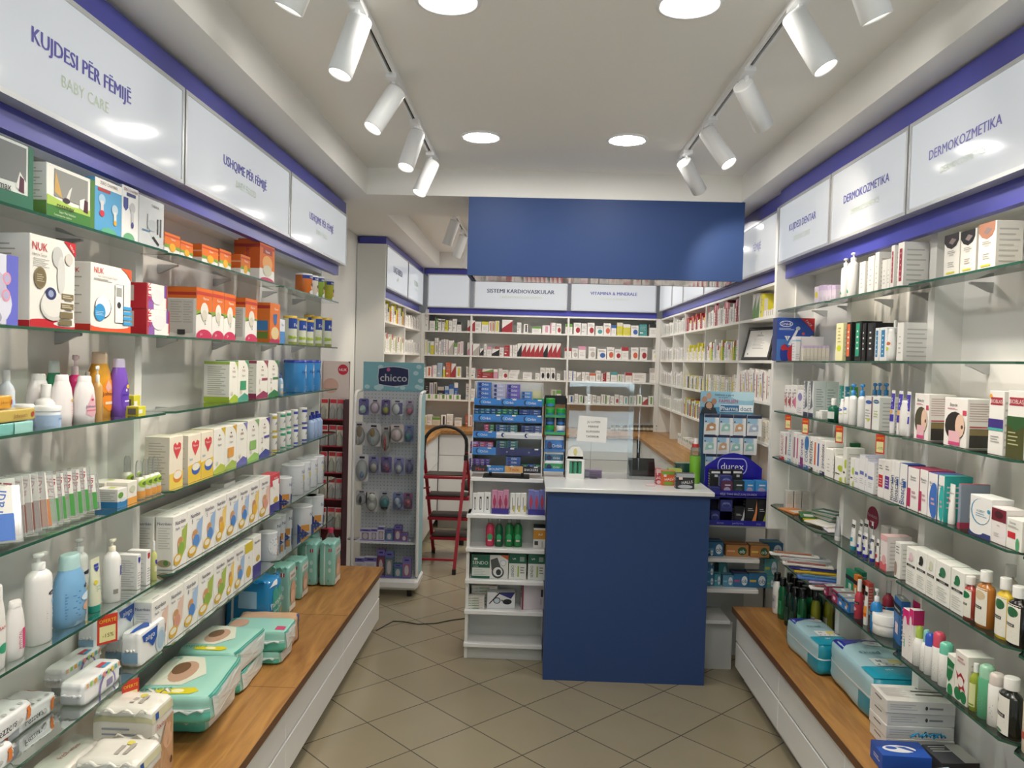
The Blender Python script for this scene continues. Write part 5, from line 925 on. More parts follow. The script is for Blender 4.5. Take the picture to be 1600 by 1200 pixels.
def hair(l, hc): return dict(plain('hair_colour_carton', l, 'f1ede8', d=.085), f=[('t', .42, .86, .07, 'Bioxcin', '2e2e34', .6), ('l', .15, .76, .6, .79, 2, 'd08a9a'), ('r', .82, .66, .98, .76, 'c8445a'), ('e', .5, .42, .44, .3, hc), ('e', .72, .44, .2, .24, 'e6c4ac'), ('e', .82, .42, .05, .04, '5a3a34'), ('r', .25, .1, .75, .32, 'e9b9c0'), ('r', .25, .03, .75, .1, 'd04a80')],
   s=[('l', .08, .55, .92, .92, 8, 'c9a8a4'), ('r', .1, .42, .9, .45, 'c05a5a'), ('r', .1, .02, .9, .4, '3a3632'), ('r', .1, .27, .9, .39, '8a7a50')])
r(hair('hair care carton with olive haired woman picture', '4a4630'), 283, 205, 416); r(hair('larger hair care carton with dark haired woman picture', '2a2420'), 562, 242, 772)
def bbl(l, c): return dict(plain('shampoo_carton', l, 'eeece7', d=.03), f=[('r', .1, .78, .9, .9, 'a8303c'), ('t', .5, .84, .09, 'BIOBLAS', 'f0e0e0', .78)] + c)
r(bbl('white BIOBLAS carton with violet panel and orange sticker', [('r', 0, .42, 1, .56, '3f2f80'), ('r', 0, .38, 1, .42, '4ab0a8'), ('e', .12, .92, .1, .03, 'e8a83a'), ('l', .2, .2, .8, .3, 3, '8a8a88')]), 975, 182, 1112); r(bbl('white BIOBLAS carton with dark green lower half', [('r', 0, 0, 1, .62, '4a4c22'), ('p', '2f5a2c', [(0, .62), (1, .62), (1, .48), (.5, .4), (0, .5)]), ('l', .1, .2, .7, .4, 4, 'b9ba8a')]), 1148, 178, 1312)
r(bbl('white BIOBLAS carton cut by the right edge', [('r', 0, 0, 1, .3, '8a3a3a')]), 1345, 180, 1500)
# fourth shelf
r = Row('R', y4, XFR, C2, 'on the fourth right shelf')
tp = [(105, 685, 150, 'white toothpaste carton with red logo', 'c0303a', 'LACALUT'), (155, 690, 176, 'white toothpaste carton with dark print', '8a2a3a', ''), (180, 668, 214, 'pale blue and white toothpaste carton', '7ab0c8', 'Elmex'), (230, 690, 256, 'grey pink toothpaste carton', 'a06a86', ''), (260, 700, 282, 'white carton with pink zigzag', 'c85a8a', ''), (286, 722, 330, 'white Corega carton with violet base', '6a3f9a', 'Corega'), (336, 725, 376, 'white and blue oval Corega carton', '2f6aa8', 'COREGA'), (380, 732, 418, 'white carton with black vertical print', '2a2c34', 'PROTEFIX'), (422, 735, 450, 'white carton with orange print', 'd86a3a', ''), (454, 745, 480, 'blue and orange toothpaste carton', '3f5aa8', ''), (484, 765, 528, 'white carton reading Parodontax vertically', '2a2a54', 'parodontax')]
for x0, yt, x1, l, c, t_ in tp:
    D = plain('toothpaste_box', l, 'eceae6', d=.1); D['f'] = ([('r', 0, 0, 1, .1, c), ('t', .5, .55, .4, t_, c, .7, 90)] if t_ else [('r', .2, .2, .7, .85, c)]) + [('r', .1, .04, .5, .08, 'd0d0cc')]
    if 'oval' in l: D['f'].insert(0, ('e', .5, .78, .5, .22, '3a80c0'))
    if 'violet' in l: D['f'].append(('r', .3, .05, .9, .3, '8a2a7a'))
    r(D, x0, yt, x1)
r(dict(wc, d=.05), 532, 838, 596); r(wc, 600, 840, 622, label='thin white skincare carton')
dgb = dict(plain('skincare_carton', 'dark green carton at the back', '1f6a3a', d=.04), f=[('r', .1, .75, .9, .9, 'b9c9ba')])
r(dgb, 615, 775, 690, xf=1.36); r(dgb, 705, 778, 768, xf=1.36)
lm = lambda l: dict(plain('skincare_carton', l, 'efeee6', d=.07), f=[('e', .8, .55, .35, .13, 'b4c832'), ('r', .2, .28, .7, .33, '5a4a34'), ('e', .9, .1, .2, .1, 'b4c832')])
r(lm('white carton with lime leaf, wider'), 612, 912, 692); r(lm('tall white carton with grey side and lime leaf'), 694, 832, 728); r(lm('white carton with large lime spot'), 765, 928, 800)
wv = dict(plain('skincare_carton', 'white carton with small violet label', 'f0eff0', d=.075), f=[('r', .15, .45, .85, .55, '6a78b8'), ('l', .2, .2, .8, .35, 3, 'b9b9c0')], t=[('r', 0, 0, 1, 1, 'c4c6e0')])
for a in ((806, 930, 845), (848, 900, 900), (903, 935, 922), (925, 965, 985)): r(wv, *a)
r = Row('R', y4, XFR, C4, 'on the fourth right shelf')
def bnd(l, c): return dict(plain('skincare_carton', l, 'f0ece8', d=.06), f=[('r', .15, .28, .85, .6, c), ('l', .25, .35, .75, .52, 3, 'e8dada'), ('l', .2, .75, .8, .85, 2, '9a9896')])
r(bnd('white carton with red square', 'c8282e'), 682, 66, 718); r(bnd('white carton with violet square', '5f2f92'), 721, 72, 758)
vp = lambda l, b, c: dict(plain('shampoo_carton', l, b, d=.06), f=[('t', .4, .35, .4, 'Bioscalin', c, .6, 90), ('r', .55, .45, .9, .6, '2f60a8')])
r(vp('white carton with vertical dark lettering', 'f0efec', '2a2c40'), 762, 75, 780); r(vp('white carton with vertical blue patch', 'f0efec', '2a2c60'), 784, 85, 812); r(dict(vp('white carton with navy side', 'f0efec', '1f3f8c'), s=[('r', 0, 0, 1, 1, '1f3f8c'), ('l', .1, .2, .8, .9, 6, '5f7fc0')], t=[('r', 0, 0, 1, 1, '2a4a98')]), 815, 92, 862)
bx = lambda l, c, sd, im=None: dict(plain('shampoo_carton', l, 'f2efec', d=.085), f=[('t', .5, .78, .06, 'Bioxcin', '2e2e3a', .8), ('l', .25, .70, .75, .73, 1, 'b0b0b4'), ('r', 0, .06, .3, .5, c) if im is None else ('e', .7, .4, .5, .4, im), ('l', .4, .3, .8, .45, 2, 'c9a0aa')], s=[('r', 0, 0, 1, 1, sd), ('l', .1, .3, .9, .8, 5, 'e2c8d0')], t=[('r', 0, 0, 1, 1, sd)])
r(bx('white and crimson hair care carton', 'b8305c', 'a8385c'), 866, 115, 936); r(bx('white and crimson hair care carton beside the blue one', 'b8305c', 'a8385c'), 941, 130, 990); r(bx('white carton with large blue circle', '', '5a60a8', '3f70c0'), 992, 150, 1050); r(bx('white carton with bright teal side', '', '2fb0ac', '2fb0ac'), 1056, 168, 1092)
r(C('cream_tube', 'white squeeze tube beside the teal carton', 'gf3f2ee', k='tube', cat='tube', ch=.1, c='gf0efec', f=[('t', .5, .8, .07, 'Bioxcin', '2e2e3a', .8), ('r', .1, .5, .5, .58, 'c86a80')]), 1116, 225, 1176)
r(dict(plain('shampoo_carton', 'grey blue carton with pink base and top', '8d97a8', d=.085), f=[('r', 0, 0, 1, .14, 'b03a5a')], s=[('r', 0, 0, 1, .14, 'a83a54'), ('r', .3, .25, .8, .55, 'c0c4c4'), ('r', .6, 0, 1, .14, '4a8a5a')], t=[('r', 0, 0, 1, 1, 'c84a5a')]), 1181, 222, 1196)
r(dict(plain('medicine_carton', 'wide white ALOPEXY carton with blue ring', 'f0f0ee', d=.06), f=[('e', .5, .62, .44, .32, '3a8fb8'), ('e', .53, .63, .41, .31, 'f0f0ee'), ('t', .52, .64, .06, 'ALOPEXY', '6a8ca0', .66), ('l', .3, .5, .8, .58, 2, '9ab4c4'), ('r', .0, .0, 1, .12, '33407c'), ('e', .88, .68, .06, .05, '3a9ac0'), ('e', .35, .12, .3, .08, 'f0f0ee')]), 1256, 284, 1390)
r(dict(plain('medicine_carton', 'white carton with burgundy photo top', 'efe9e8', d=.05), f=[('r', 0, .62, 1, .96, '7a2232'), ('e', .5, .8, .3, .1, '4a1a22'), ('t', .5, .5, .05, 'MEN', '9a8a88', .4), ('l', .2, .2, .6, .3, 3, 'b9b4b0')]), 1392, 360, 1482)
r(dict(plain('medicine_carton', 'short white carton with red square and aloe leaf', 'efeee8', d=.06), f=[('t', .4, .86, .08, 'Dermis', '5a6a7a', .7), ('r', .1, .36, .6, .56, 'cf2f3a'), ('e', .75, .2, .12, .22, '5aa878'), ('l', .1, .7, .8, .76, 2, 'b0b0aa')]), 1486, 430, 1582)
r(dict(wc, l='white carton cut by the right edge'), 1600, 430, 1720)
# fifth shelf
r = Row('R', y5, XFR, C4, 'on the fifth right shelf')
cw = (1190, 760, .1)
for a in ((380, 70, 490), (508, 75, 618), (630, 85, 742)): fc(dict(plain('skincare_carton', 'tall pale grey carton facing the room', 'd3d2cc', d=.04), f=[('l', .12, .3, .88, .85, 9, 'b4b4ae')]), *a, 3.95, y5, cw, r.ctx, d=.04)
leaf_c = [('orange card packet lying flat', 'd98a4a'), ('green card packet lying flat', '3f7a4c'), ('yellow card packet lying flat', 'd9c02a'), ('white card packet with red stripe lying flat', 'e4e0da'), ('white and violet card packet lying flat', 'd4d0d8')]
for i, ((l, c), (X, Y, a)) in enumerate(zip(leaf_c, ((1.31, 3.88, 12), (1.34, 3.75, -14), (1.34, 3.62, 8), (1.33, 3.55, 20), (1.35, 3.47, -6)))):
    g = G(); g.bbox(-.045, .045, -.075, .075, 0, .006, c, .001); g.box(-.03, .03, -.06, .0, .006, .0064, 'dfdad2'); o = g.obj('card_packet', loc=(X, Y, y5 + .001 + .0068 * (i % 2)), rz=math.radians(a)); tag(o, l, 'packet', 'card packets lying on the fifth right shelf', r.ctx)
for i in range(8):
    g = G(); g.bbox(-.04, .04, -.07, .07, 0, .005, ('b9bbb6', '4f7a62', 'a9a8a0')[i % 3], .001); g.box(-.03, .0, -.06, .04, .005, .0053, ('3f6a52', 'dedede')[i % 2]); o = g.obj('card_packet', loc=(1.39 - .002 * (i % 3), 3.63 + .003 * (i % 2), y5 + .008 + .0056 * i), rz=math.radians(6 + i * 3)); tag(o, 'grey green card packet in the pile', 'packet', 'pile of card packets on the fifth right shelf', r.ctx)
r(C('cream_tube', 'grey tube with white cap standing alone', 'gb9bcbe', k='tube', cat='tube', ch=.18, c='gf0f0ee', f=[('t', .5, .5, .2, 'CREMA', '55585c', .6, 90)]), 407, 428, 462)
# round shelf talker
t = thing('shelf_talker', 'round crimson Parodontis shelf talker on a clear stem', 'shelf sign', (1.385, solve(1362, None, (1.385, 0, y5), 1), y5), -math.pi / 2, ctx='')
g = G(); g.tube([(0, 0, .001), (0, 0, .07)], .002, 'clear_plastic'); g.lathe([(.0, .016), (.002, .016)], 'clear_plastic'); g.obj('stem', t)
g = G(); pts = [(.05 * math.cos(a), .115 + .046 * math.sin(a)) for a in [i * math.pi / 12 for i in range(24)]]; g.prism(pts, -.0015, .0015, '9a2a48', 'Y'); deco(g, lambda u, v, o: (-.05 + .1 * u, -.0015 - o, .069 + .092 * v), .1, .092, [('t', .5, .6, .16, 'Parodontis', 'e9ccd4', .85), ('r', .3, .3, .7, .36, 'c9a0ac')]); g.obj('disc', t)
nt = lambda l, c, b='f2f1ee': C('cream_tube', l, 'g' + b, k='tube', cat='tube', ch=.13, c='g' + c, f=[('r', 0, .76, 1, .9, '17181c'), ('t', .5, .83, .05, 'Neutrogena', 'f0f0f0', .8), ('r', .2, .12, .8, .3, 'g' + c), ('l', .2, .4, .8, .55, 3, 'a9a9b4')])
for a, l, c, xf in (((505, 450, 558), 'white and blue tube with teal cap', '2a8aa0', XFR), ((548, 518, 592), 'white tube with violet cap, first', '3a36a8', XFR), ((584, 530, 634), 'white tube with violet cap, second', '3a36a8', XFR), ((629, 545, 672), 'white tube with violet cap, third', '3a36a8', XFR), ((666, 570, 700), 'white tube with red cap', 'c02a3a', XFR), ((560, 450, 600), 'pale blue tube in the second row', '3a7ab8', 1.34), ((582, 448, 640), 'white tube in the second row', '3a36a8', 1.335), ((634, 460, 660), 'deep blue tube in the second row', '2f5fb8', 1.34)): r(nt(l, c), *a, xf=xf)
pkc = dict(plain('skincare_carton', 'tall white and pink carton', 'ece4e2', d=.085), f=[('r', 0, .0, 1, .22, 'd8606a'), ('e', .6, .3, .3, .14, 'e0aaa8'), ('r', 0, .85, 1, 1, 'e8b4b4')], t=[('r', 0, 0, 1, 1, 'e6c4c2')])
r(pkc, 698, 535, 738); r(dict(plain('skincare_carton', 'tall white carton with brown botanical print', 'ecebe6', d=.06), f=[('e', .2, .25, .25, .2, 'a0887a'), ('l', .2, .7, .8, .9, 3, '6a6a6a')]), 788, 580, 822)
for a in ((700, 480, 745), (760, 490, 805)): r(dict(wc, l='pale carton in the second row behind the tubes', b='d8d4ce'), *a, xf=1.37)
def klor(l, ic, icc): return dict(plain('shampoo_carton', l, 'f0f0ea', d=.06), f=[('r', .08, .5, .92, .56, '22231f'), ('t', .5, .53, .04, 'KLORANE', 'e8e8e0', .7), ('e', .5, .76, .2, .12, icc), ('e', .35, .68, .1, .04, ic), ('l', .15, .1, .85, .4, 6, 'c4c6be')], s=[('l', .15, .1, .85, .9, 14, 'd4d4cc')])
r = Row('R', y5, XFR, C6, 'on the fifth right shelf')
for a, l, i1, i2 in (((115, 42, 165), 'white Klorane carton with pink flower', 'd8b0c0', 'e4c8d0'), ((167, 60, 218), 'white Klorane carton with black seed picture', '2a2a26', '34342c'), ((220, 85, 264), 'white Klorane carton with faint leaf', 'c0c8a8', 'd8dcc4'), ((266, 112, 342), 'white Klorane carton with dark green sprig', '2a6a48', '3a7a58'), ((346, 155, 414), 'white Klorane carton with green oval, separate', '2a7a50', '2f7a50')): r(klor(l, i1, i2), *a)
def kb(l, b, oc, th=1): return C('shampoo_bottle', l, 'g' + b, k='bottle', sh='square', ch=.19, c='gf3f2ee', cat='bottle', flat=.6, lz=(.06, .86), span=120, f=[('r', .0, 0, .95, 1, 'ece9dc'), ('e', .55, .8, .3, .13, oc), ('r', .05, .42, .7, .5, '22231f'), ('t', .38, .46, .05, 'KLORANE', 'e8e8e0', .55), ('l', .1, .1, .8, .3, 4, 'b0b0a4')])
r(kb('red brown shampoo bottle with green oval', 'a03a30', '1f7a4a'), 413, 200, 484); r(kb('tall amber shampoo bottle', 'b0702a', 'd8c4a0'), 483, 172, 572); r(kb('yellow shampoo bottle with green oval', 'd9b82a', '2a6a44'), 585, 208, 668); r(kb('black shampoo bottle with white label cut by the edge', '181412', '2a6a44'), 648, 252, 745); r(kb('clear topped bottle behind the yellow one', 'c9c0b0', 'b0b0a0'), 612, 140, 690, xf=1.345)
# lowest shelf
r = Row('R', y6, XFR, C9, 'on the lowest right shelf')
ng = lambda l, c, tp_=None: dict(plain('skincare_carton', l, c, d=.07), f=[('r', 0, .66, 1, .86, '15151a'), ('t', .5, .76, .1, 'Neutrogena', 'e8e8ea', .8), ('r', .3, .2, .7, .45, 'e6d0d8'), ('e', .7, .55, .15, .12, tp_ or c)], t=[('r', 0, 0, 1, 1, '9aa09c'), ('r', .3, .4, .6, .6, 'e4e6e2')])
r(ng('low dark and pink carton, farthest', 'a02a5a'), 60, 280, 100); r(ng('low pink carton with black band', 'a83060'), 165, 330, 240); r(ng('low blue carton with black band', '2a7ac0'), 243, 400, 325); r(ng('low blue carton with orange dot', '2a7ac0', 'e8a02a'), 328, 470, 390)
hang = lambda l, c: dict(plain('sheet_mask_pack', l, c, d=.02), f=[('r', 0, .68, 1, .82, '15151a'), ('r', .4, .4, .75, .58, 'c9e6d8'), ('r', 0, 0, 1, .25, c)])
r(hang('green carton standing behind the low ones', '1f8a68'), 345, 65, 450, xf=1.34); r(hang('second green carton at the back', '1f8a68'), 455, 55, 560, xf=1.385); r(hang('orange carton at the back', 'e07a20'), 450, 140, 500, xf=1.335); r(hang('coral and white carton at the back', 'e0584a'), 570, 220, 650, xf=1.37)
spb = lambda l, b, c, noz=0: C('spray_bottle', l, 'g' + b, k='bottle', sh='round', ch=.3, c=c, cat='bottle', span=140, f=[('r', 0, .7, 1, .84, '15151a'), ('t', .5, .77, .07, 'Neutrogena', 'e8e8ea', .8), ('e', .5, .4, .25, .12, 'd8a0a8')])
r(spb('pink cleanser bottle with white cap', 'b8384a', 'gf0eeec'), 470, 220, 580); r(C('cream_tube', 'white and orange tube with white cap', 'gf0ece4', k='tube', cat='tube', ch=.14, c='gf0eeea', f=[('r', 0, .78, 1, .92, '15151a'), ('r', 0, 0, 1, .4, 'ge8922a'), ('r', 0, .05, 1, .15, 'gd8602a')]), 575, 310, 665)
r(C('pump_bottle', 'bright blue toner bottle with white pump', 'g2a86c8', k='bottle', sh='pumpr', ch=.3, c='gf2f2f4', cat='bottle', span=140, f=[('r', 0, .78, 1, .92, '15151a'), ('t', .4, .85, .07, 'Neutrogena', 'e8e8ea', .6), ('e', .85, .84, .14, .07, 'e8b03a'), ('l', .1, .3, .7, .6, 5, 'a8d0ea')]), 680, 345, 830)
r(ng('small blue carton beside the toner bottle', '2f80c4'), 835, 600, 900, h=.07, xf=1.35); r(spb('dark pink cleanser bottle with frosted cap at the back', 'a02c40', 'clear_plastic'), 840, 230, 985, xf=1.345); r(spb('blue bottle with frosted cap at the back', '2a6ab0', 'clear_plastic'), 1000, 235, 1110, xf=1.37)
r(dict(ng('tall blue carton leaning back', '2a6cb0'), d=.03), 960, 420, 1110, xf=1.31, rot=-10)
r(C('cream_jar', 'large white cream jar with beige label', 'gf2f0ea', k='bottle', sh='jar', ch=.45, c='gf3f2ee', cat='jar', span=150, lz=(0, .9), f=[('r', 0, .05, .3, .95, 'd0bf9c'), ('l', .4, .2, .95, .8, 5, 'c4c4be')]), 745, 795, 1045, h=.075, w=.092)
vt2 = dict(plain('hair_removal_carton', 'white and magenta hair removal carton', 'f0ece8', d=.035), f=[('r', 0, .72, 1, 1, 'd82878'), ('e', .4, .72, .3, .14, 'efe0e6'), ('l', .2, .3, .5, .5, 4, '9a9a9a')], s=[('r', 0, .72, 1, 1, 'c02468')])
r(vt2, 1100, 590, 1180); r(vt2, 1185, 600, 1235)
r(dict(vt2, l='magenta hair removal carton at the back', f=[('r', 0, 0, 1, 1, 'c8286a'), ('e', .4, .65, .35, .2, 'd8c0cc')]), 1235, 485, 1330, xf=1.345)
r = Row('R', y6, XFR, C6, 'on the lowest right shelf')
deo = lambda l, cap, sh='deo', b='gf1f1ee', ch=.3: C('deodorant', l, b, k='bottle', sh=sh, ch=ch, c=cap, cat='deodorant', span=120, f=[('l', .3, .2, .8, .7, 5, '8a9a94')])
r(deo('short white deodorant with mint cap', 'g5cc8b0', ch=.5), 106, 510, 155); r(deo('white spray with clear lime cap', 'gb4cf5a', 'spray'), 153, 460, 214); r(deo('white spray with clear aqua cap', 'g8ccfc8', 'spray'), 190, 480, 250); r(deo('white roll on with blue cap', 'g3a5fc8', 'aero', ch=.3), 212, 498, 264); r(deo('slim white aerosol with pink cap', 'ge0546c', 'aero'), 252, 492, 315); r(deo('white aerosol with large mint cap', 'g74cfb4', 'aero', ch=.26), 286, 545, 358)
ben = dict(plain('toothpaste_box', 'green and white Benton carton', 'ecece4', d=.05), f=[('p', '1f7a4a', [(0, .9), (1, .82), (.7, .45), (.3, .3), (0, .4)]), ('t', .5, .66, .1, 'BENTON', 'e8f0ea', .7), ('e', .5, .12, .35, .16, '1f8a4a')])
r(ben, 328, 598, 365); rg = dict(plain('serum_carton', 'white carton with red bow and green leaf discs', 'efece4', d=.075), f=[('e', .3, .15, .28, .13, '1f7a4a'), ('e', .75, .14, .24, .12, '1f7a4a'), ('p', 'a82a34', [(.1, .6), (.3, .52), (.5, .6), (.8, .5), (.7, .4), (.9, .25), (.6, .3), (.4, .22), (.3, .38)]), ('e', .5, .42, .22, .1, 'f0ece6'), ('l', .2, .8, .8, .9, 2, 'c9a0a0')])
r(rg, 367, 580, 432)
r(C('shampoo_bottle', 'lime oil bottle with white cap', 'g9aa83a', k='bottle', sh='round', ch=.18, cat='bottle', span=120, f=[('r', .1, 0, 1, 1, 'dfe3a8'), ('r', .2, .05, .9, .12, '7a9a2a')]), 448, 655, 502)
r(deo('mint green dry shampoo spray with clear cap', 'g9fd2b4', 'aero', 'g5fae86', ch=.24), 492, 662, 572); r(deo('white dry shampoo aerosol with frosted cap', 'gdad0c8', 'aero', ch=.22), 544, 705, 628)
r(C('shampoo_bottle', 'large black shampoo bottle with white label and white cap', 'g1a1e1a', k='bottle', sh='square', ch=.2, c='gf4f3f0', cat='bottle', flat=.6, lz=(.05, .88), span=125, f=[('r', .0, 0, .8, .96, 'eceae2'), ('p', '6a8a4a', [(.05, .92), (.3, .8), (.2, .68), (.1, .6)]), ('r', .05, .42, .65, .52, '1c1d1a'), ('t', .35, .47, .06, 'KLORANE', 'e8e8e0', .5), ('l', .1, .2, .7, .34, 3, 'b0b0a4'), ('e', .4, .06, .15, .04, '4a7a54')]), 600, 728, 716)
r(C('shampoo_bottle', 'beige and red bottle cut by the right edge', 'gd8c8b4', k='bottle', sh='square', ch=.2, cat='bottle', f=[('r', 0, .2, 1, .4, 'b04a3a')]), 724, 745, 800)
# toothbrush blister packs fanned out on the lowest shelf, far end
tb_c = [('toothbrush pack with orange brush, topmost at the far end', 'e6e2dc', 'd8743a'), ('white toothbrush pack with blue and white card', 'dcdde0', '7aa0cc'), ('toothbrush pack with red tip', 'e4dcd4', 'c0483a'), ('navy Curaprox toothbrush pack', '2a2f80', 'e4e4e6'), ('yellow and orange toothbrush pack', 'e0b82a', '5aa83a'), ('blue toothbrush pack with green tip', '4a78c0', '2a9ad0'), ('lilac toothbrush pack, lowest', 'b8a8cc', '6a5aa0'), ('white LACALUT toothbrush box under the lilac pack', 'eae4e0', 'c03a2a')]
for i, (l, b, c) in enumerate(tb_c):
    px, py = [(30, 268), (135, 300), (150, 360), (215, 398), (255, 430), (290, 490), (392, 530), (405, 590)][i]
    zz = y6 + .10 - i * .013; P0 = at(1200 + px * .16667, 820 + (py + 15) * .16667, 'Z', zz)
    L_ = .215; yaw = math.radians(-6 - 2 * (i % 3)); g = G(); g.bbox(0, L_, -.02, .02, 0, .008, b, .001)
    g.bbox(.01, L_ * .9, -.012, .012, .008, .018, 'clear_plastic', .003); g.tube([(.02, 0, .0125), (L_ * .5, .002, .013), (L_ * .85, 0, .0125)], .0035, c, 8)
    deco(g, lambda u, v, o: (u * L_, -.02 - o, v * .008), L_, .008, [('t', .3, .5, .8, ('LACALUT', 'elmex', 'oral', 'CURAPROX', 'kids', 'junior', 'EXTRA', 'LACALUT')[i], c if i != 3 else 'f0f0f4', .5)])
    o = g.obj('toothbrush_pack', loc=(P0.x, P0.y + .02, zz), rz=yaw); o.rotation_euler = (0, math.radians(2), yaw); tag(o, l, 'toothbrush', 'toothbrush packs fanned on the lowest right shelf')
g = G(); g.box(1.27, 1.42, 3.74, 3.95, y6, y6 + .004, 'white_steel')
for i in range(6): g.box(1.27 + i * .03, 1.272 + i * .03, 3.74, 3.95, y6 + .004, y6 + .03, 'white_steel')
tag(g.obj('toothbrush_rack'), 'white rack holding the fanned toothbrush packs', 'rack')
# tags
for x, z_, l in ((1232, y3, 'farthest'), (1259, y3, 'second farthest'), (1312, y3, 'third farthest'), (1376, y3, 'nearest')): tagat('R', x, 0, z_ - .006, f'{l} red OFERTË price tag on the third right shelf edge', 30, .035, .07)
# ---- bench goods on the right
mwb = lambda b, f_: C('mouthwash_bottle', '', 'g' + b, k='bottle', sh='wash', ch=.2, c='black_gloss', cat='bottle', flat=.6, lz=(.1, .62), span=120, f=[('r', .1, .1, .9, .9, f_), ('t', .5, .6, .2, 'CB', '1f3f34', .5), ('l', .2, .2, .8, .4, 2, '9ab8a8')])
dg, dk, ol, wt = mwb('0f5a34', '2a8a5c'), mwb('0c2a22', '1f4a3c'), mwb('8a8c2a', 'c9c9b8'), mwb('e6e6e2', 'b9b9c0')
k_ = 0
for X, Y, D, l in [(1.285, 4.02, wt, 'white mouthwash bottle with black cap, farthest'), (1.285, 3.93, dg, 'green mouthwash bottle'), (1.285, 3.83, dk, 'dark green mouthwash bottle'), (1.29, 3.76, dk, 'dark green mouthwash bottle'), (1.30, 3.69, dg, 'green mouthwash bottle'), (1.355, 3.67, ol, 'olive mouthwash bottle'), (1.41, 3.66, ol, 'olive mouthwash bottle')] + \
   [(1.35 + .06 * (i % 2), 4.02 - .075 * (i // 2), dg if i % 3 else dk, 'dark green mouthwash bottle in the back rows' if i % 3 == 0 else 'green mouthwash bottle in the back rows') for i in range(9)]:
    o = make(D, .066, .045, .205 if Y > 3.72 else .22, 'R', (X, Y), bz, l, 'on the right bench')
ten = C('adult_pants_pack', 'large pale blue Tena pants pack size M on the bench', 'pa9cdd6', k='pack', cat='pants pack', n_=4.5, amp=.02, fin=0, seed=61,
  t=[('r', 0, 0, .1, 1, 'p2a2a92'), ('p', 'p2c2f9e', [(0, 0), (0, 1), (.2, 1), (.1, .5), (.28, 0)]), ('e', .17, .72, .07, .2, 'pe9eff2'), ('t', .17, .72, .1, 'Tena', '23235a', .2, -90), ('t', .42, .45, .13, 'pants', '2f5a6a', .5, -90), ('r', .56, .3, .72, .95, 'pe8ecec'), ('r', .57, .6, .66, .8, 'pe8d678'), ('t', .62, .42, .09, 'M', '23235a', .3, -90), ('e', .62, .9, .055, .1, 'p3a3f86'), ('e', .62, .9, .04, .07, 'pd4dce6'), ('l', .68, .35, .7, .9, 5, '8a8f96'), ('r', .74, 0, 1, 1, 'p1f9ab4'), ('t', .8, .45, .07, 'x30', 'd8eef2', .2, -90)],
  f=[('r', 0, .5, 1, .54, 'pe9eef0'), ('r', .72, 0, 1, .48, 'p1f8fa8')], s=[('r', 0, .0, 1, 1, 'p1f9ab4'), ('r', 0, .5, 1, .54, 'pe9eef0')])
# local x of a pack turned to the right wall runs towards the camera
make(dict(ten, t=ten['t']), .42, .205, .165, 'R', (1.335, 2.975), bz + .004, 'large pale blue Tena pants pack size M, nearer of the two', '', math.radians(0))
make(dict(ten, seed=67, l=''), .36, .15, .13, 'R', (1.262, 3.375), bz + .002, 'blue and teal Tena pants pack behind the nearer one', '', math.radians(3))
tray = dict(plain('device_box', '', 'dddbd6', d=.25), f=[('l', .3, .6, .7, .7, 1, '6a6a6a')], s=[('l', .05, .3, .45, .75, 3, 'b0b2b4'), ('e', .58, .5, .02, .16, '3a3a3e'), ('l', .62, .42, .82, .56, 1, '8a8a8e')],
   t=[('l', .06, .25, .4, .8, 10, 'b9b6ae'), ('e', .75, .8, .13, .06, '6a6a68'), ('e', .75, .8, .10, .04, 'dddbd6'), ('r', .5, .58, .95, .64, '55534e'), ('r', .52, .38, .97, .43, '4a4844')])
for i in range(4):
    g = G(); w_, d_, h_ = .22, .135, .042; g.bbox(-w_ / 2, w_ / 2, -d_ / 2, d_ / 2, 0, h_, 'dddbd6', .0015)
    deco(g, face_front(w_, d_, h_), w_, h_, tray['s']); deco(g, face_left(w_, d_, h_), d_, h_, tray['f']); deco(g, face_top(w_, d_, h_), w_, d_, tray['t'])
    o = g.obj('device_box', loc=(1.312 - .002 * (i % 2), 2.645 + .003 * (i % 3), bz + i * .0425 + .001), rz=math.radians(-2 + (i % 3))); tag(o, f'pale grey device box, {["lowest", "second", "third", "topmost"][i]} of the stack of four', 'box', 'stack of grey device boxes on the right bench')
g = G(); w_, d_, h_ = .15, .10, .055; g.bbox(-w_ / 2, w_ / 2, -d_ / 2, d_ / 2, 0, h_, '1f55b4', .0015); deco(g, face_top(w_, d_, h_), w_, d_, [('r', 0, .55, 1, 1, '1c3f8c'), ('e', .45, .45, .34, .24, 'e4e6ea'), ('e', .3, .5, .12, .1, '2a55b0'), ('p', '2a55b0', [(.4, .6), (.6, .6), (.78, .35), (.7, .3)])]); deco(g, face_left(w_, d_, h_), d_, h_, [('l', .3, .4, .8, .6, 2, 'c0c8dc')])
o = g.obj('device_box', loc=(1.205, 2.49, bz), rz=math.radians(-3)); tag(o, 'bright blue box with white sole shaped picture in front of the stack', 'box')
g = G(); g.bbox(-.06, .06, -.06, .06, 0, .045, '3a3c40', .002); deco(g, face_top(.12, .12, .045), .12, .12, [('l', .1, .6, .6, .9, 3, 'c9c8c2'), ('r', .6, 0, 1, 1, 'a9a8a2')])
tag(g.obj('device_box', loc=(1.36, 2.49, bz), rz=.05), 'dark grey flat box behind the blue box', 'box')
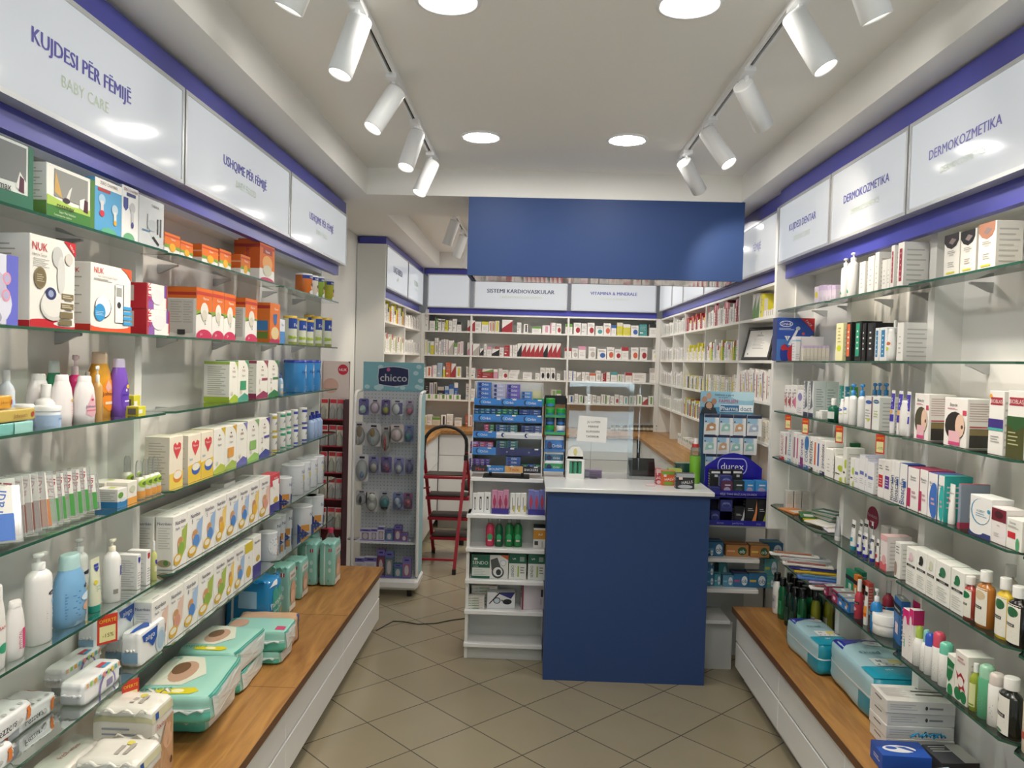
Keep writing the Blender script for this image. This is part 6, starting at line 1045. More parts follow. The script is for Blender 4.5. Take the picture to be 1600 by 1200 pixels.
for i, (X, Y, a, c, l) in enumerate(((1.24, 2.33, 12, 'pb4cfe4', 'clear bag with pale blue card lying at the bench front'), (1.33, 2.20, -8, 'p6f9cc6', 'clear bag with deeper blue card lying nearer the wall'))):
    D = C('compression_stocking_pack', l, 'film', k='pack', n_=3.2, amp=.05, seed=71 + i, fin=.02, finc='film')
    make(D, .20, .14, .04, 'B', (X, Y), bz, l, '', math.radians(a)).__setitem__('category', 'pack')
    g = G(); g.box(-.085, .085, -.06, .06, 0, .002, c[1:]); deco(g, face_top(.17, .12, .002), .17, .12, [('p', 'dfe6ea', [(.1, .1), (.9, .2), (.8, .5), (.2, .6)]), ('t', .25, .85, .08, 'medi', '3a4a8a', .3), ('e', .7, .1, .08, .06, '5a4ac0')])
    o = g.obj('insert_card', loc=(X, Y, bz + .041), rz=math.radians(a)); tag(o, f'{"pale" if i == 0 else "deeper"} blue printed card lying on a clear bag, right bench', 'card')
g = G()
for i in range(9): g.tube([(1.27 + .012 * i, 2.565 + .01 * math.sin(i * 2), bz + .058 + .004 * (i % 3)), (1.28 + .012 * i, 2.555, bz + .070 + .006 * (i % 2)), (1.29 + .012 * i, 2.57, bz + .058)], .003, 'g2f94c4', 6)
tag(g.obj('blue_strap'), 'crumpled light blue strap in front of the box stack', 'strap')
# ================================================================ COUNTER
CT = 1.0
t = thing('sales_counter', 'blue fronted sales counter with white top in the middle of the room', 'counter', (.51, 4.0, 0))
G().box(-.412, .414, 0, .02, .0, .978, 'blue_board').obj('front_panel', t)
G().box(-.412, -.392, .02, .5, 0, .978, 'blue_board').obj('side_panel', t); G().box(.394, .414, .02, .5, 0, .978, 'blue_board').obj('side_panel', t)
G().bbox(-.428, .43, -.03, .60, .979, CT, 'gloss_white', .002).obj('counter_top', t)
G().box(-.39, .39, .25, .27, .2, .978, 'white_board').obj('rear_panel', t)
# left display shelves beside the counter
t = thing('stepped_shelf_unit', 'white stepped display shelf unit at the left of the blue counter', 'shelf unit', (0, 4.25, 0))
XA, XB = -.332, .094
LVS = [.09, .272, .44, .614, .80]
g = G(); g.prism([(.005, 0), (.40, 0), (.40, .965), (.13, .965), (.13, .80), (.005, .80)], XA, XA + .016, 'white_board', 'X'); g.obj('side_panel', t)
G().box(XA + .016, XB, .14, .155, 0, .79, 'grey_panel').obj('back_panel', t); G().box(XA + .016, XB, .19, .205, .8, .965, 'grey_panel').obj('back_panel', t)
for i, z in enumerate(LVS): G().bbox(XA - .003, XB, -.02, .20, z - .02, z, 'gloss_white', .0015).obj('shelf', t)
G().box(XA + .016, XB, .01, .026, 0, .07, 'grey_panel').obj('plinth', t); G().bbox(XA + .005, XB - .016, .09, .42, .965, .985, 'gloss_white', .0015).obj('top_board', t)
B7 = (700, 740, .28329); B6 = (720, 560, .18337); C7 = (1080, 600, .2)
def CY(z, Y, crop, ctx): return Row('B', z, Y, crop, ctx)
r = CY(LVS[4], 4.28, B7, 'on the top step of the left counter shelf')
for (x0, yt, x1, l, b, c) in ((135, 108, 160, 'white blister card with black thermometer', 'e6e6e4', '2a2a2e'), (160, 105, 196, 'white blister card with thermometer, front', 'ececea', '2a2c34'), (198, 104, 234, 'white blister card with thermometer, second', 'e9e9e7', '3a3c44')):
    r(dict(plain('blister_card', l, b, d=.02), f=[('r', .35, .15, .65, .8, c), ('r', .42, .2, .58, .7, 'd8d8d8')]), x0, yt, x1)
def traybox(x0, yt, x1, l, b, c, tr, n_):
    w_ = (x1 - x0) / n_
    for i in range(n_): r(dict(plain('blister_card', l, b, d=.03), f=[('r', .38, .1, .6, .8, c), ('e', .5, .5, .3, .2, c)]), x0 + i * w_, yt + 6 * (i % 2), x0 + (i + 1) * w_ - 1.5)
    X0 = solve(B7[0] + x0 * B7[2], None, (0, 4.262, LVS[4]), 0); X1 = solve(B7[0] + x1 * B7[2], None, (0, 4.262, LVS[4]), 0)
    g = G(); g.box(X0, X1, 4.262, 4.264, LVS[4], LVS[4] + .03, tr); g.box(X0, X1, 4.264, 4.278, LVS[4], LVS[4] + .002, tr); g.box(X0, X0 + .002, 4.264, 4.278, LVS[4], LVS[4] + .028, tr); g.box(X1 - .002, X1, 4.264, 4.278, LVS[4], LVS[4] + .028, tr)
    tag(g.obj('display_tray'), f'violet tray holding {l}s', 'tray')
traybox(240, 92, 334, 'pink blister card', 'cf8fae', 'a83a60', '3a2f86', 3); traybox(441, 92, 534, 'violet and red blister card', '7a80c8', 'c0405a', '2f2c86', 3)
for x0, x1 in ((342, 368), (370, 398), (400, 430)): r(dict(plain('blister_card', 'white tweezer card', 'e9e8e4', d=.02), f=[('r', .4, .2, .5, .8, '6a6a6a'), ('r', .6, .1, .9, .4, 'c0b03a')]), x0, 108, x1)
r = CY(LVS[3], 4.28, B7, 'on the second step of the left counter shelf')
for x0, yt, x1, b, l in ((206, 248, 252, 'c83a5a', 'crimson gel bottle with clear cap'), (258, 252, 300, '12603a', 'dark green gel bottle with clear cap'), (311, 248, 358, '1a7a3c', 'bright green gel bottle with clear cap'), (360, 248, 407, '1a7a3c', 'bright green gel bottle with clear cap')):
    r(C('gel_bottle', l, 'g' + b, k='bottle', sh='wash', ch=.2, c='clear_plastic', cat='bottle', flat=.8, f=[('e', .5, .5, .3, .25, 'g3aa86a'), ('r', .3, .2, .7, .3, 'e6c8d0')]), x0, yt, x1)
r(dict(plain('medicine_carton', 'orange and white carton with large 2', 'e8e6e0', d=.1), f=[('r', 0, .45, 1, .9, 'd8952a'), ('t', .6, .68, .2, '2', 'f4efe2', .4, -90), ('t', .75, .2, .1, 'VIVOMIX', '4a4a44', .3, 90), ('r', .1, .15, .4, .35, '3a3a3a')], t=[('r', 0, 0, 1, 1, '2f4a3c')]), 470, 300, 535)
r = CY(LVS[2], 4.27, B7, 'on the third step of the left counter shelf')
r(dict(plain('blood_pressure_box', 'large green and white SENDO box with pressure gauge picture', 'e8e8e4', d=.11), f=[('r', 0, 0, .5, 1, '1f6048'), ('r', .02, .1, .5, .45, 'dfe2dc'), ('t', .24, .66, .15, 'SENDO', 'e8efe9', .42), ('t', .12, .52, .08, 'novo', 'c0d4c8', .2), ('r', .06, .78, .16, .86, 'dfe2dc'), ('p', 'd8602a', [(.78, 1), (1, 1), (1, .8)]), ('p', '55585a', [(.52, .8), (.7, .9), (.8, .5), (.55, .35)]), ('e', .86, .68, .09, .14, 'c9ccd0'), ('e', .86, .68, .07, .1, 'eceef0'), ('e', .72, .28, .17, .26, '4a4e54'), ('e', .72, .3, .13, .2, 'e8e8e4'), ('e', .74, .28, .07, .13, '2f3338'), ('l', .06, .15, .4, .38, 4, 'b0b4b0')], t=[('r', 0, 0, 1, 1, '2a5a48')]), 128, 445, 330)
sn = dict(plain('medicine_carton', 'green topped white SENDO carton with 5', 'e6e6e0', d=.11), f=[('r', 0, .62, 1, 1, '1f6048'), ('t', .3, .8, .13, '5', 'e8efe9', .4, -90), ('r', .62, .7, .88, .88, '8fa89c'), ('t', .22, .32, .1, 'SENDO', '2a3a34', .5, 90), ('r', .5, .1, .58, .52, '9ab84a'), ('l', .66, .25, .9, .5, 3, '5a5a5a')], t=[('r', 0, 0, 1, 1, '2a5a48')])
r(sn, 334, 440, 430); r(sn, 439, 442, 535)
r = CY(LVS[1], 4.26, B7, 'on the fourth step of the left counter shelf')
mw_ = dict(plain('medicine_carton', 'small white medicine carton', 'e2e0da', d=.05), f=[('p', '3a8a4a', [(.1, .2), (.2, .1), (.3, .4), (.22, .3)]), ('r', .3, .15, .7, .4, '4a9a5a'), ('r', .4, .6, .9, .68, 'c0484a')])
zz = solve(None, B7[1] + 678 * B7[2], (-.28, 4.26, 0), 2) - LVS[1]
for i in range(5): r(dict(mw_, l='small white medicine carton in the front pile'), 102, 0, 200, h=zz / 5 - .0006, dz=i * zz / 5)
for i in range(6): r(dict(mw_, l='small white medicine carton in the rear pile'), 130, 0, 272, h=.018, dz=i * .0185, xf=4.325)
r(dict(plain('blood_pressure_box', 'white box with pressure gauge and black bulb picture', 'e4e4e6', d=.07), f=[('p', '2d2f78', [(.3, 1), (1, 1), (.85, .6)]), ('p', 'e8e8ea', [(0, .2), (.5, 1), (.4, 1), (0, .4)]), ('p', '22242a', [(.05, .3), (.42, 1), (.5, 1), (.1, .3)]), ('e', .35, .5, .13, .2, '2f3844'), ('e', .35, .5, .10, .15, 'c0ccd4'), ('e', .72, .42, .16, .17, '1c1e22'), ('p', '22242a', [(.5, .5), (.6, .4), (.6, .46), (.52, .56)])]), 210, 652, 365, rot=7, xf=4.28)
r(dict(plain('blood_pressure_box', 'big white box with burgundy edge turned at an angle', 'd9cfd4', d=.07), f=[('r', 0, 0, .06, 1, '8a1f3a'), ('r', .8, .5, .9, .8, '4a4a54'), ('t', .8, .3, .06, 'Citizen', '5a5a60', .3, 90)], s=[('l', .2, .1, .4, .9, 8, '9a9498'), ('r', .5, .7, .8, .9, '4a3a44'), ('r', .5, .45, .8, .65, '4a3a44')]), 400, 612, 530, rot=10, xf=4.285)
# right display shelves beside the counter
t = thing('side_shelf_unit', 'white open shelf unit at the right of the counter, holding tampon boxes', 'shelf unit', (0, 4.2, 0))
RV = [(.275, 1.10), (.445, 1.245), (.61, 1.245), (.80, 1.39)]
XC = .942
for z, x1 in RV: G().bbox(XC, x1, 0, .26, z - .02, z, 'gloss_white', .0015).obj('shelf', t)
G().box(XC, 1.235, .245, .26, 0, .60, 'grey_panel').obj('back_panel', t); G().box(XC, 1.235, .245, .26, .61, .795, 'grey_panel').obj('back_panel', t)
G().box(XC, 1.12, .03, .045, 0, .255, 'grey_panel').obj('plinth', t); G().box(XC - .014, XC - .001, .0, .26, 0, .80, 'white_board').obj('side_panel', t)
OB = (1100, 840, .13333)
r = CY(RV[1][0], 4.25, OB, 'on the third shelf right of the counter'); r2 = CY(RV[2][0], 4.25, OB, 'on the second shelf right of the counter')
def ob(l, b, acc, k2='d8e4ea', d=.10, up=False): return dict(plain('tampon_box', l, b, d=d), f=[('e', .72, .5, .2, .36, k2), ('t', .72, .48, .34, 'ob', '1f3f6a' if k2[0] != '2' else 'e8f0e8', .36), ('r', .05, .4, .4, .55, acc)], t=[('r', 0, .3, 1, .5, acc)])
blue, tan = '2f6c98', 'b47c46'
r2(ob('blue tampon box beside the counter', blue, '5a9ac0'), 35, 50, 225); r2(ob('tan tampon box with green badge', tan, 'e0a878', '2a5a3a'), 255, 85, 520, xf=4.255); r2(ob('tan tampon box with yellow tab', tan, 'e0c05a', '2a5a3a'), 545, 95, 765, xf=4.25); r2(ob('blue tampon box at the shelf end', blue, '5aa04a'), 700, 60, 925, xf=4.30)
oz = .052
r.ctx = 'on the third shelf right of the counter'
for i in range(4): r(ob('small blue tampon box in the stack by the counter', '3a7aa8', '6ab0cc'), 32, 0, 112, h=oz, dz=i * (oz + .001))
r(ob('teal tampon box behind the stack', '4a98a8', '8ac4cc'), 118, 430, 195); r(ob('teal tampon box standing upright', '4a98a0', '7ab8bc', 'a8ccd0'), 165, 300, 268, xf=4.31)
r(ob('pale blue tampon box with orange sticker', '5a98b8', '8ac0d0'), 218, 440, 342); r(ob('blue tampon box with pink tab', blue, 'c04a7a'), 346, 425, 520); r(ob('blue tampon box with yellow tab', blue, 'd8b03a'), 523, 420, 735); r(ob('teal tampon box, low at the right end', '5a9a9a', 'a0b84a'), 738, 480, 820)
zz = solve(None, OB[1] + 480 * OB[2], (1.2, 4.27, 0), 2)
r(ob('teal tampon box stacked at the right end', '55989c', 'c0b84a'), 705, 310, 860, xf=4.29, h=.10, dz=.05)
# ================================================================ on the counter
# gum stand
GX0, GX1 = -.325, .065; n_sh = 5
t = thing('gum_display_stand', 'blue five tier chewing gum display stand on the counter end', 'display stand', ((GX0 + GX1) / 2, 4.44, .986))
W_ = (GX1 - GX0); g = G()
for sx in (-1, 1): G().prism([(-.09, .06), (.07, .0), (.10, .02), (.10, .53), (.02, .53)], sx * W_ / 2 - (.002 if sx > 0 else 0), sx * W_ / 2 + (.002 if sx < 0 else 0), 'white_steel', 'X').obj('side_panel', t)
G().box(-W_ / 2, W_ / 2, .096, .10, .03, .53, 'grey_panel').obj('back_panel', t)
g = G(); g.box(-.13, .13, -.10, .06, 0, .004, 'black'); g.obj('foot', t); 
for sx in (-.09, .09): G().box(sx - .008, sx + .008, -.05, -.02, .004, .06, 'black').obj('leg', t)
DP = (730, 590, .14167)
strips = [(237, 262, [('p', 0, 1, '2878c0', 'Orbit', 3)]), (412, 437, 0), (600, 625, 1), (775, 797, 2), (965, 992, 3)]
sh_z = []
def gz(y): return solve(None, DP[1] + y * DP[2], (-.15, 4.36, 0), 2) - .986
rows = [(240, 318), (415, 500), (603, 675), (778, 860), (972, 1045)]
rowY = [-.02, -.035, -.05, -.065, -.08]
for i, (a, b) in enumerate(rows):
    za, zb = gz(a), gz(b); yy = rowY[i]; g = G(); g.box(-W_ / 2 + .002, W_ / 2 - .002, yy, yy + .0025, zb, za, 'g2878c8' if i != 4 else 'g15131a')
    S = lambda u, v, o, yy=yy, zb=zb, za=za: (-W_ / 2 + .002 + u * (W_ - .004), yy - o, zb + v * (za - zb))
    hh_ = za - zb
    def orb(u): return [('e', u - .07, .5, .032, .36, 'g14235a'), ('e', u - .055, .5, .024, .28, 'g4a9adc'), ('t', u + .02, .48, .36, 'Orbit', 'f0f4fa', .12)]
    if i in (0, 1): pr = [('r', 0, .0, 1, .2, 'g1f62b0')] + orb(.17) + orb(.5) + orb(.83)
    elif i == 2: pr = [('r', .34, 0, 1, 1, 'gc9ccd2'), ('r', .34, .55, 1, .8, 'ge9ebee')] + orb(.14) + [('e', .44, .5, .03, .34, 'g14235a'), ('e', .455, .5, .022, .26, 'gc9ccd2'), ('e', .78, .5, .03, .34, 'g14235a'), ('e', .795, .5, .022, .26, 'gc9ccd2')]
    elif i == 3: pr = [('r', .34, 0, 1, 1, 'g1f1c5c')] + orb(.15) + [('t', .5, .5, .44, 'Airwaves', 'd8dcf0', .18, 4), ('t', .82, .5, .44, 'Airwaves', 'd8dcf0', .18, 4)]
    else: pr = [('r', 0, 0, .23, 1, 'g17121a'), ('t', .12, .45, .5, 'Mars', 'c83a3a', .16), ('r', .23, 0, .48, 1, 'g2478c4'), ('t', .355, .45, .42, 'BOUNTY', 'e8f0f8', .2), ('r', .48, 0, .74, 1, 'gd8a860'), ('t', .61, .5, .55, 'Twix', 'c03a2a', .18), ('t', .86, .5, .42, 'SNICKERS', 'e8e0e0', .2)]
    pr += [('r', u, .82, u + .055, 1.15, 'e8e8e6') for u in ((.33, .56, .93) if i < 2 else (.22, .55, .9))]
    deco(g, S, W_, hh_, pr); g.obj('price_strip', t)
    G().box(-W_ / 2 + .002, W_ / 2 - .002, yy + .0025, .096, zb, zb + .003, 'white_steel').obj('tray', t); sh_z.append((zb + .003, za, yy))
# gum packs: short bars stacked in every tier, each a thing
def gum(x0, x1, n_, k, cols, tier, l, w=None, hgt=.0125, z_off=0):
    zb, za, yy = sh_z[tier]; U0 = GX0 + (x0 - 75) / (830 - 75) * W_; U1 = GX0 + (x1 - 75) / (830 - 75) * W_; cw_ = (U1 - U0) / n_
    for i in range(n_):
        for j in range(k):
            c = cols[(i + j * 2) % len(cols)]; D = GUM.setdefault((l, c), dict(plain('gum_pack', l, 'g' + c, d=.05), f=[('e', .22, .5, .13, .4, 'g1a2a6a'), ('t', .55, .5, .5, 'Orbit', 'eef2f8', .5)], s=[], cat='chewing gum'))
            make(D, cw_ - .0015, .05, hgt, 'B', (U0 + cw_ * (i + .5), 4.44 + yy + .006 + .03 + .002 * j), .986 + zb + .001 + z_off + j * (hgt + .0006), l, f'in tier {ORDW[tier]} of the gum stand', order=U0 + cw_ * (i + .5) + j * 1e-4)
GUM = {}; ORDW = ['one', 'two', 'three', 'four', 'five']
gum(105, 262, 1, 5, ('3a6ab8', '4a80cc'), 0, 'large blue gum pack', hgt=.0245); gum(275, 420, 1, 5, ('a8a8c8', 'b9bcd8'), 0, 'large lilac grey gum pack', hgt=.023); gum(430, 578, 1, 5, ('6a5ab0', '8a5a9a'), 0, 'large purple gum pack', hgt=.023); gum(590, 712, 1, 4, ('5a8ac8', '4a80c0'), 0, 'large light blue gum pack', hgt=.0195); gum(718, 845, 1, 2, ('2a9a5a',), 0, 'green gum pack at the tier end', hgt=.02)
g = G(); g.box(-.06, .06, -.002, 0, 0, .05, 'd8cfa8'); tag(g.obj('blank_card', loc=(.0, 4.50, 1.42)), 'blank cream card standing in the top of the gum stand', 'card')
gum(75, 318, 4, 5, ('1f5a7a', '2a7a8a', '2a5a9a'), 1, 'small teal gum pack', hgt=.0135); gum(322, 560, 4, 5, ('1f7a4a', '2a8a5a', '2a6a8a'), 1, 'small green gum pack', hgt=.0135); gum(572, 810, 2, 5, ('2a4a8a', '3a5a9a'), 1, 'small navy gum pack', hgt=.0135)
gum(190, 305, 2, 5, ('b84a6a', '3a7a4a'), 2, 'small pink or green gum pack', hgt=.0135); gum(322, 560, 2, 5, ('4a6a8a', '4a7a7a'), 2, 'small slate gum pack', hgt=.0135); gum(600, 830, 2, 5, ('3a4a7a', '5a6a9a'), 2, 'small indigo gum pack', hgt=.0135)
gum(50, 300, 3, 5, ('8a3a6a', 'a83a5a', '9a7ab0'), 3, 'small magenta gum pack', hgt=.0125); gum(332, 570, 2, 5, ('2a5a58', '3a6a68'), 3, 'wavy dark green gum pack', hgt=.0145)
gum(45, 160, 2, 5, ('5a3a7a', '6a4a9a'), 4, 'small violet gum pack', hgt=.0125); gum(160, 270, 2, 5, ('6a4a8a', '4a3a8a'), 4, 'small plum gum pack', hgt=.0125); gum(445, 605, 1, 4, ('3a5aa0',), 4, 'blue boxed gum pack', hgt=.02); gum(615, 820, 3, 3, ('2a7a5a', '3a5aa8'), 4, 'loose green or blue gum pack', hgt=.0135)
# mint and gum tin stand
t = thing('mint_rack', 'narrow black wire rack of gum tubs beside the gum stand', 'rack', (.135, 4.38, CT))
g = G()
for sx in (-.06, .06):
    for yy in (-.03, .06): g.tube([(sx, yy, 0), (sx, yy, .44)], .003, 'black')
for z in (.03, .14, .235, .33): g.box(-.058, .058, -.03, .06, z, z + .003, 'black'); g.box(-.058, .058, -.031, -.029, z, z + .016, ('g2f78c0', 'g3a6aa8', 'g2a9a5a', 'g2a8a4a')[int(z * 10) % 4])
g.obj('frame', t); G().box(-.06, .06, .058, .062, .40, .45, 'black').obj('header', t)
for i, (x, z, b, l, c) in enumerate(((-.028, .333, '2aa84a', 'bright green gum tub, left lower', 'g1f9a3c'), (.032, .333, '2aa84a', 'bright green gum tub, right', 'g1f9a3c'), (-.028, .385, '2aa84a', 'bright green gum tub, stacked on top', 'g1f9a3c'), (-.028, .238, 'e6e8ee', 'white gum tub with yellow and blue label, left', 'gf0f0f2'), (.032, .238, 'e6e8ee', 'white gum tub with blue label, right', 'gf0f0f2'), (-.028, .285, '2a4a6a', 'dark gum tub lid above the left white tub', 'g2a4a5a'), (.032, .285, '2a4a6a', 'dark gum tub lid above the right white tub', 'g2a4a5a'))):
    D = C('gum_tub', l, 'g' + b, k='bottle', sh='can', c=c, ch=.3, cat='tub', f=[('e', .5, .45, .4, .35, 'ge8c84a' if i == 3 else 'g3a78c4')]); make(D, .052, .052, .047 if z != .385 else .05, 'B', (.135 + x, 4.385), CT + z + .001, l, 'in the wire rack')
for z, b, l in ((.143, '2a70c0', 'blue and white gum bag in the wire rack, upper'), (.033, '2a9a54', 'green gum bag in the wire rack, lowest'), (.085, '2a6a8a', 'teal gum bag in the wire rack, middle')):
    D = C('gum_bag', l, 'p' + b, k='pack', n_=5, amp=.02, fin=0, f=[('r', 0, .7, 1, 1, 'pe0e6ee'), ('e', .25, .35, .14, .25, 'p14235a'), ('t', .62, .35, .2, 'Orbit', 'f0f4fa', .5)]); o = make(D, .105, .05, .055 if z != .143 else .085, 'B', (.135, 4.39), CT + z + .001, l, ''); o['category'] = 'bag'
# acrylic shield
t = thing('acrylic_shield', 'clear acrylic screen standing on the counter with a paper notice', 'screen', (.555, 4.35, CT + .0005))
G().box(-.345, .345, -.002, .002, 0, .535, 'acrylic').obj('sheet', t)
for sx in (-.2, .2): G().bbox(sx - .02, sx + .02, -.03, .02, 0, .004, 'acrylic', .001).obj('foot', t)
G().box(-.014, .014, .003, .006, 0, .53, 'clear_plastic').obj('stiffener', t)
g = G(); g.add([(-.288, -.0035, .345), (-.132, -.0035, .338), (-.135, -.0035, .198), (-.300, -.0035, .205)], [(0, 1, 2, 3)], 'paper'); g.add([(-.288, -.0025, .345), (-.132, -.0025, .338), (-.135, -.0025, .198), (-.300, -.0025, .205)], [(3, 2, 1, 0)], 'paper')
deco(g, lambda u, v, o: (-.295 + u * .16, -.0036 - o, .20 + v * .14), .16, .14, [('t', .55, .80, .085, 'JU LUTEM', '3a3a3a', .6), ('t', .54, .62, .085, 'MERRNI', '3a3a3a', .5), ('t', .53, .42, .085, 'KUPONIN', '3a3a3a', .5), ('t', .52, .22, .085, 'TATIMOR', '3a3a3a', .52)])
tag(g.obj('paper_notice', loc=(.555, 4.35, CT + .0005)), 'white paper notice reading JU LUTEM MERRNI KUPONIN TATIMOR on the screen', 'notice')
# small goods on the counter top
r = CY(CT, 4.30, B6, 'on the counter top')
t = thing('dispenser_box', 'white display box with green tubes behind a window', 'box', ((solve(885, None, (0, 4.29, CT), 0) + solve(912, None, (0, 4.29, CT), 0)) / 2, 4.31, CT))
g = G(); w_ = .096; g.box(-w_ / 2, w_ / 2, -.025, .025, 0, .03, 'eceeea'); g.box(-w_ / 2, -w_ / 2 + .014, -.025, .025, .03, .10, 'eceeea'); g.box(w_ / 2 - .014, w_ / 2, -.025, .025, .03, .10, 'eceeea'); g.box(-w_ / 2, w_ / 2, .021, .025, .03, .12, 'eceeea'); g.box(-w_ / 2, w_ / 2, -.025, .025, .10, .106, 'eceeea'); g.prism([(-.045, .106), (-.04, .15), (-.02, .175), (.02, .175), (.04, .15), (.045, .106)], .021, .025, 'f0f0ea', 'Y'); deco(g, lambda u, v, o: (-.045 + u * .09, .021 - o, .106 + v * .07), .09, .07, [('e', .5, .55, .12, .3, 'd8cf8a')]); g.obj('carton', t)
for i in range(3): G().lathe([(.03, .011), (.095, .011)], 'g4a9a7a', 12, cx=-.026 + .026 * i, cy=-.008).obj('tube', t)
fc_ = lambda D, x0, yt, x1, Y, label=None, d=.05, h=None: (r.__setattr__('xf', Y), r(D, x0, yt, x1, label, d=d, **({'h': h} if h else {})))
fc_(dict(plain('tissue_box', 'small violet box behind the acrylic screen', 'a884b8', d=.04), f=[('r', 0, .1, .25, .8, 'c8b8d0'), ('l', .3, .3, .9, .7, 2, '8a6a9a')]), 1058, 950, 1200, 4.375)
D4 = (960, 600, .15)
r = CY(CT, 4.1, D4, 'on the counter top')
def halls(l, b, c2): return dict(plain('candy_tub', l, b, d=.05), f=[('r', 0, .75, 1, 1, c2), ('r', .15, .6, .35, .76, 'f0d8d0'), ('t', .6, .45, .2, 'HALLS', 'f2efe8', .7, 8), ('e', .5, .15, .4, .12, c2)])
fc_(halls('orange Halls candy box on the counter', 'd8602a', '7aa03a'), 490, 905, 632, 4.16); fc_(halls('red candy box left of the orange one', 'b8404a', 'd8c0c0'), 432, 885, 488, 4.19); fc_(halls('black and silver Halls candy box on the counter edge', '2a2a2e', 'b0b4b8'), 640, 930, 832, 4.06); fc_(halls('lime candy box behind the black one', '9ab83a', 'c8d86a'), 560, 885, 700, 4.25)
fc_(dict(plain('medicine_carton', 'dark teal medicine carton behind the candy boxes', '2a6a64', d=.06), t=[('r', 0, 0, 1, 1, '6ab0a8')]), 635, 825, 785, 4.40); 
fc_(dict(plain('price_card', 'small pink card lying at the candy boxes', 'e0c4c4', d=.04)), 332, 1003, 425, 4.12, h=.004)
t = thing('card_terminal', 'black card terminal with dark screen on the counter', 'terminal', (.645, 4.52, CT))
g = G(); g.prism([(-.045, 0), (.045, 0), (.045, .09), (.03, .095), (-.045, .012)], -.075, .075, 'black_gloss', 'X'); g.obj('body', t); g = G(); g.add([(-.065, -.040, .0185), (.065, -.040, .0185), (.065, .024, .0905), (-.065, .024, .0905)], [(0, 1, 2, 3)], 'black_gloss'); g.obj('screen', t)
t = thing('green_bottle', 'tall bottle with lime lower half and red ring behind the display', 'bottle', (.90, 4.28, CT))
G().lathe([(0, .026), (.01, .03), (.14, .03), (.15, .028)], 'g7ab83a', 20).obj('body', t); G().lathe([(.15, .028), (.19, .026), (.21, .014), (.215, .012)], 'clear_plastic', 20).obj('neck', t); G().lathe([(.195, .02), (.215, .02)], 'gc03a3a', 16).obj('ring', t); G().lathe([(.215, .013), (.245, .012)], 'gf0efec', 16).obj('cap', t)
r.ctx = 'on the counter top'; fc_(dict(plain('paper_stack', 'folded white papers lying behind the counter on the worktop', 'eeece6', d=.1)), 685, 740, 805, 4.62, h=.02)
# Durex display
DX = 1.108
t = thing('condom_display', 'violet blue Durex cardboard display with rounded back on the shelf', 'display stand', (DX, 4.24, .80))
w_ = .155; g = G(); g.box(-w_, w_, -.085, .06, .155, .16, 'g2c2a92'); g.box(-w_, w_, -.085, -.083, .148, .185, 'g2c2a92')
deco(g, lambda u, v, o: (-w_ + u * 2 * w_, -.085 - o, .148 + v * .037), 2 * w_, .037, [('t', .5, .5, .42, 'BËJE TANI BAZ JUAJ DUREX', 'a8a8dc', .62)]); g.obj('upper_tray', t)
g = G(); g.box(-w_, w_, -.09, .06, 0, .004, 'g2c2a92'); g.box(-w_, w_, -.092, -.09, 0, .028, 'g2c2a92'); g.box(-w_, -w_ + .002, -.09, .06, .004, .155, 'g22204a'); g.box(w_ - .002, w_, -.09, .06, .004, .155, 'g22204a'); g.box(-w_, w_, .058, .06, .004, .155, 'g22204a')
deco(g, lambda u, v, o: (-w_ + u * 2 * w_, -.092 - o, v * .028), 2 * w_, .028, [('t', .2, .5, .4, 'durex', '8a8ad0', .2), ('t', .5, .5, .4, 'performa', '8a8ad0', .3), ('t', .85, .5, .4, 'play', '8a8ad0', .2)]); g.obj('lower_case', t)
pts = [(-w_, .16), (-w_, .29)] + [(-w_ + 2 * w_ * i / 14, .29 + .08 * math.sin(math.pi * i / 14)) for i in range(1, 14)] + [(w_, .29), (w_, .16)]
g = G(); g.prism(pts, .04, .046, 'g2622a0', 'Y')
S = lambda u, v, o: (-w_ + u * 2 * w_, .04 - o, .16 + v * .21)
def rrect(cu, cv, a, b, n_=8): 
    o_ = []
    for s_ in (1, -1): o_ += [(cu + s_ * (a - b * .42) + s_ * b * .42 * math.cos(q), cv + s_ * b * math.sin(q)) for q in [(-math.pi / 2 + math.pi * i / n_) for i in range(n_ + 1)]]
    return o_
deco(g, S, 2 * w_, .21, [('p', 'b8bce8', rrect(.48, .66, .26, .21)), ('p', 'g2622a0', rrect(.48, .66, .245, .185)), ('t', .48, .66, .24, 'durex', 'e6e8f6', .40)]); g.obj('back_board', t)
r = CY(.962, 4.17, C7, 'on the Durex display')
for x0, x1 in ((145, 228), (234, 312), (316, 398)): fc_(dict(plain('condom_box', 'black PLAYBOY style small box'.replace('PLAYBOY style ', ''), '17171b', d=.02), f=[('r', .1, .86, .9, .95, 'e0e0e0'), ('r', .4, .7, .7, .8, 'c0c4c8'), ('e', .3, .2, .25, .14, '2a2a30')]), x0, 672, x1, 4.215)
for x0, x1, b, l in ((235, 322, '5a2a4a', 'plum small box'), (326, 412, '1f2f34', 'dark green small box'), (415, 495, '2f86c8', 'sky blue small box'), (500, 595, '3a90d0', 'larger sky blue small box')): fc_(dict(plain('condom_box', l, b, d=.03), f=[('e', .5, .35, .3, .2, 'a8a0c0' if b[0] != '1' else '3a4a4a'), ('r', .3, .65, .8, .74, 'd8dce4')]), x0, 757, x1, 4.165)
r = CY(.806, 4.17, C7, 'in the lower case of the Durex display'); r.z = .8055
for j in range(2):
    for x0, x1 in ((147, 222), (226, 320)): fc_(dict(plain('condom_box', 'violet blue small box', '2c3478', d=.05), f=[('e', .5, .55, .36, .28, '5a66b0'), ('e', .5, .5, .3, .22, '2c3478'), ('t', .5, .7, .2, 'durex', 'a8b0dc', .5)]), x0, 0, x1, 4.17, h=.062); r.z += .064
r.z = .8055
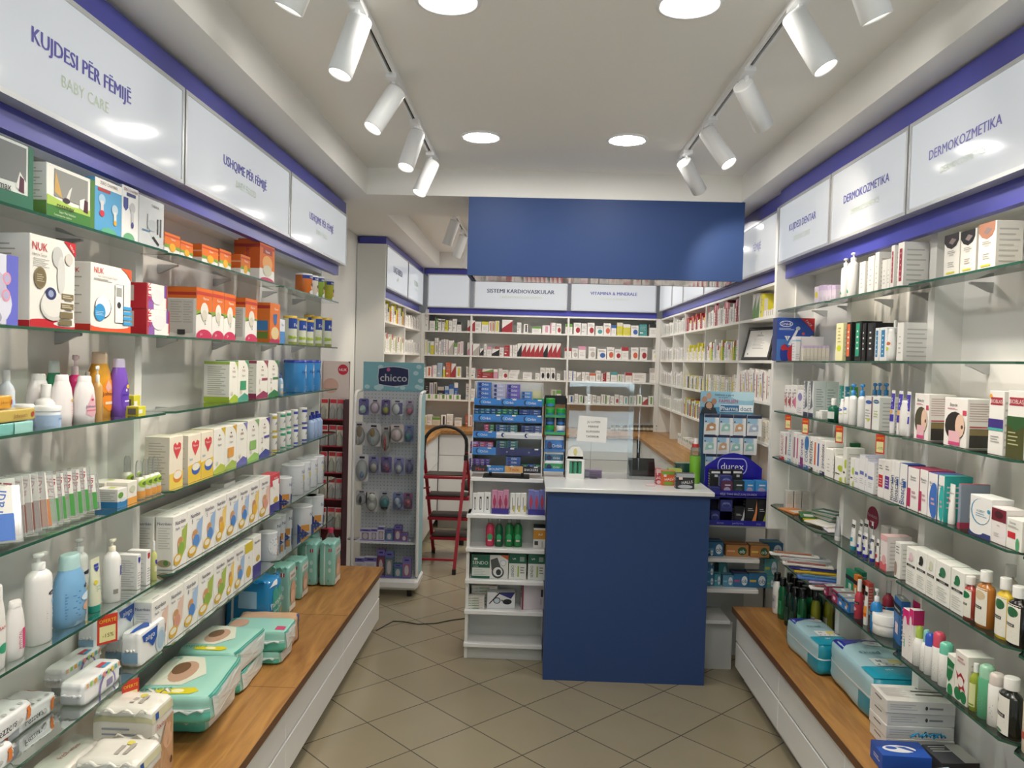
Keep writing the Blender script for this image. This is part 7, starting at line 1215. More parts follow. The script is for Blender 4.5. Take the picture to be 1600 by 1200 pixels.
for x0, x1, yt, l, c in ((333, 415, 960, 'black small box with silver text', 'c9c9cc'), (420, 512, 885, 'tall black box with orange curve', 'd8884a'), (516, 590, 895, 'tall black box with lime curve', 'b8c05a')): fc_(dict(plain('condom_box', l, '15151a', d=.05), f=[('p', c, [(.95, .9), (1, .5), (.9, .1), (.5, .02), (.8, .4)]), ('l', .2, .5, .7, .6, 2, 'a9a9ac')]), x0, yt, x1, 4.17)
# plaster display
t = thing('plaster_display', 'tall blue Pharmadoct display of plaster packs behind the Durex display', 'display stand', (1.09, 4.40, .80))
w_ = .147; G().box(-w_, w_, .0, .012, 0, .585, '35607c').obj('back_board', t)
g = G(); g.box(-w_, w_, -.01, 0, .575, .70, '8fc0d8'); S = lambda u, v, o: (-w_ + u * 2 * w_, -.01 - o, .575 + v * .125)
deco(g, S, 2 * w_, .125, [('r', 0, 0, 1, .3, '4a8ab0'), ('e', .85, .85, .3, .25, 'b8dcea'), ('e', .16, .32, .09, .22, '3a2c28'), ('e', .16, .36, .06, .16, 'c09a80'), ('p', '2a3038', [(0, .0), (.32, .0), (.28, .26), (.16, .22), (.04, .28)]), ('e', .07, .62, .05, .15, 'b8907a'), ('e', .15, .8, .05, .14, 'c09c84'), ('e', .25, .55, .05, .14, 'a8806c'),
   ('t', .44, .85, .10, 'Ndihma e parë', '2a3a5a', .36), ('t', .42, .74, .06, 'për të gjithë', '2a3a5a', .2), ('t', .52, .58, .15, 'FAMILJEN', 'c02a5a', .38), ('r', .36, .1, .99, .42, 'e8f0f4'), ('r', .37, .12, .72, .40, '2f6a98'), ('t', .54, .26, .2, 'Pharma', 'eef4f8', .32), ('t', .85, .26, .2, 'doct', '2f6a98', .24)]); g.obj('header', t)
pad = lambda l, c, c2: dict(plain('plaster_pack', l, 'd8dce0', d=.012), f=[('r', 0, .86, 1, 1, '1f2a4a'), ('r', 0, .6, .7, .86, '9ac0dc'), ('p', c, [(.1, .2), (.8, .25), (.9, .5), (.5, .62), (.2, .5)]), ('r', .05, .64, .15, .7, '23232a'), ('r', .78, 0, 1, .86, 'e6e9ec'), ('e', .5, .38, .15, .07, c2)])
r = CY(.8, 4.385, C7, 'hanging on the Pharmadoct display')
for (xs, ytop, ybot) in (([(95, 208), (215, 318), (322, 418), (428, 540)], 240, 400), ([(90, 190), (195, 290), (295, 395), (402, 502)], 395, 545), ([(104, 185), (190, 290)], 545, 700)):
    for i, (x0, x1) in enumerate(xs):
        for q in (1, 0):
            z0 = solve(None, C7[1] + ybot * C7[2], (1.09, 4.38, 0), 2); z1_ = solve(None, C7[1] + ytop * C7[2], (1.09, 4.38, 0), 2); r.z = z0 + (.004 if q else 0)
            X0 = solve(C7[0] + x0 * C7[2], None, (0, 4.37, z0), 0); X1 = solve(C7[0] + x1 * C7[2], None, (0, 4.37, z0), 0); c, nmc = (('c9a07a', 'tan'), ('a8b8d0', 'grey blue'), ('b98a62', 'brown'), ('9ac8c0', 'aqua'))[(i + (ybot // 150)) % 4]
            o = make(pad('white plaster pack with %s print' % nmc, c, 'e6eef2'), X1 - X0, .010, z1_ - z0, 'B', ((X0 + X1) / 2 + .004 * q, 4.358 + .014 * q), r.z, 'white plaster pack with %s print%s' % (nmc, ', behind another' if q else ''), 'on the Pharmadoct display', order=X0)
for z in (.60, .44, .28):
    for i in range(4): G().tube([(-.1 + .068 * i, 0, z), (-.1 + .068 * i, -.055, z)], .0015, 'steel').obj('hook', t)
# ================================================================ baby stand
t = thing('baby_goods_stand', 'tall white perforated display stand with blue chicco header', 'display stand', (-.985, 5.36, 0))
w_ = .225
def loop(x):
    g = G(); g.tube([(x, .0, .13), (x, -.015, .3), (x, -.03, .8), (x, -.03, 1.30), (x, -.02, 1.36), (x, .02, 1.395), (x, .12, 1.40), (x, .20, 1.40)], .011, 'gloss_white', 12); return g
loop(-w_).obj('side_tube', t); loop(w_).obj('side_tube', t)
G().box(-w_ + .012, w_ - .012, .19, .20, .12, 1.40, 'pegboard').obj('pegboard', t)
g = G(); g.box(w_ - .004, w_ + .006, .0, .2, .12, 1.395, '9cc4cc'); S = lambda u, v, o: (w_ + .006 + o, u * .2, .12 + v * 1.275)
g.obj('side_panel', t)
G().bbox(-w_ - .015, w_ + .015, -.06, .24, .045, .12, 'gloss_white', .02).obj('base', t)
for sx in (-.18, .18):
    for sy in (-.02, .2): G().lathe([(0, .018), (.045, .018)], 'black', 14, cx=sx, cy=sy).obj('caster', t)
g = G(); g.box(-w_ + .01, w_ - .008, .185, .2, 1.40, 1.605, '7fb6c2'); S = lambda u, v, o: (-w_ + .01 + u * (2 * w_ - .018), .185 - o, 1.40 + v * .205)
import random as _r; _q = _r.Random(4)
cl = [('e', _q.uniform(.05, .95), _q.choice([_q.uniform(.05, .2), _q.uniform(.82, .93), _q.uniform(.3, .7)]), .045, .075, 'b9d8dc') for _ in range(16)]; cl = [c for c in cl if not (.2 < c[1] < .8 and .2 < c[2] < .8)]
S0 = [(.24, .5), (.25, .78), (.38, .84), (.5, .86), (.62, .84), (.75, .78), (.76, .5), (.75, .22), (.62, .17), (.5, .15), (.38, .17), (.25, .22)]
deco(g, S, 2 * w_ - .018, .205, cl + [('p', 'c8ccd4', S0), ('p', '1c2450', [(.5 + (u - .5) * .96, .5 + (v - .5) * .93) for u, v in S0]), ('t', .5, .47, .3, 'chicco', 'c4c6cc', .44), ('t', .505, .47, .3, 'chicco', 'c4c6cc', .44), ('e', .415, .74, .03, .065, 'c05a8a')]); g.obj('header_board', t)
# packs hanging in rows
BC = [(540, 560, .15), (540, 740, .16667)]
def blister(x0, yt, x1, yb, crop, card, items, l, Y=5.455):
    a = crop[0] + x0 * crop[2]; b = crop[0] + x1 * crop[2]; zc = solve(None, crop[1] + yt * crop[2], (-1, Y, 0), 2); z0 = solve(None, crop[1] + yb * crop[2], (-1, Y, 0), 2)
    X0 = solve(a, None, (0, Y, z0), 0); X1 = solve(b, None, (0, Y, z0), 0); W = X1 - X0; H = zc - z0
    o = thing('blister_pack', l, 'baby product', ((X0 + X1) / 2, Y, z0), 0, 'packs hanging on the baby goods stand', order=X0)
    g = G(); n_ = 10; rr = min(W, H) * .18; pts = []
    for cx_, cz, a0 in ((W / 2 - rr, H - rr, 0), (-W / 2 + rr, H - rr, 90), (-W / 2 + rr, rr, 180), (W / 2 - rr, rr, 270)): pts += [(cx_ + rr * math.cos(math.radians(a0 + 90 * k / 5)), cz + rr * math.sin(math.radians(a0 + 90 * k / 5))) for k in range(6)]
    g.prism(pts, 0, .002, card, 'Y'); deco(g, lambda u, v, q: (-W / 2 + u * W, -q, v * H), W, H, [('r', .3, .84, .7, .92, '2a2c44')] + items[0]); g.obj('card', o)
    for (u, v, ru, rv, c) in items[1]:
        g = G(); g.lathe([(0, 1), (.5, .86), (.85, .5), (1, .02)], c, 16); g.v = [(-W / 2 + u * W + x * ru * W, -.001 - z * .018, v * H + y * rv * H) for x, y, z in g.v]; g.obj('product', o)
    g = G(); g.lathe([(0, 1), (.6, .95), (.95, .75), (1, .02)], 'clear_plastic', 18); g.v = [(x * W * .46, -.0015 - z * .026, H * .42 + y * H * .40) for x, y, z in g.v]; g.obj('bubble', o)
    g = G(); g.tube([(0, -.012, H * .96), (0, 5.55 - Y, H * .96)], .0014, 'steel', 6); g.obj('hook', o)
lv_, wh_, gn_ = '6f6ab0', 'd4d6da', '8a9a4a'
r1 = [(135, 425, 240, 595, lv_, [(.4, .35, .3, .25, 'gbcdcd8')], 'violet blister pack with pale pacifier'), (250, 425, 360, 585, 'cfc8d4', [(.5, .4, .3, .3, 'gd8c0d4')], 'white and violet blister pack with pink pacifier'), (372, 430, 462, 590, '6a5a9a', [(.5, .3, .35, .22, 'ga8a83a')], 'violet blister pack with olive pacifier'), (476, 425, 598, 595, wh_, [(.4, .4, .3, .3, 'ge6eaee')], 'white blister pack with clear pacifier'), (622, 430, 712, 590, 'b8a8c0', [(.5, .3, .36, .2, 'gd07a94')], 'blister pack with pink pacifier clip')]
r2_ = [(75, 668, 205, 915, 'c9c8c8', [(.5, .6, .22, .26, 'g8a7a60'), (.4, .2, .12, .2, 'ge6dcd8')], 'grey card with wooden hairbrush, first'), (213, 680, 365, 925, 'c6c6c8', [(.42, .6, .18, .2, 'g9a8450'), (.4, .25, .1, .2, 'gb8d4dc')], 'grey card with wooden hairbrush, second'), (368, 700, 465, 965, 'a9a4a0', [(.4, .3, .14, .3, 'gc04a54')], 'grey card with red nail file'), (455, 685, 600, 870, 'd0c4c2', [(.5, .4, .3, .3, 'ge0c8c8')], 'white and pink card with net bag'), (612, 690, 705, 865, '6a78a8', [(.4, .3, .3, .2, 'g3a9aa0')], 'blue card with teal pacifier')]
r3 = [(98, 1005, 235, 1290, 'cfd0d2', [(.5, .25, .15, .12, 'g7a9ac0')], 'white card with small blue scissors'), (235, 1020, 345, 1200, '8a8ab8', [(.5, .3, .32, .25, 'gb8b4a8')], 'violet pack with cream pacifier'), (365, 1025, 478, 1190, '6a5a9a', [(.45, .4, .25, .2, 'g8a5a8a'), (.6, .2, .2, .15, 'gb04a6a')], 'violet pack with magenta clip'), (500, 1030, 605, 1200, '8a8ac0', [(.5, .3, .3, .25, 'gc4c8cc')], 'violet and white pacifier pack'), (618, 1040, 705, 1200, '8a84a8', [(.5, .4, .3, .3, 'g6a6aa0')], 'grey violet pacifier pack')]
r4 = [(95, 160, 200, 305, 'c0c0c2', [(.4, .35, .12, .25, 'g1c1c22')], 'clear pack with black harness clip'), (188, 170, 300, 360, 'c8c8c4', [(.5, .7, .3, .2, 'ge0e0da'), (.5, .25, .3, .18, 'ge0e0da')], 'clear pack with two white socket caps'), (310, 165, 415, 350, 'a8aeb4', [(.5, .4, .36, .25, 'g2f8a90'), (.5, .15, .3, .1, 'g1c2024')], 'pack with teal pacifier case'), (440, 175, 540, 335, '7a84b0', [(.4, .5, .25, .2, 'gb8c8dc'), (.6, .2, .22, .14, 'g9ab0d0')], 'blue violet pack with pale soothers'), (540, 175, 625, 325, '8a5a80', [(.5, .4, .3, .2, 'gb04a6a')], 'magenta soother pack')]
for rows_, cr in ((r1, BC[0]), (r2_, BC[0]), (r3, BC[0]), (r4, BC[1])):
    for x0, yt, x1, yb, card, it, l in rows_: blister(x0, yt, x1, yb, cr, card, ([('r', .55, .1, .95, .8, 'g' + lv_)] if card == wh_ else [], it), l)
# bottles boxes at the foot
cr = BC[1]
def footbox(x0, yt, x1, yb, Y, b, l, win=None, z=None):
    z0 = z if z is not None else solve(None, cr[1] + yb * cr[2], (-.95, Y, 0), 2); q = Row('B', z0, Y, cr, 'on the stand'); D = dict(plain('baby_bottle_box', l, b, d=.05), f=[('r', 0, .8, 1, 1, '6a62b0'), ('r', .25, .88, .75, .94, '23264a'), ('r', .15, .12, .85, .7, win or '8a8490'), ('e', .5, .4, .25, .26, 'b9b4ba'), ('r', 0, 0, 1, .08, '6a62b0')])
    q(D, x0, yt, x1, l, d=.05)
zb1, zb2 = .35, .122
G().box(-w_ + .014, w_ - .014, .03, .19, zb1 - .008, zb1, 'white_steel').obj('shelf', t)
for a in ((15, 610, 105, 0, 'a9a6b4', 'small grey bottle box', '4a4850'), (135, 520, 232, 0, 'cfccd8', 'tall white bottle box', '8a7a80'), (234, 520, 296, 0, 'cfccd8', 'tall white bottle box', '8a8088'), (298, 500, 362, 0, 'd4d0da', 'tall white bottle box', 'a08890'), (372, 525, 445, 0, '4a6a8a', 'blue bottle box', '6a8a9a'), (450, 490, 525, 0, '5a4a80', 'violet bottle box', '8a5a70'), (518, 560, 578, 0, '7a5a80', 'plum bottle box', '8a5a70'), (580, 600, 625, 0, '9aa0a4', 'grey green bottle box', '6a7a78')): footbox(a[0], a[1], a[2], 0, 5.44, a[4], a[5] + ' on the upper foot shelf', a[6], zb1)
for a in ((85, 790, 170, 0, 'd0cdd8', 'white bottle box', 'c0bcc8'), (172, 785, 285, 0, 'd0cdd8', 'white bottle box', 'c0bcc8'), (292, 715, 362, 0, '5a3a5a', 'dark plum bottle box', '8a3a4a'), (366, 735, 445, 0, '4a6a7a', 'teal bottle box', '8a8480'), (450, 850, 528, 0, '3a6a7a', 'teal low bottle box', '5a8a90'), (530, 795, 610, 0, '7a6a9a', 'violet bottle box', '9a5a6a')): footbox(a[0], a[1], a[2], 0, 5.335, a[4], a[5] + ' on the stand base', a[6], zb2)
# ================================================================ NUK stand by the wall
t = thing('teat_stand', 'dark red NUK display stand of teats against the left wall', 'display stand', (-1.27, 5.03, 0))
G().box(-.085, .085, .03, .045, .1, 1.605, '6a1a22').obj('back_board', t); G().bbox(-.085, .085, -.10, .05, .0, .1, '4a1218', .004).obj('base', t); G().box(.078, .085, -.09, .03, .1, 1.36, '3a1016').obj('side_panel', t)
g = G(); g.prism([(-.085, 1.36), (.085, 1.36), (.085, 1.59), (.075, 1.605), (-.085, 1.605)], .022, .029, 'd9c9c2', 'Y'); deco(g, lambda u, v, o: (-.085 + u * .17, .022 - o, 1.36 + v * .245), .17, .245, [('e', .76, .78, .2, .14, 'c0203a'), ('t', .76, .78, .08, 'NUK', 'f0e8e8', .3), ('e', .3, .35, .3, .2, 'd0a898')]); g.obj('header', t)
D5 = (490, 540, .2834)
for i, (z, n_) in enumerate(((1.25, 3), (1.08, 3), (.91, 3), (.74, 3), (.55, 3))):
    G().box(-.08, .078, -.085, .03, z - .02, z - .014, 'b01f30').obj('shelf', t)
    for k in range(3):
        b, l = (('d8d4c0', 'clear teat pack with yellow nipple'), ('c9c4c0', 'clear teat pack with silicone nipple'), ('b8b0ac', 'grey teat pack'))[(i + k) % 3]
        o = thing('teat_pack', l, 'baby product', (-1.32 + .052 * k, 4.965 + .012 * (k % 2), z - .0135), 0, 'teat packs on the NUK stand', ctx=f'on tier {ORDW[i]} of the NUK stand', order=k)
        G().box(-.023, .023, .008, .012, 0, .13, b).obj('card', o); g = G(); g.lathe([(0, .019), (.01, .021), (.06, .02), (.08, .008), (.09, .006)], 'clear_plastic', 12, cy=-.012); g.obj('teat', o); g = G(); g.box(-.02, .02, .0065, .0078, .1, .125, 'c0303c'); g.obj('logo_strip', o)
g = G(); t2 = thing('water_bottle', 'clear plastic water bottle with pink cap near the red stand', 'bottle', (-1.10, 4.45, bz))
# stands on the bench end behind the green packs
G().lathe([(0, .034), (.01, .037), (.09, .036), (.1, .034), (.11, .037), (.19, .037), (.235, .02), (.25, .014)], 'clear_plastic', 22).obj('body', t2); G().lathe([(.25, .016), (.275, .016)], 'gc83a5a', 16).obj('cap', t2); G().lathe([(.10, .0375), (.17, .0375)], 'b9c4c8', 22, cap=(0, 0)).obj('label', t2)
t2.location = (-1.12, 4.40, bz)
# ================================================================ step ladder, seen from its support side
t = thing('step_ladder', 'red folding step ladder with four dark treads and black handle', 'ladder', (-.67, 6.2, 0))
O = Vector((-.67, 6.2, 0)); hw = .168
J = [Vector((sx, -.06, .87)) for sx in (-hw, hw)]
FN = [Vector((-.215, -.29, .02)), Vector((.116, -.29, .02))]; FB = [Vector((-.124, .367, .02)), Vector((.235, .36, .02))]
for k in (0, 1):
    G().bar(FN[k], J[k], .024, .026, 'red_paint').obj('support_rail', t); G().bar(FB[k], J[k] + Vector((0, .02, .04)), .024, .028, 'red_paint').obj('tread_rail', t)
    for f in (FN[k], FB[k]): G().box(f.x - .014, f.x + .014, f.y - .017, f.y + .017, 0, .04, 'rubber').obj('foot', t)
    G().box(J[k].x - .015, J[k].x + .015, -.085, -.03, .845, .885, 'black').obj('joint', t)
G().bar(FN[0] + Vector((0, .02, .085)), FN[1] + Vector((0, .02, .085)), .012, .016, 'red_paint').obj('support_bar', t); G().bar(FN[0] + Vector((.03, .16, .60)), FN[0] + Vector((.10, .25, .60)), .01, .01, 'red_paint').obj('spreader', t)
for z in (.725, .545, .365, .185):
    f = (z - .02) / .85; c0 = FB[0].lerp(J[0], f); c1 = FB[1].lerp(J[1], f); dd = .17 + .05 * (1 - f)
    g = G(); g.bbox(c0.x, c1.x, c0.y - dd * .62, c0.y + dd * .62, z - .028, z - .004, 'red_paint', .003); o = g.obj('step', t)
    G().bbox(c0.x + .014, c1.x - .014, c0.y - dd * .57, c0.y + dd * .57, z - .0035, z + .004, 'tread', .002).obj('tread', o)
hp = [J[0] + Vector((0, .02, .0)), J[0] + Vector((0, .03, .09))] + [Vector((-hw * math.cos(a), -.02, .97 + .135 * math.sin(a))) for a in [math.pi * k / 12 for k in range(1, 12)]] + [J[1] + Vector((0, .03, .09)), J[1] + Vector((0, .02, .0))]
G().tube(hp, .014, 'rubber', 12).obj('handle', t)
# stool behind the ladder
t = thing('office_stool', 'dark round stool on casters behind the ladder', 'stool', (-.44, 7.05, 0))
G().lathe([(.47, .165), (.48, .175), (.52, .175), (.535, .16), (.54, .1)], 'rubber', 28).obj('seat', t); G().lathe([(.1, .025), (.46, .022)], 'black', 14).obj('column', t)
for k in range(5):
    a = k * 2 * math.pi / 5 + .3; o = G().bar((0, 0, .1), (.24 * math.cos(a), .24 * math.sin(a), .065), .03, .02, 'black').obj('leg', t); g = G(); g.lathe([(0, .022), (.045, .022)], 'black', 12, cx=.24 * math.cos(a), cy=.24 * math.sin(a)); g.obj('caster', o)
G().box(-.05, .2, .12, .16, .3, .62, 'black').obj('backrest', t)
# cable on the floor
g = G(); pts = [(-.89, 4.62), (-.86, 4.70), (-.82, 4.80), (-.76, 4.80), (-.66, 4.76), (-.55, 4.79), (-.46, 4.86), (-.38, 4.90), (-.30, 4.93)]
g.tube([(x, y, .004) for x, y in pts], .003, 'black', 8); tag(g.obj('floor_cable'), 'thin black cable lying on the tiled floor between bench and counter', 'cable')
# ================================================================ framed certificate
t = thing('framed_certificate', 'certificate in a black frame leaning on the far right shelf', 'picture frame', (0, 0, 0))
fw, fh = .30, .205; bx_ = Vector((.08, -.29, 0)).normalized(); nx_ = Vector((-.29, -.08, 0)).normalized(); lean_ = (Vector((0, 0, 1)) * .97 - nx_ * .24).normalized(); ny_ = bx_.cross(lean_)
t.matrix_world = Matrix(((bx_.x, -ny_.x, lean_.x, 1.335), (bx_.y, -ny_.y, lean_.y, 4.755), (bx_.z, -ny_.z, lean_.z, 1.682), (0, 0, 0, 1)))
sg_ = 1 if (t.matrix_world.to_3x3() @ Vector((0, -1, 0))).dot(nx_) > 0 else -1
g = G()
for a in ((-fw / 2, fw / 2, 0, .018), (-fw / 2, fw / 2, fh - .018, fh), (-fw / 2, -fw / 2 + .018, .018, fh - .018), (fw / 2 - .018, fw / 2, .018, fh - .018)): g.bbox(a[0], a[1], -.007, .007, a[2], a[3], 'black', .002)
g.obj('frame', t); g = G(); g.box(-fw / 2 + .018, fw / 2 - .018, -.001, .001, .018, fh - .018, 'paper'); deco(g, lambda u, v, o: ((-.12 + u * .24) * sg_, (-.0012 - o) * sg_, .025 + v * .155), .24, .155, [('e', .5, .92, .015, .03, '3a3a3a'), ('l', .35, .8, .65, .86, 2, '9a9a9a'), ('l', .25, .3, .75, .7, 8, 'a9a9a9'), ('r', .08, .05, .13, .12, '8a8a90')]); g.obj('certificate', t)
# ================================================================ FAR SHELVING
FZ = [1.925, 1.68, 1.45, 1.222]
WT = .95
def far_unit(side, a, b, label, side_near=False):
    """a..b along the wall"""
    t = thing('medicine_shelf_unit', label, 'shelving', (0, 0, 0), 0, 'white open medicine shelving units'); e = .009
    if side == 'B': bx_ = lambda u0, u1, d0, d1, z0, z1, k: G().box(u0, u1, YBK + d0, YBK + d1, z0, z1, k)
    elif side == 'R': bx_ = lambda u0, u1, d0, d1, z0, z1, k: G().box(1.29 + d0 * .62, 1.29 + d1 * .62, u0, u1, z0, z1, k)
    else: bx_ = lambda u0, u1, d0, d1, z0, z1, k: G().box(-1.15 - d1 * .76, -1.15 - d0 * .76, u0, u1, z0, z1, k)
    bx_(a, a + e, 0, .26, WT + .002, 2.10, 'white_board').obj('side_panel', t); bx_(b - e, b, 0, .26, WT + .002, 2.10, 'white_board').obj('side_panel', t)
    bx_(a + e, b - e, .25, .26, WT + .002, 2.10, 'white_board').obj('back_panel', t); bx_(a + e, b - e, 0, .25, 2.085, 2.10, 'white_board').obj('top_panel', t)
    for z in FZ: bx_(a + e, b - e, .002, .25, z - .016, z, 'white_board').obj('shelf', t)
far_unit('B', -1.12, BX[1], 'narrow white shelving unit in the far left corner of the back wall'); far_unit('B', BX[1] + .001, BX[2], 'white shelving unit under the SISTEMI KARDIOVASKULAR sign'); far_unit('B', BX[2] + .001, 1.255, 'white shelving unit under the VITAMINA & MINERALE sign')
on6 = ['nearest', 'second', 'third', 'fourth', 'farthest']
for i in range(5): far_unit('R', FR[i] + .001, FR[i + 1], f'{on6[i]} white shelving unit along the far right wall')
for i in range(2): far_unit('L', FL[i] + .001, FL[i + 1], f'{["nearer", "farther"][i]} white shelving unit along the far left wall')
g = G(); g.box(XL + .005, -1.137, 5.958, 5.979, .0, 2.499, 'white_board'); tag(g.obj('end_panel'), 'tall pale grey end panel of the far left shelving', 'panel')
tag(G().box(1.256, 1.2895, YBK, YBK + .02, WT + .002, 2.10, 'white_board').obj('corner_post'), 'narrow white filler post in the right back corner of the shelving', 'panel')
tag(G().box(-1.1495, -1.121, YBK, YBK + .02, WT + .002, 2.10, 'white_board').obj('corner_post'), 'narrow white filler post in the left back corner of the shelving', 'panel')
# worktops and drawer cabinets
tag(G().box(-1.355, 1.455, 7.47, YBK + .265, WT - .03, WT, 'oak').obj('worktop'), 'long oak worktop along the back wall', 'worktop', 'oak worktops at the back')
tag(G().box(1.02, 1.455, 4.75, 7.469, WT - .03, WT, 'oak').obj('worktop'), 'oak worktop along the far right wall', 'worktop', 'oak worktops at the back')
tag(G().box(-1.355, -.855, 5.99, 7.469, WT - .03, WT, 'oak').obj('worktop'), 'oak worktop along the far left wall', 'worktop', 'oak worktops at the back')
def base(side, a, b, label, n_=4):
    t = thing('base_cabinet', label, 'cabinet', (0, 0, 0), 0, 'white base cabinets with drawers')
    def bx_(u0, u1, d0, d1, z0, z1, k):
        if side == 'B': return G().box(u0, u1, 7.5 + d0, 7.5 + d1, z0, z1, k)
        if side == 'R': return G().box(1.045 + d0, 1.045 + d1, u0, u1, z0, z1, k)
        return G().box(-.88 - d1, -.88 - d0, u0, u1, z0, z1, k)
    D_ = {'B': .7, 'R': .40, 'L': .47}[side]
    bx_(a, b, .018, D_, .1, WT - .031, 'white_board').obj('body', t); bx_(a, b, .06, D_, 0, .1, 'grey_panel').obj('plinth', t)
    zs = [.105 + k * (WT - .14) / n_ for k in range(n_ + 1)]
    for k in range(n_): bx_(a + .002, b - .002, 0, .018, zs[k] + .002, zs[k + 1] - .004, 'gloss_white').obj('drawer', t)
for i, (a, b) in enumerate(((-.879, -.38), (-.38, .1), (.1, .58), (.58, 1.02))): base('B', a, b, f'{["first", "second", "third", "fourth"][i]} base cabinet from the left along the back wall')
for i, (a, b) in enumerate(((4.78, 5.45), (5.45, 6.12), (6.12, 6.79), (6.79, 7.46))): base('R', a, b, f'{["nearest", "second", "third", "farthest"][i]} base cabinet along the far right wall')
for i, (a, b) in enumerate(((6.0, 6.72), (6.72, 7.46))): base('L', a, b, f'{["nearer", "farther"][i]} base cabinet along the far left wall', 3)
# ---------------------------------------------------------------- medicine cartons
MD = {}
def med(b, acc, st):
    k = (b, acc, st)
    if k not in MD:
        nmb = {'ece9e4': 'white', 'e4e2de': 'off white', 'dcd4c0': 'cream', 'd8ce3a': 'yellow', 'a8343c': 'red', 'd0684a': 'orange', '3f66a8': 'blue', '4a9a9a': 'teal', '6aa04a': 'green', '2a2a30': 'black', 'a8bcd0': 'pale blue', 'd89ab0': 'pink', 'b9b4ac': 'grey', '8a8ac0': 'violet'}
        f = {0: [('r', .1, .2, .5, .3, acc), ('l', .15, .5, .85, .8, 3, 'b0aeaa')], 1: [('r', 0, .7, 1, 1, acc), ('l', .2, .2, .8, .5, 3, 'c0beba')], 2: [('r', 0, 0, .25, 1, acc), ('l', .35, .3, .9, .7, 3, 'b4b2ae')], 3: [('p', acc, [(0, .3), (1, .9), (1, 0), (0, 0)])], 4: [('r', .4, .1, .75, .9, acc)], 5: [('e', .6, .35, .3, .25, acc), ('l', .15, .7, .85, .85, 2, 'b0aeaa')]}[st]
        MD[k] = dict(n='medicine_carton', b=b, f=f, s=[('r', .1, .2, .4, .8, 'cfccc6')], d=.07, cat='medicine box', l=f'{nmb[b]} medicine carton' + (f' with {nmb[acc]} mark' if acc != b and acc in nmb else ''))
    return MD[k]
W, O, K_, Yl, Rd, Or, Bl, Te, Gn, Bk, Pb, Pk_, Gy, Vi = 'ece9e4', 'e4e2de', 'dcd4c0', 'd8ce3a', 'a8343c', 'd0684a', '3f66a8', '4a9a9a', '6aa04a', '2a2a30', 'a8bcd0', 'd89ab0', 'b9b4ac', '8a8ac0'
D7 = (720, 480, .2125); D6 = (590, 400, .26646); D8 = (1020, 430, .27510)
onw = ['top', 'second', 'third', 'fourth']
def brow(lvl, crop, lst, bay_):
    q = Row('B', FZ[lvl] if lvl < 4 else WT, YBK + .02, crop, (f'on the {onw[lvl]} back shelf, {bay_} bay' if lvl < 4 else f'on the back worktop, {bay_} bay'))
    for e in lst:
        x0, yt, x1, b, acc, st = e[:6]; q(med(b, acc, st), x0, yt, x1, **(e[6] if len(e) > 6 else {}))
brow(0, D7, [(48, 96, 103, W, Rd, 3), (105, 106, 150, W, Gy, 0), (153, 106, 202, W, Yl, 1), (205, 104, 225, W, Or, 4), (228, 104, 247, K_, Or, 4), (250, 98, 281, K_, Yl, 4), (302, 92, 378, W, Rd, 3), (412, 112, 443, O, Gy, 0), (462, 124, 492, W, Bk, 4), (523, 142, 590, W, Gn, 1), (598, 133, 654, W, Pk_, 4), (657, 114, 697, W, Pk_, 2), (700, 120, 738, W, Rd, 5)], 'cardiovascular')
brow(1, D7, [(47, 260, 84, W, Pk_, 3), (88, 268, 136, W, Gy, 3), (140, 302, 166, W, Bk, 3), (168, 270, 189, O, Gy, 0), (191, 290, 226, W, Pk_, 1), (229, 306, 282, W, Bk, 3), (284, 296, 315, O, Or, 0), (318, 280, 352, Rd, W, 0), (354, 278, 376, W, Rd, 2), (378, 280, 396, W, Gy, 2), (397, 276, 413, W, Gy, 0)] + [(415 + 32 * i, 264 + (i % 2), 445 + 32 * i, W, Bk if i in (0, 6) else Rd, 3) for i in range(10)] + [(250, 256, 315, Rd, W, 0, dict(dz=.055, h=.04, xf=YBK + .022))], 'cardiovascular')
brow(2, D7, [(38, 436, 74, O, Gy, 0), (76, 446, 104, W, Bk, 0), (120, 456, 149, Rd, Gy, 0), (151, 477, 236, Rd, W, 0), (240, 455, 270, Pk_, W, 1), (273, 450, 300, W, Gy, 2), (303, 461, 345, W, Rd, 5), (350, 477, 418, W, Gy, 0), (455, 481, 521, W, Gy, 0), (547, 486, 580, W, Gn, 0), (583, 446, 616, W, Bk, 5), (620, 446, 655, W, Bk, 5), (658, 446, 692, W, Bk, 5), (706, 488, 730, W, Gy, 0), (161, 435, 236, W, Gn, 3, dict(dz=.05, h=.045, xf=YBK + .022)), (364, 438, 430, W, Gy, 0, dict(dz=.048, h=.042, xf=YBK + .022))], 'cardiovascular')
brow(3, D7, [(36, 560, 72, O, Pb, 0), (74, 600, 96, W, Pb, 0), (660, 605, 700, Gy, Gn, 4), (702, 610, 735, W, Gn, 1)], 'cardiovascular')
brow(0, D7, [(768, 122, 820, W, Gn, 1), (829, 114, 882, W, Rd, 5), (886, 119, 926, O, Gy, 0), (930, 114, 982, W, Rd, 5), (990, 138, 1045, W, Te, 5), (1049, 118, 1102, W, Or, 5), (1106, 132, 1143, W, Bl, 1), (1148, 113, 1189, Yl, K_, 1), (1192, 125, 1246, Yl, O, 1), (1250, 134, 1306, W, Bl, 5), (1312, 126, 1368, Te, W, 0), (1386, 124, 1444, W, Bk, 1)], 'vitamins')
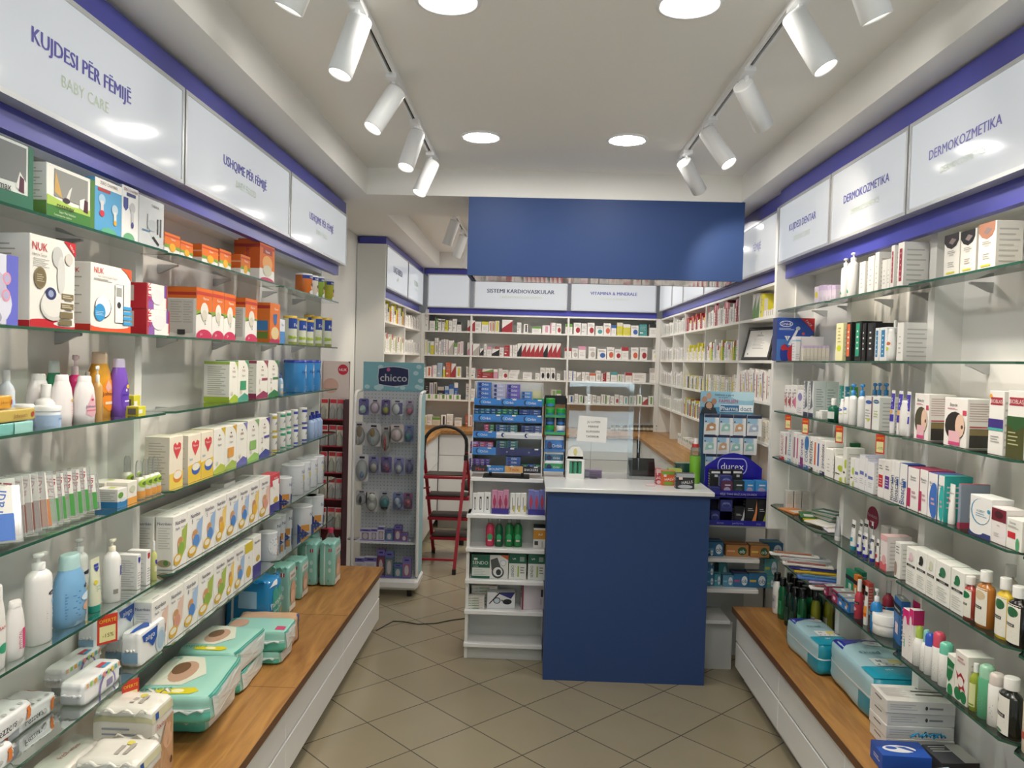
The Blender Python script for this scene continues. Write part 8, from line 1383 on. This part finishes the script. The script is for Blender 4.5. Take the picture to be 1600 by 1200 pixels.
brow(1, D7, [(763, 300, 812, W, Rd, 1), (816, 303, 861, W, Gy, 5), (864, 286, 917, W, Pk_, 1), (938, 291, 991, W, Gy, 5), (1003, 306, 1068, W, Bl, 5), (1073, 293, 1126, W, Or, 5), (1129, 308, 1179, W, Rd, 5), (1181, 293, 1232, W, Rd, 1), (1251, 296, 1304, W, Or, 5), (1316, 295, 1370, W, Rd, 5), (1408, 313, 1459, W, Yl, 5)], 'vitamins')
brow(2, D7, [(758, 466, 790, O, Bl, 4), (793, 468, 818, W, Gy, 0), (820, 471, 846, W, Bl, 2), (849, 480, 885, W, Gy, 3), (888, 476, 912, W, Gy, 0), (914, 478, 943, W, Gy, 5), (946, 486, 990, W, Or, 1), (993, 466, 1028, W, Gy, 5), (1032, 490, 1043, W, Gy, 0), (1045, 488, 1059, Rd, W, 0), (1061, 479, 1096, W, Rd, 2), (1101, 476, 1148, W, Te, 1), (1151, 496, 1176, W, Gn, 4), (1179, 496, 1205, O, Gy, 0), (1208, 481, 1258, W, Rd, 1), (1261, 483, 1360, W, Gy, 0), (1389, 448, 1456, O, Gy, 1)], 'vitamins')
brow(3, D7, [(760, 650, 788, W, Vi, 2), (792, 648, 830, O, Bl, 4)] + [(834 + 33 * i, 640 + (i * 7) % 20, 863 + 33 * i, W, (Gy, Gn, Bk, Rd, Gy, Te)[i % 6], (0, 4, 2, 0, 5)[i % 5]) for i in range(12)] + [(1238, 655, 1262, W, Gn, 4), (1265, 655, 1290, W, Gy, 0), (1296, 645, 1330, W, Gn, 4), (1335, 663, 1372, W, Rd, 3), (1379, 655, 1414, W, Gn, 4), (1420, 655, 1452, W, Rd, 4)], 'vitamins')
brow(0, D6, [(278, 312, 298, O, Gy, 0), (303, 355, 336, W, Bk, 1), (340, 366, 350, Gn, W, 0), (353, 368, 372, W, Gy, 0), (374, 372, 392, W, Gy, 2), (394, 376, 412, Yl, Gn, 0), (415, 378, 437, W, Gy, 0), (439, 368, 463, W, Gy, 0), (465, 386, 489, W, Bk, 1), (350, 346, 402, W, Bk, 1, dict(dz=.085, h=.02))], 'corner')
brow(1, D6, [(276, 490, 290, O, Yl, 4), (292, 500, 308, W, Gn, 4), (310, 500, 330, Yl, W, 1), (333, 480, 354, W, Gy, 5), (357, 500, 370, W, Gy, 0), (372, 490, 384, W, Vi, 4), (386, 488, 398, W, Gy, 0), (400, 490, 412, W, Pk_, 4), (414, 495, 444, W, Gy, 3), (448, 512, 466, W, Gn, 1), (468, 505, 482, W, Rd, 4), (484, 500, 500, W, Pk_, 4)], 'corner')
brow(2, D6, [(272, 652, 282, W, Gy, 0), (285, 648, 315, W, Or, 4), (318, 640, 346, W, Pk_, 2), (349, 627, 378, Pb, W, 0), (382, 648, 396, Yl, W, 1), (399, 624, 428, Or, W, 0), (431, 630, 456, W, Rd, 3), (459, 648, 488, W, Yl, 4)], 'corner')
brow(3, D6, [(278, 742, 298, Bk, Gy, 0), (302, 742, 325, Gy, Vi, 4), (328, 740, 345, Gy, Bk, 4), (350, 765, 388, Bk, Gy, 1), (392, 762, 416, Bl, Pb, 1), (419, 752, 445, Pb, Bl, 1), (448, 742, 470, Bl, W, 1)] + [(278 + 42 * i, 802, 318 + 42 * i, W, Gn, 4, dict(h=.05, xf=YBK + .005, d=.012)) for i in range(5)], 'corner')
brow(4, D6, [(272, 935, 288, W, Yl, 4), (290, 930, 318, W, Gy, 0), (320, 945, 366, K_, Gn, 1), (370, 932, 400, W, Bk, 4), (403, 928, 440, W, Gy, 0), (450, 950, 492, W, Gy, 1), (515, 930, 535, Or, W, 0), (537, 935, 552, W, Or, 4)], 'corner')
# jars on the worktop under the vitamins bay
jar = C('glass_jar', 'small amber jar with pale label and dark lid', 'g6a5436', k='bottle', sh='can', c='g4a4640', ch=.2, cat='jar', span=170, lz=(0, 1), f=[('r', 0, .3, 1, .75, 'cfc6b0')])
q = Row('B', WT, YBK + .0, D7, 'on the back worktop')
for i in range(12): q(jar, 1105 + 29 * i, 868, 1133 + 29 * i)
wtc = dict(plain('white_tub', 'white tub standing on the worktop corner', 'e4e2de', d=.05)); q(wtc, 1444, 868, 1475); q(wtc, 1478, 868, 1505); q(dict(wtc, l='taller white carton on the worktop corner'), 1452, 805, 1490, xf=YBK + .08)
# side runs: filled from lists of colours read in the photograph
def srow(side, a, b, lvl, spec, place, seed, step=1.0, taper=.0):
    rnd = random.Random(seed); z = FZ[lvl] if lvl < 4 else WT; y = a + .02; X = 1.29 + .012 if side == 'R' else -1.15 - .012; i = 0
    while y < b - .045:
        bb_, acc, st, hh_ = spec[i % len(spec)]; w_ = rnd.uniform(.026, .042) * step; h_ = hh_ * rnd.uniform(.9, 1.08)
        if y + w_ > b - .015: break
        d_ = .08; make(med(bb_, acc, st), w_, d_, h_, side, (X + (d_ / 2 if side == 'R' else -d_ / 2), y + w_ / 2), z + .0005, med(bb_, acc, st)['l'], f'on the {onw[lvl] if lvl < 4 else "worktop under the"} shelf, {place}'); y += w_ + rnd.choice((.0015, .0015, .003, .02)); i += 1
P = [('nearest far right bay', FR[0], FR[1]), ('second far right bay', FR[1], FR[2]), ('third far right bay', FR[2], FR[3]), ('fourth far right bay', FR[3], FR[4]), ('fifth far right bay', FR[4], FR[5])]
wl = [(W, Gy, 0, .10), (W, Bk, 2, .11), (W, Gy, 4, .10), (O, Gy, 0, .12), (W, Gn, 4, .10)]
srow('R', P[1][1], P[1][2], 0, [(W, Rd, 1, .15), (Rd, W, 2, .15), (Rd, Pk_, 1, .15), (W, Rd, 1, .14), (W, Gy, 0, .12), (W, Bk, 4, .11), (O, Gy, 2, .12)], P[1][0], 1); srow('R', P[2][1], P[2][2], 0, [(Rd, W, 4, .11), (Rd, Or, 1, .12), (W, Yl, 1, .08), (W, Gn, 0, .07)], P[2][0], 2)
srow('R', P[1][1], P[1][2], 1, [(W, Bl, 4, .14), (W, Gy, 0, .13), (Gn, Rd, 1, .12), (Yl, W, 1, .13), (W, Yl, 5, .12), (W, Rd, 1, .11), (O, Gy, 0, .11)], P[1][0], 3); srow('R', P[2][1], P[2][2], 1, [(O, Gy, 0, .1), (W, Yl, 1, .1), (W, Gy, 0, .07), (Yl, W, 0, .13)], P[2][0], 4)
srow('R', P[1][1], P[1][2], 2, [(W, Te, 4, .09), (W, Gy, 0, .11), (W, K_, 2, .13), (Yl, K_, 1, .12), (W, Gn, 2, .12), (K_, W, 0, .12)], P[1][0], 5); srow('R', P[2][1], P[2][2], 2, [(W, Bk, 2, .1), (Yl, W, 4, .1), (Bk, Bl, 1, .09), (O, Gy, 0, .1)], P[2][0], 6)
srow('R', P[2][1], P[2][2], 3, [(W, Bk, 4, .12), (Bk, W, 2, .11), (W, Gn, 4, .12), (Yl, Gn, 1, .13), (Rd, W, 1, .14)], P[2][0], 7)
for k in (3, 4):
    for lv in range(4): srow('R', P[k][1], P[k][2], lv, wl[k % 3:] + [(W, (Pb, Vi, Bl, Gn)[lv], 4, .11), (O, Gy, 2, .09)], P[k][0], 20 + k * 5 + lv)
srow('R', P[0][1] + .05, P[0][2], 2, [(W, Rd, 2, .18), (W, Bl, 4, .16), (W, Yl, 5, .17), (O, Gy, 0, .18), (W, Rd, 4, .17)], P[0][0], 40); srow('R', P[0][1] + .05, P[0][2], 3, [(W, Gy, 0, .12), (K_, W, 0, .12)], P[0][0], 41)
srow('R', P[0][1] + .08, P[0][1] + .40, 0, [(W, Gy, 4, .035)], P[0][0], 42)
for i in range(2): make(dict(med(W, Gn, 3), d=.07), .07, .07, .15, 'R', (1.35, 4.66 + .075 * i), FZ[0] + .0005, 'tall white carton with green base', 'on the top shelf, nearest far right bay')
make(med(Yl, Gn, 0), .05, .07, .14, 'R', (1.35, 4.58), FZ[0] + .0005, 'yellow green carton', 'on the top shelf, nearest far right bay')
srow('R', 5.2, 5.9, 4, [(W, Or, 0, .10), (W, Gy, 0, .09), (O, Gn, 1, .08)], 'far right side', 43); srow('R', 6.3, 7.0, 4, [(W, Gy, 0, .08), (W, Te, 1, .07)], 'far right side, back', 44)
L1 = [('nearer far left bay', FL[0], FL[1]), ('farther far left bay', FL[1], FL[2])]
srow('L', L1[0][1], L1[0][2], 0, [(Yl, Bk, 1, .16), (Or, Yl, 1, .12), (W, Gy, 0, .13), (W, Gy, 2, .14), (W, Bk, 1, .11)], L1[0][0], 50, 1.5); srow('L', L1[1][1], L1[1][2], 0, [(W, Gy, 0, .09), (W, Bk, 2, .11), (O, Gy, 0, .1)], L1[1][0], 51, 1.4)
srow('L', L1[0][1], L1[0][2], 1, [(W, Gn, 4, .13), (K_, Yl, 4, .14), (W, Gn, 2, .13), (W, Rd, 1, .14), (W, Gy, 0, .12)], L1[0][0], 52, 1.2); srow('L', L1[1][1], L1[1][2], 1, [(W, Vi, 2, .11), (W, Gn, 4, .12), (W, Vi, 4, .12), (O, Gy, 0, .1)], L1[1][0], 53, 1.2)
srow('L', L1[0][1], L1[0][2], 2, [(W, Gy, 0, .09), (O, Pk_, 0, .13), (W, Gy, 2, .12)], L1[0][0], 54, 1.6); srow('L', L1[1][1], L1[1][2], 2, [(W, Te, 1, .06), (W, Gy, 0, .07)], L1[1][0], 55, 1.4)
# the 300 medicine cartons that show largest stay things; the smallest, farthest rest become one mass
_m = [r for r in THINGS if r[0].name.startswith('medicine_carton') and r[0].type == 'MESH']
def _size(r):
    o = r[0]; p = o.location; d = math.hypot(p.x, p.y); v = o.data.vertices; h = max(q.co.z for q in v); w = 2 * max(q.co.x for q in v)
    fac = abs(p.y) / d if abs(o.rotation_euler.z) < .5 else abs(p.x) / d
    hid = (p.y > 7.5 and p.z < 1.45 and -.62 < p.x < .28) or (p.x < -1.1 and p.z < 1.5) or (p.y > 6.3 and p.x > 1.1)
    return h * max(w * fac, .012) / d / d * (.2 if hid else 1)
_m.sort(key=_size, reverse=True)
rest = _m[292:]; g = G()
for r in rest:
    o = r[0]; c, s_ = math.cos(o.rotation_euler.z), math.sin(o.rotation_euler.z); me = o.data; ks = [k.name for k in me.materials]
    vs = [(o.location.x + q.co.x * c - q.co.y * s_, o.location.y + q.co.x * s_ + q.co.y * c, o.location.z + q.co.z) for q in me.vertices]; b0 = len(g.v); g.v += vs
    for p_ in me.polygons: g.f.append(tuple(b0 + i for i in p_.vertices)); g.m.append(g.mi(ks[p_.material_index])); g.sm.append(False)
    THINGS.remove(r); bpy.data.objects.remove(o)
o = g.obj('medicine_cartons', kind='stuff'); tag(o, 'the many smallest medicine cartons filling the far shelves in the background', 'medicine boxes')
# ================================================================ labels made unique by where each thing stands
ORD = ['first', 'second', 'third', 'fourth', 'fifth', 'sixth', 'seventh', 'eighth', 'ninth', 'tenth', 'eleventh', 'twelfth', 'thirteenth', 'fourteenth', 'fifteenth', 'sixteenth', 'seventeenth', 'eighteenth', 'nineteenth', 'twentieth']
by = {}
for r in THINGS: by.setdefault(r[1] + (' ' + r[2] if r[2] else ''), []).append(r)
for full, rs in by.items():
    if len(rs) == 1: rs[0][0]['label'] = full; continue
    rs.sort(key=lambda r: (r[3] if r[3] is not None else (round(r[0].location.y, 2), r[0].location.x)))
    for i, r in enumerate(rs):
        how = 'from the left' if r[3] is not None else 'from the near end'
        if r[3] is not None: tail = 'leftmost' if i == 0 else ('rightmost' if i == len(rs) - 1 else f'{ORD[i % 20]} from left')
        else: tail = 'nearest' if i == 0 else ('farthest' if i == len(rs) - 1 else f'{ORD[i % 20]} nearest')
        if len(rs) > 20 and i > 19: tail += ' beyond'
        r[0]['label'] = full + ', ' + tail
        if 'group' not in r[0]: r[0]['group'] = full

for r in THINGS:
    o = r[0]; w = o['label'].split()
    if len(w) > 16: w = [x for x in w if x not in ('the', 'a', 'an')]
    if len(w) > 16: w = [x for x in w if x not in ('with', 'small', 'standing', 'shelf,')] if len(w) < 20 else w
    if 'Nutribén' in w and len(w) > 15: w = [x for x in w if x not in ('with', 'of')]
    if len(w) > 16: w = [x for x in w if x not in ('in', 'row', 'back', 'of')]
    if len(w) < 4: w += ['on', 'the', 'stand']
    o['label'] = ' '.join(w)
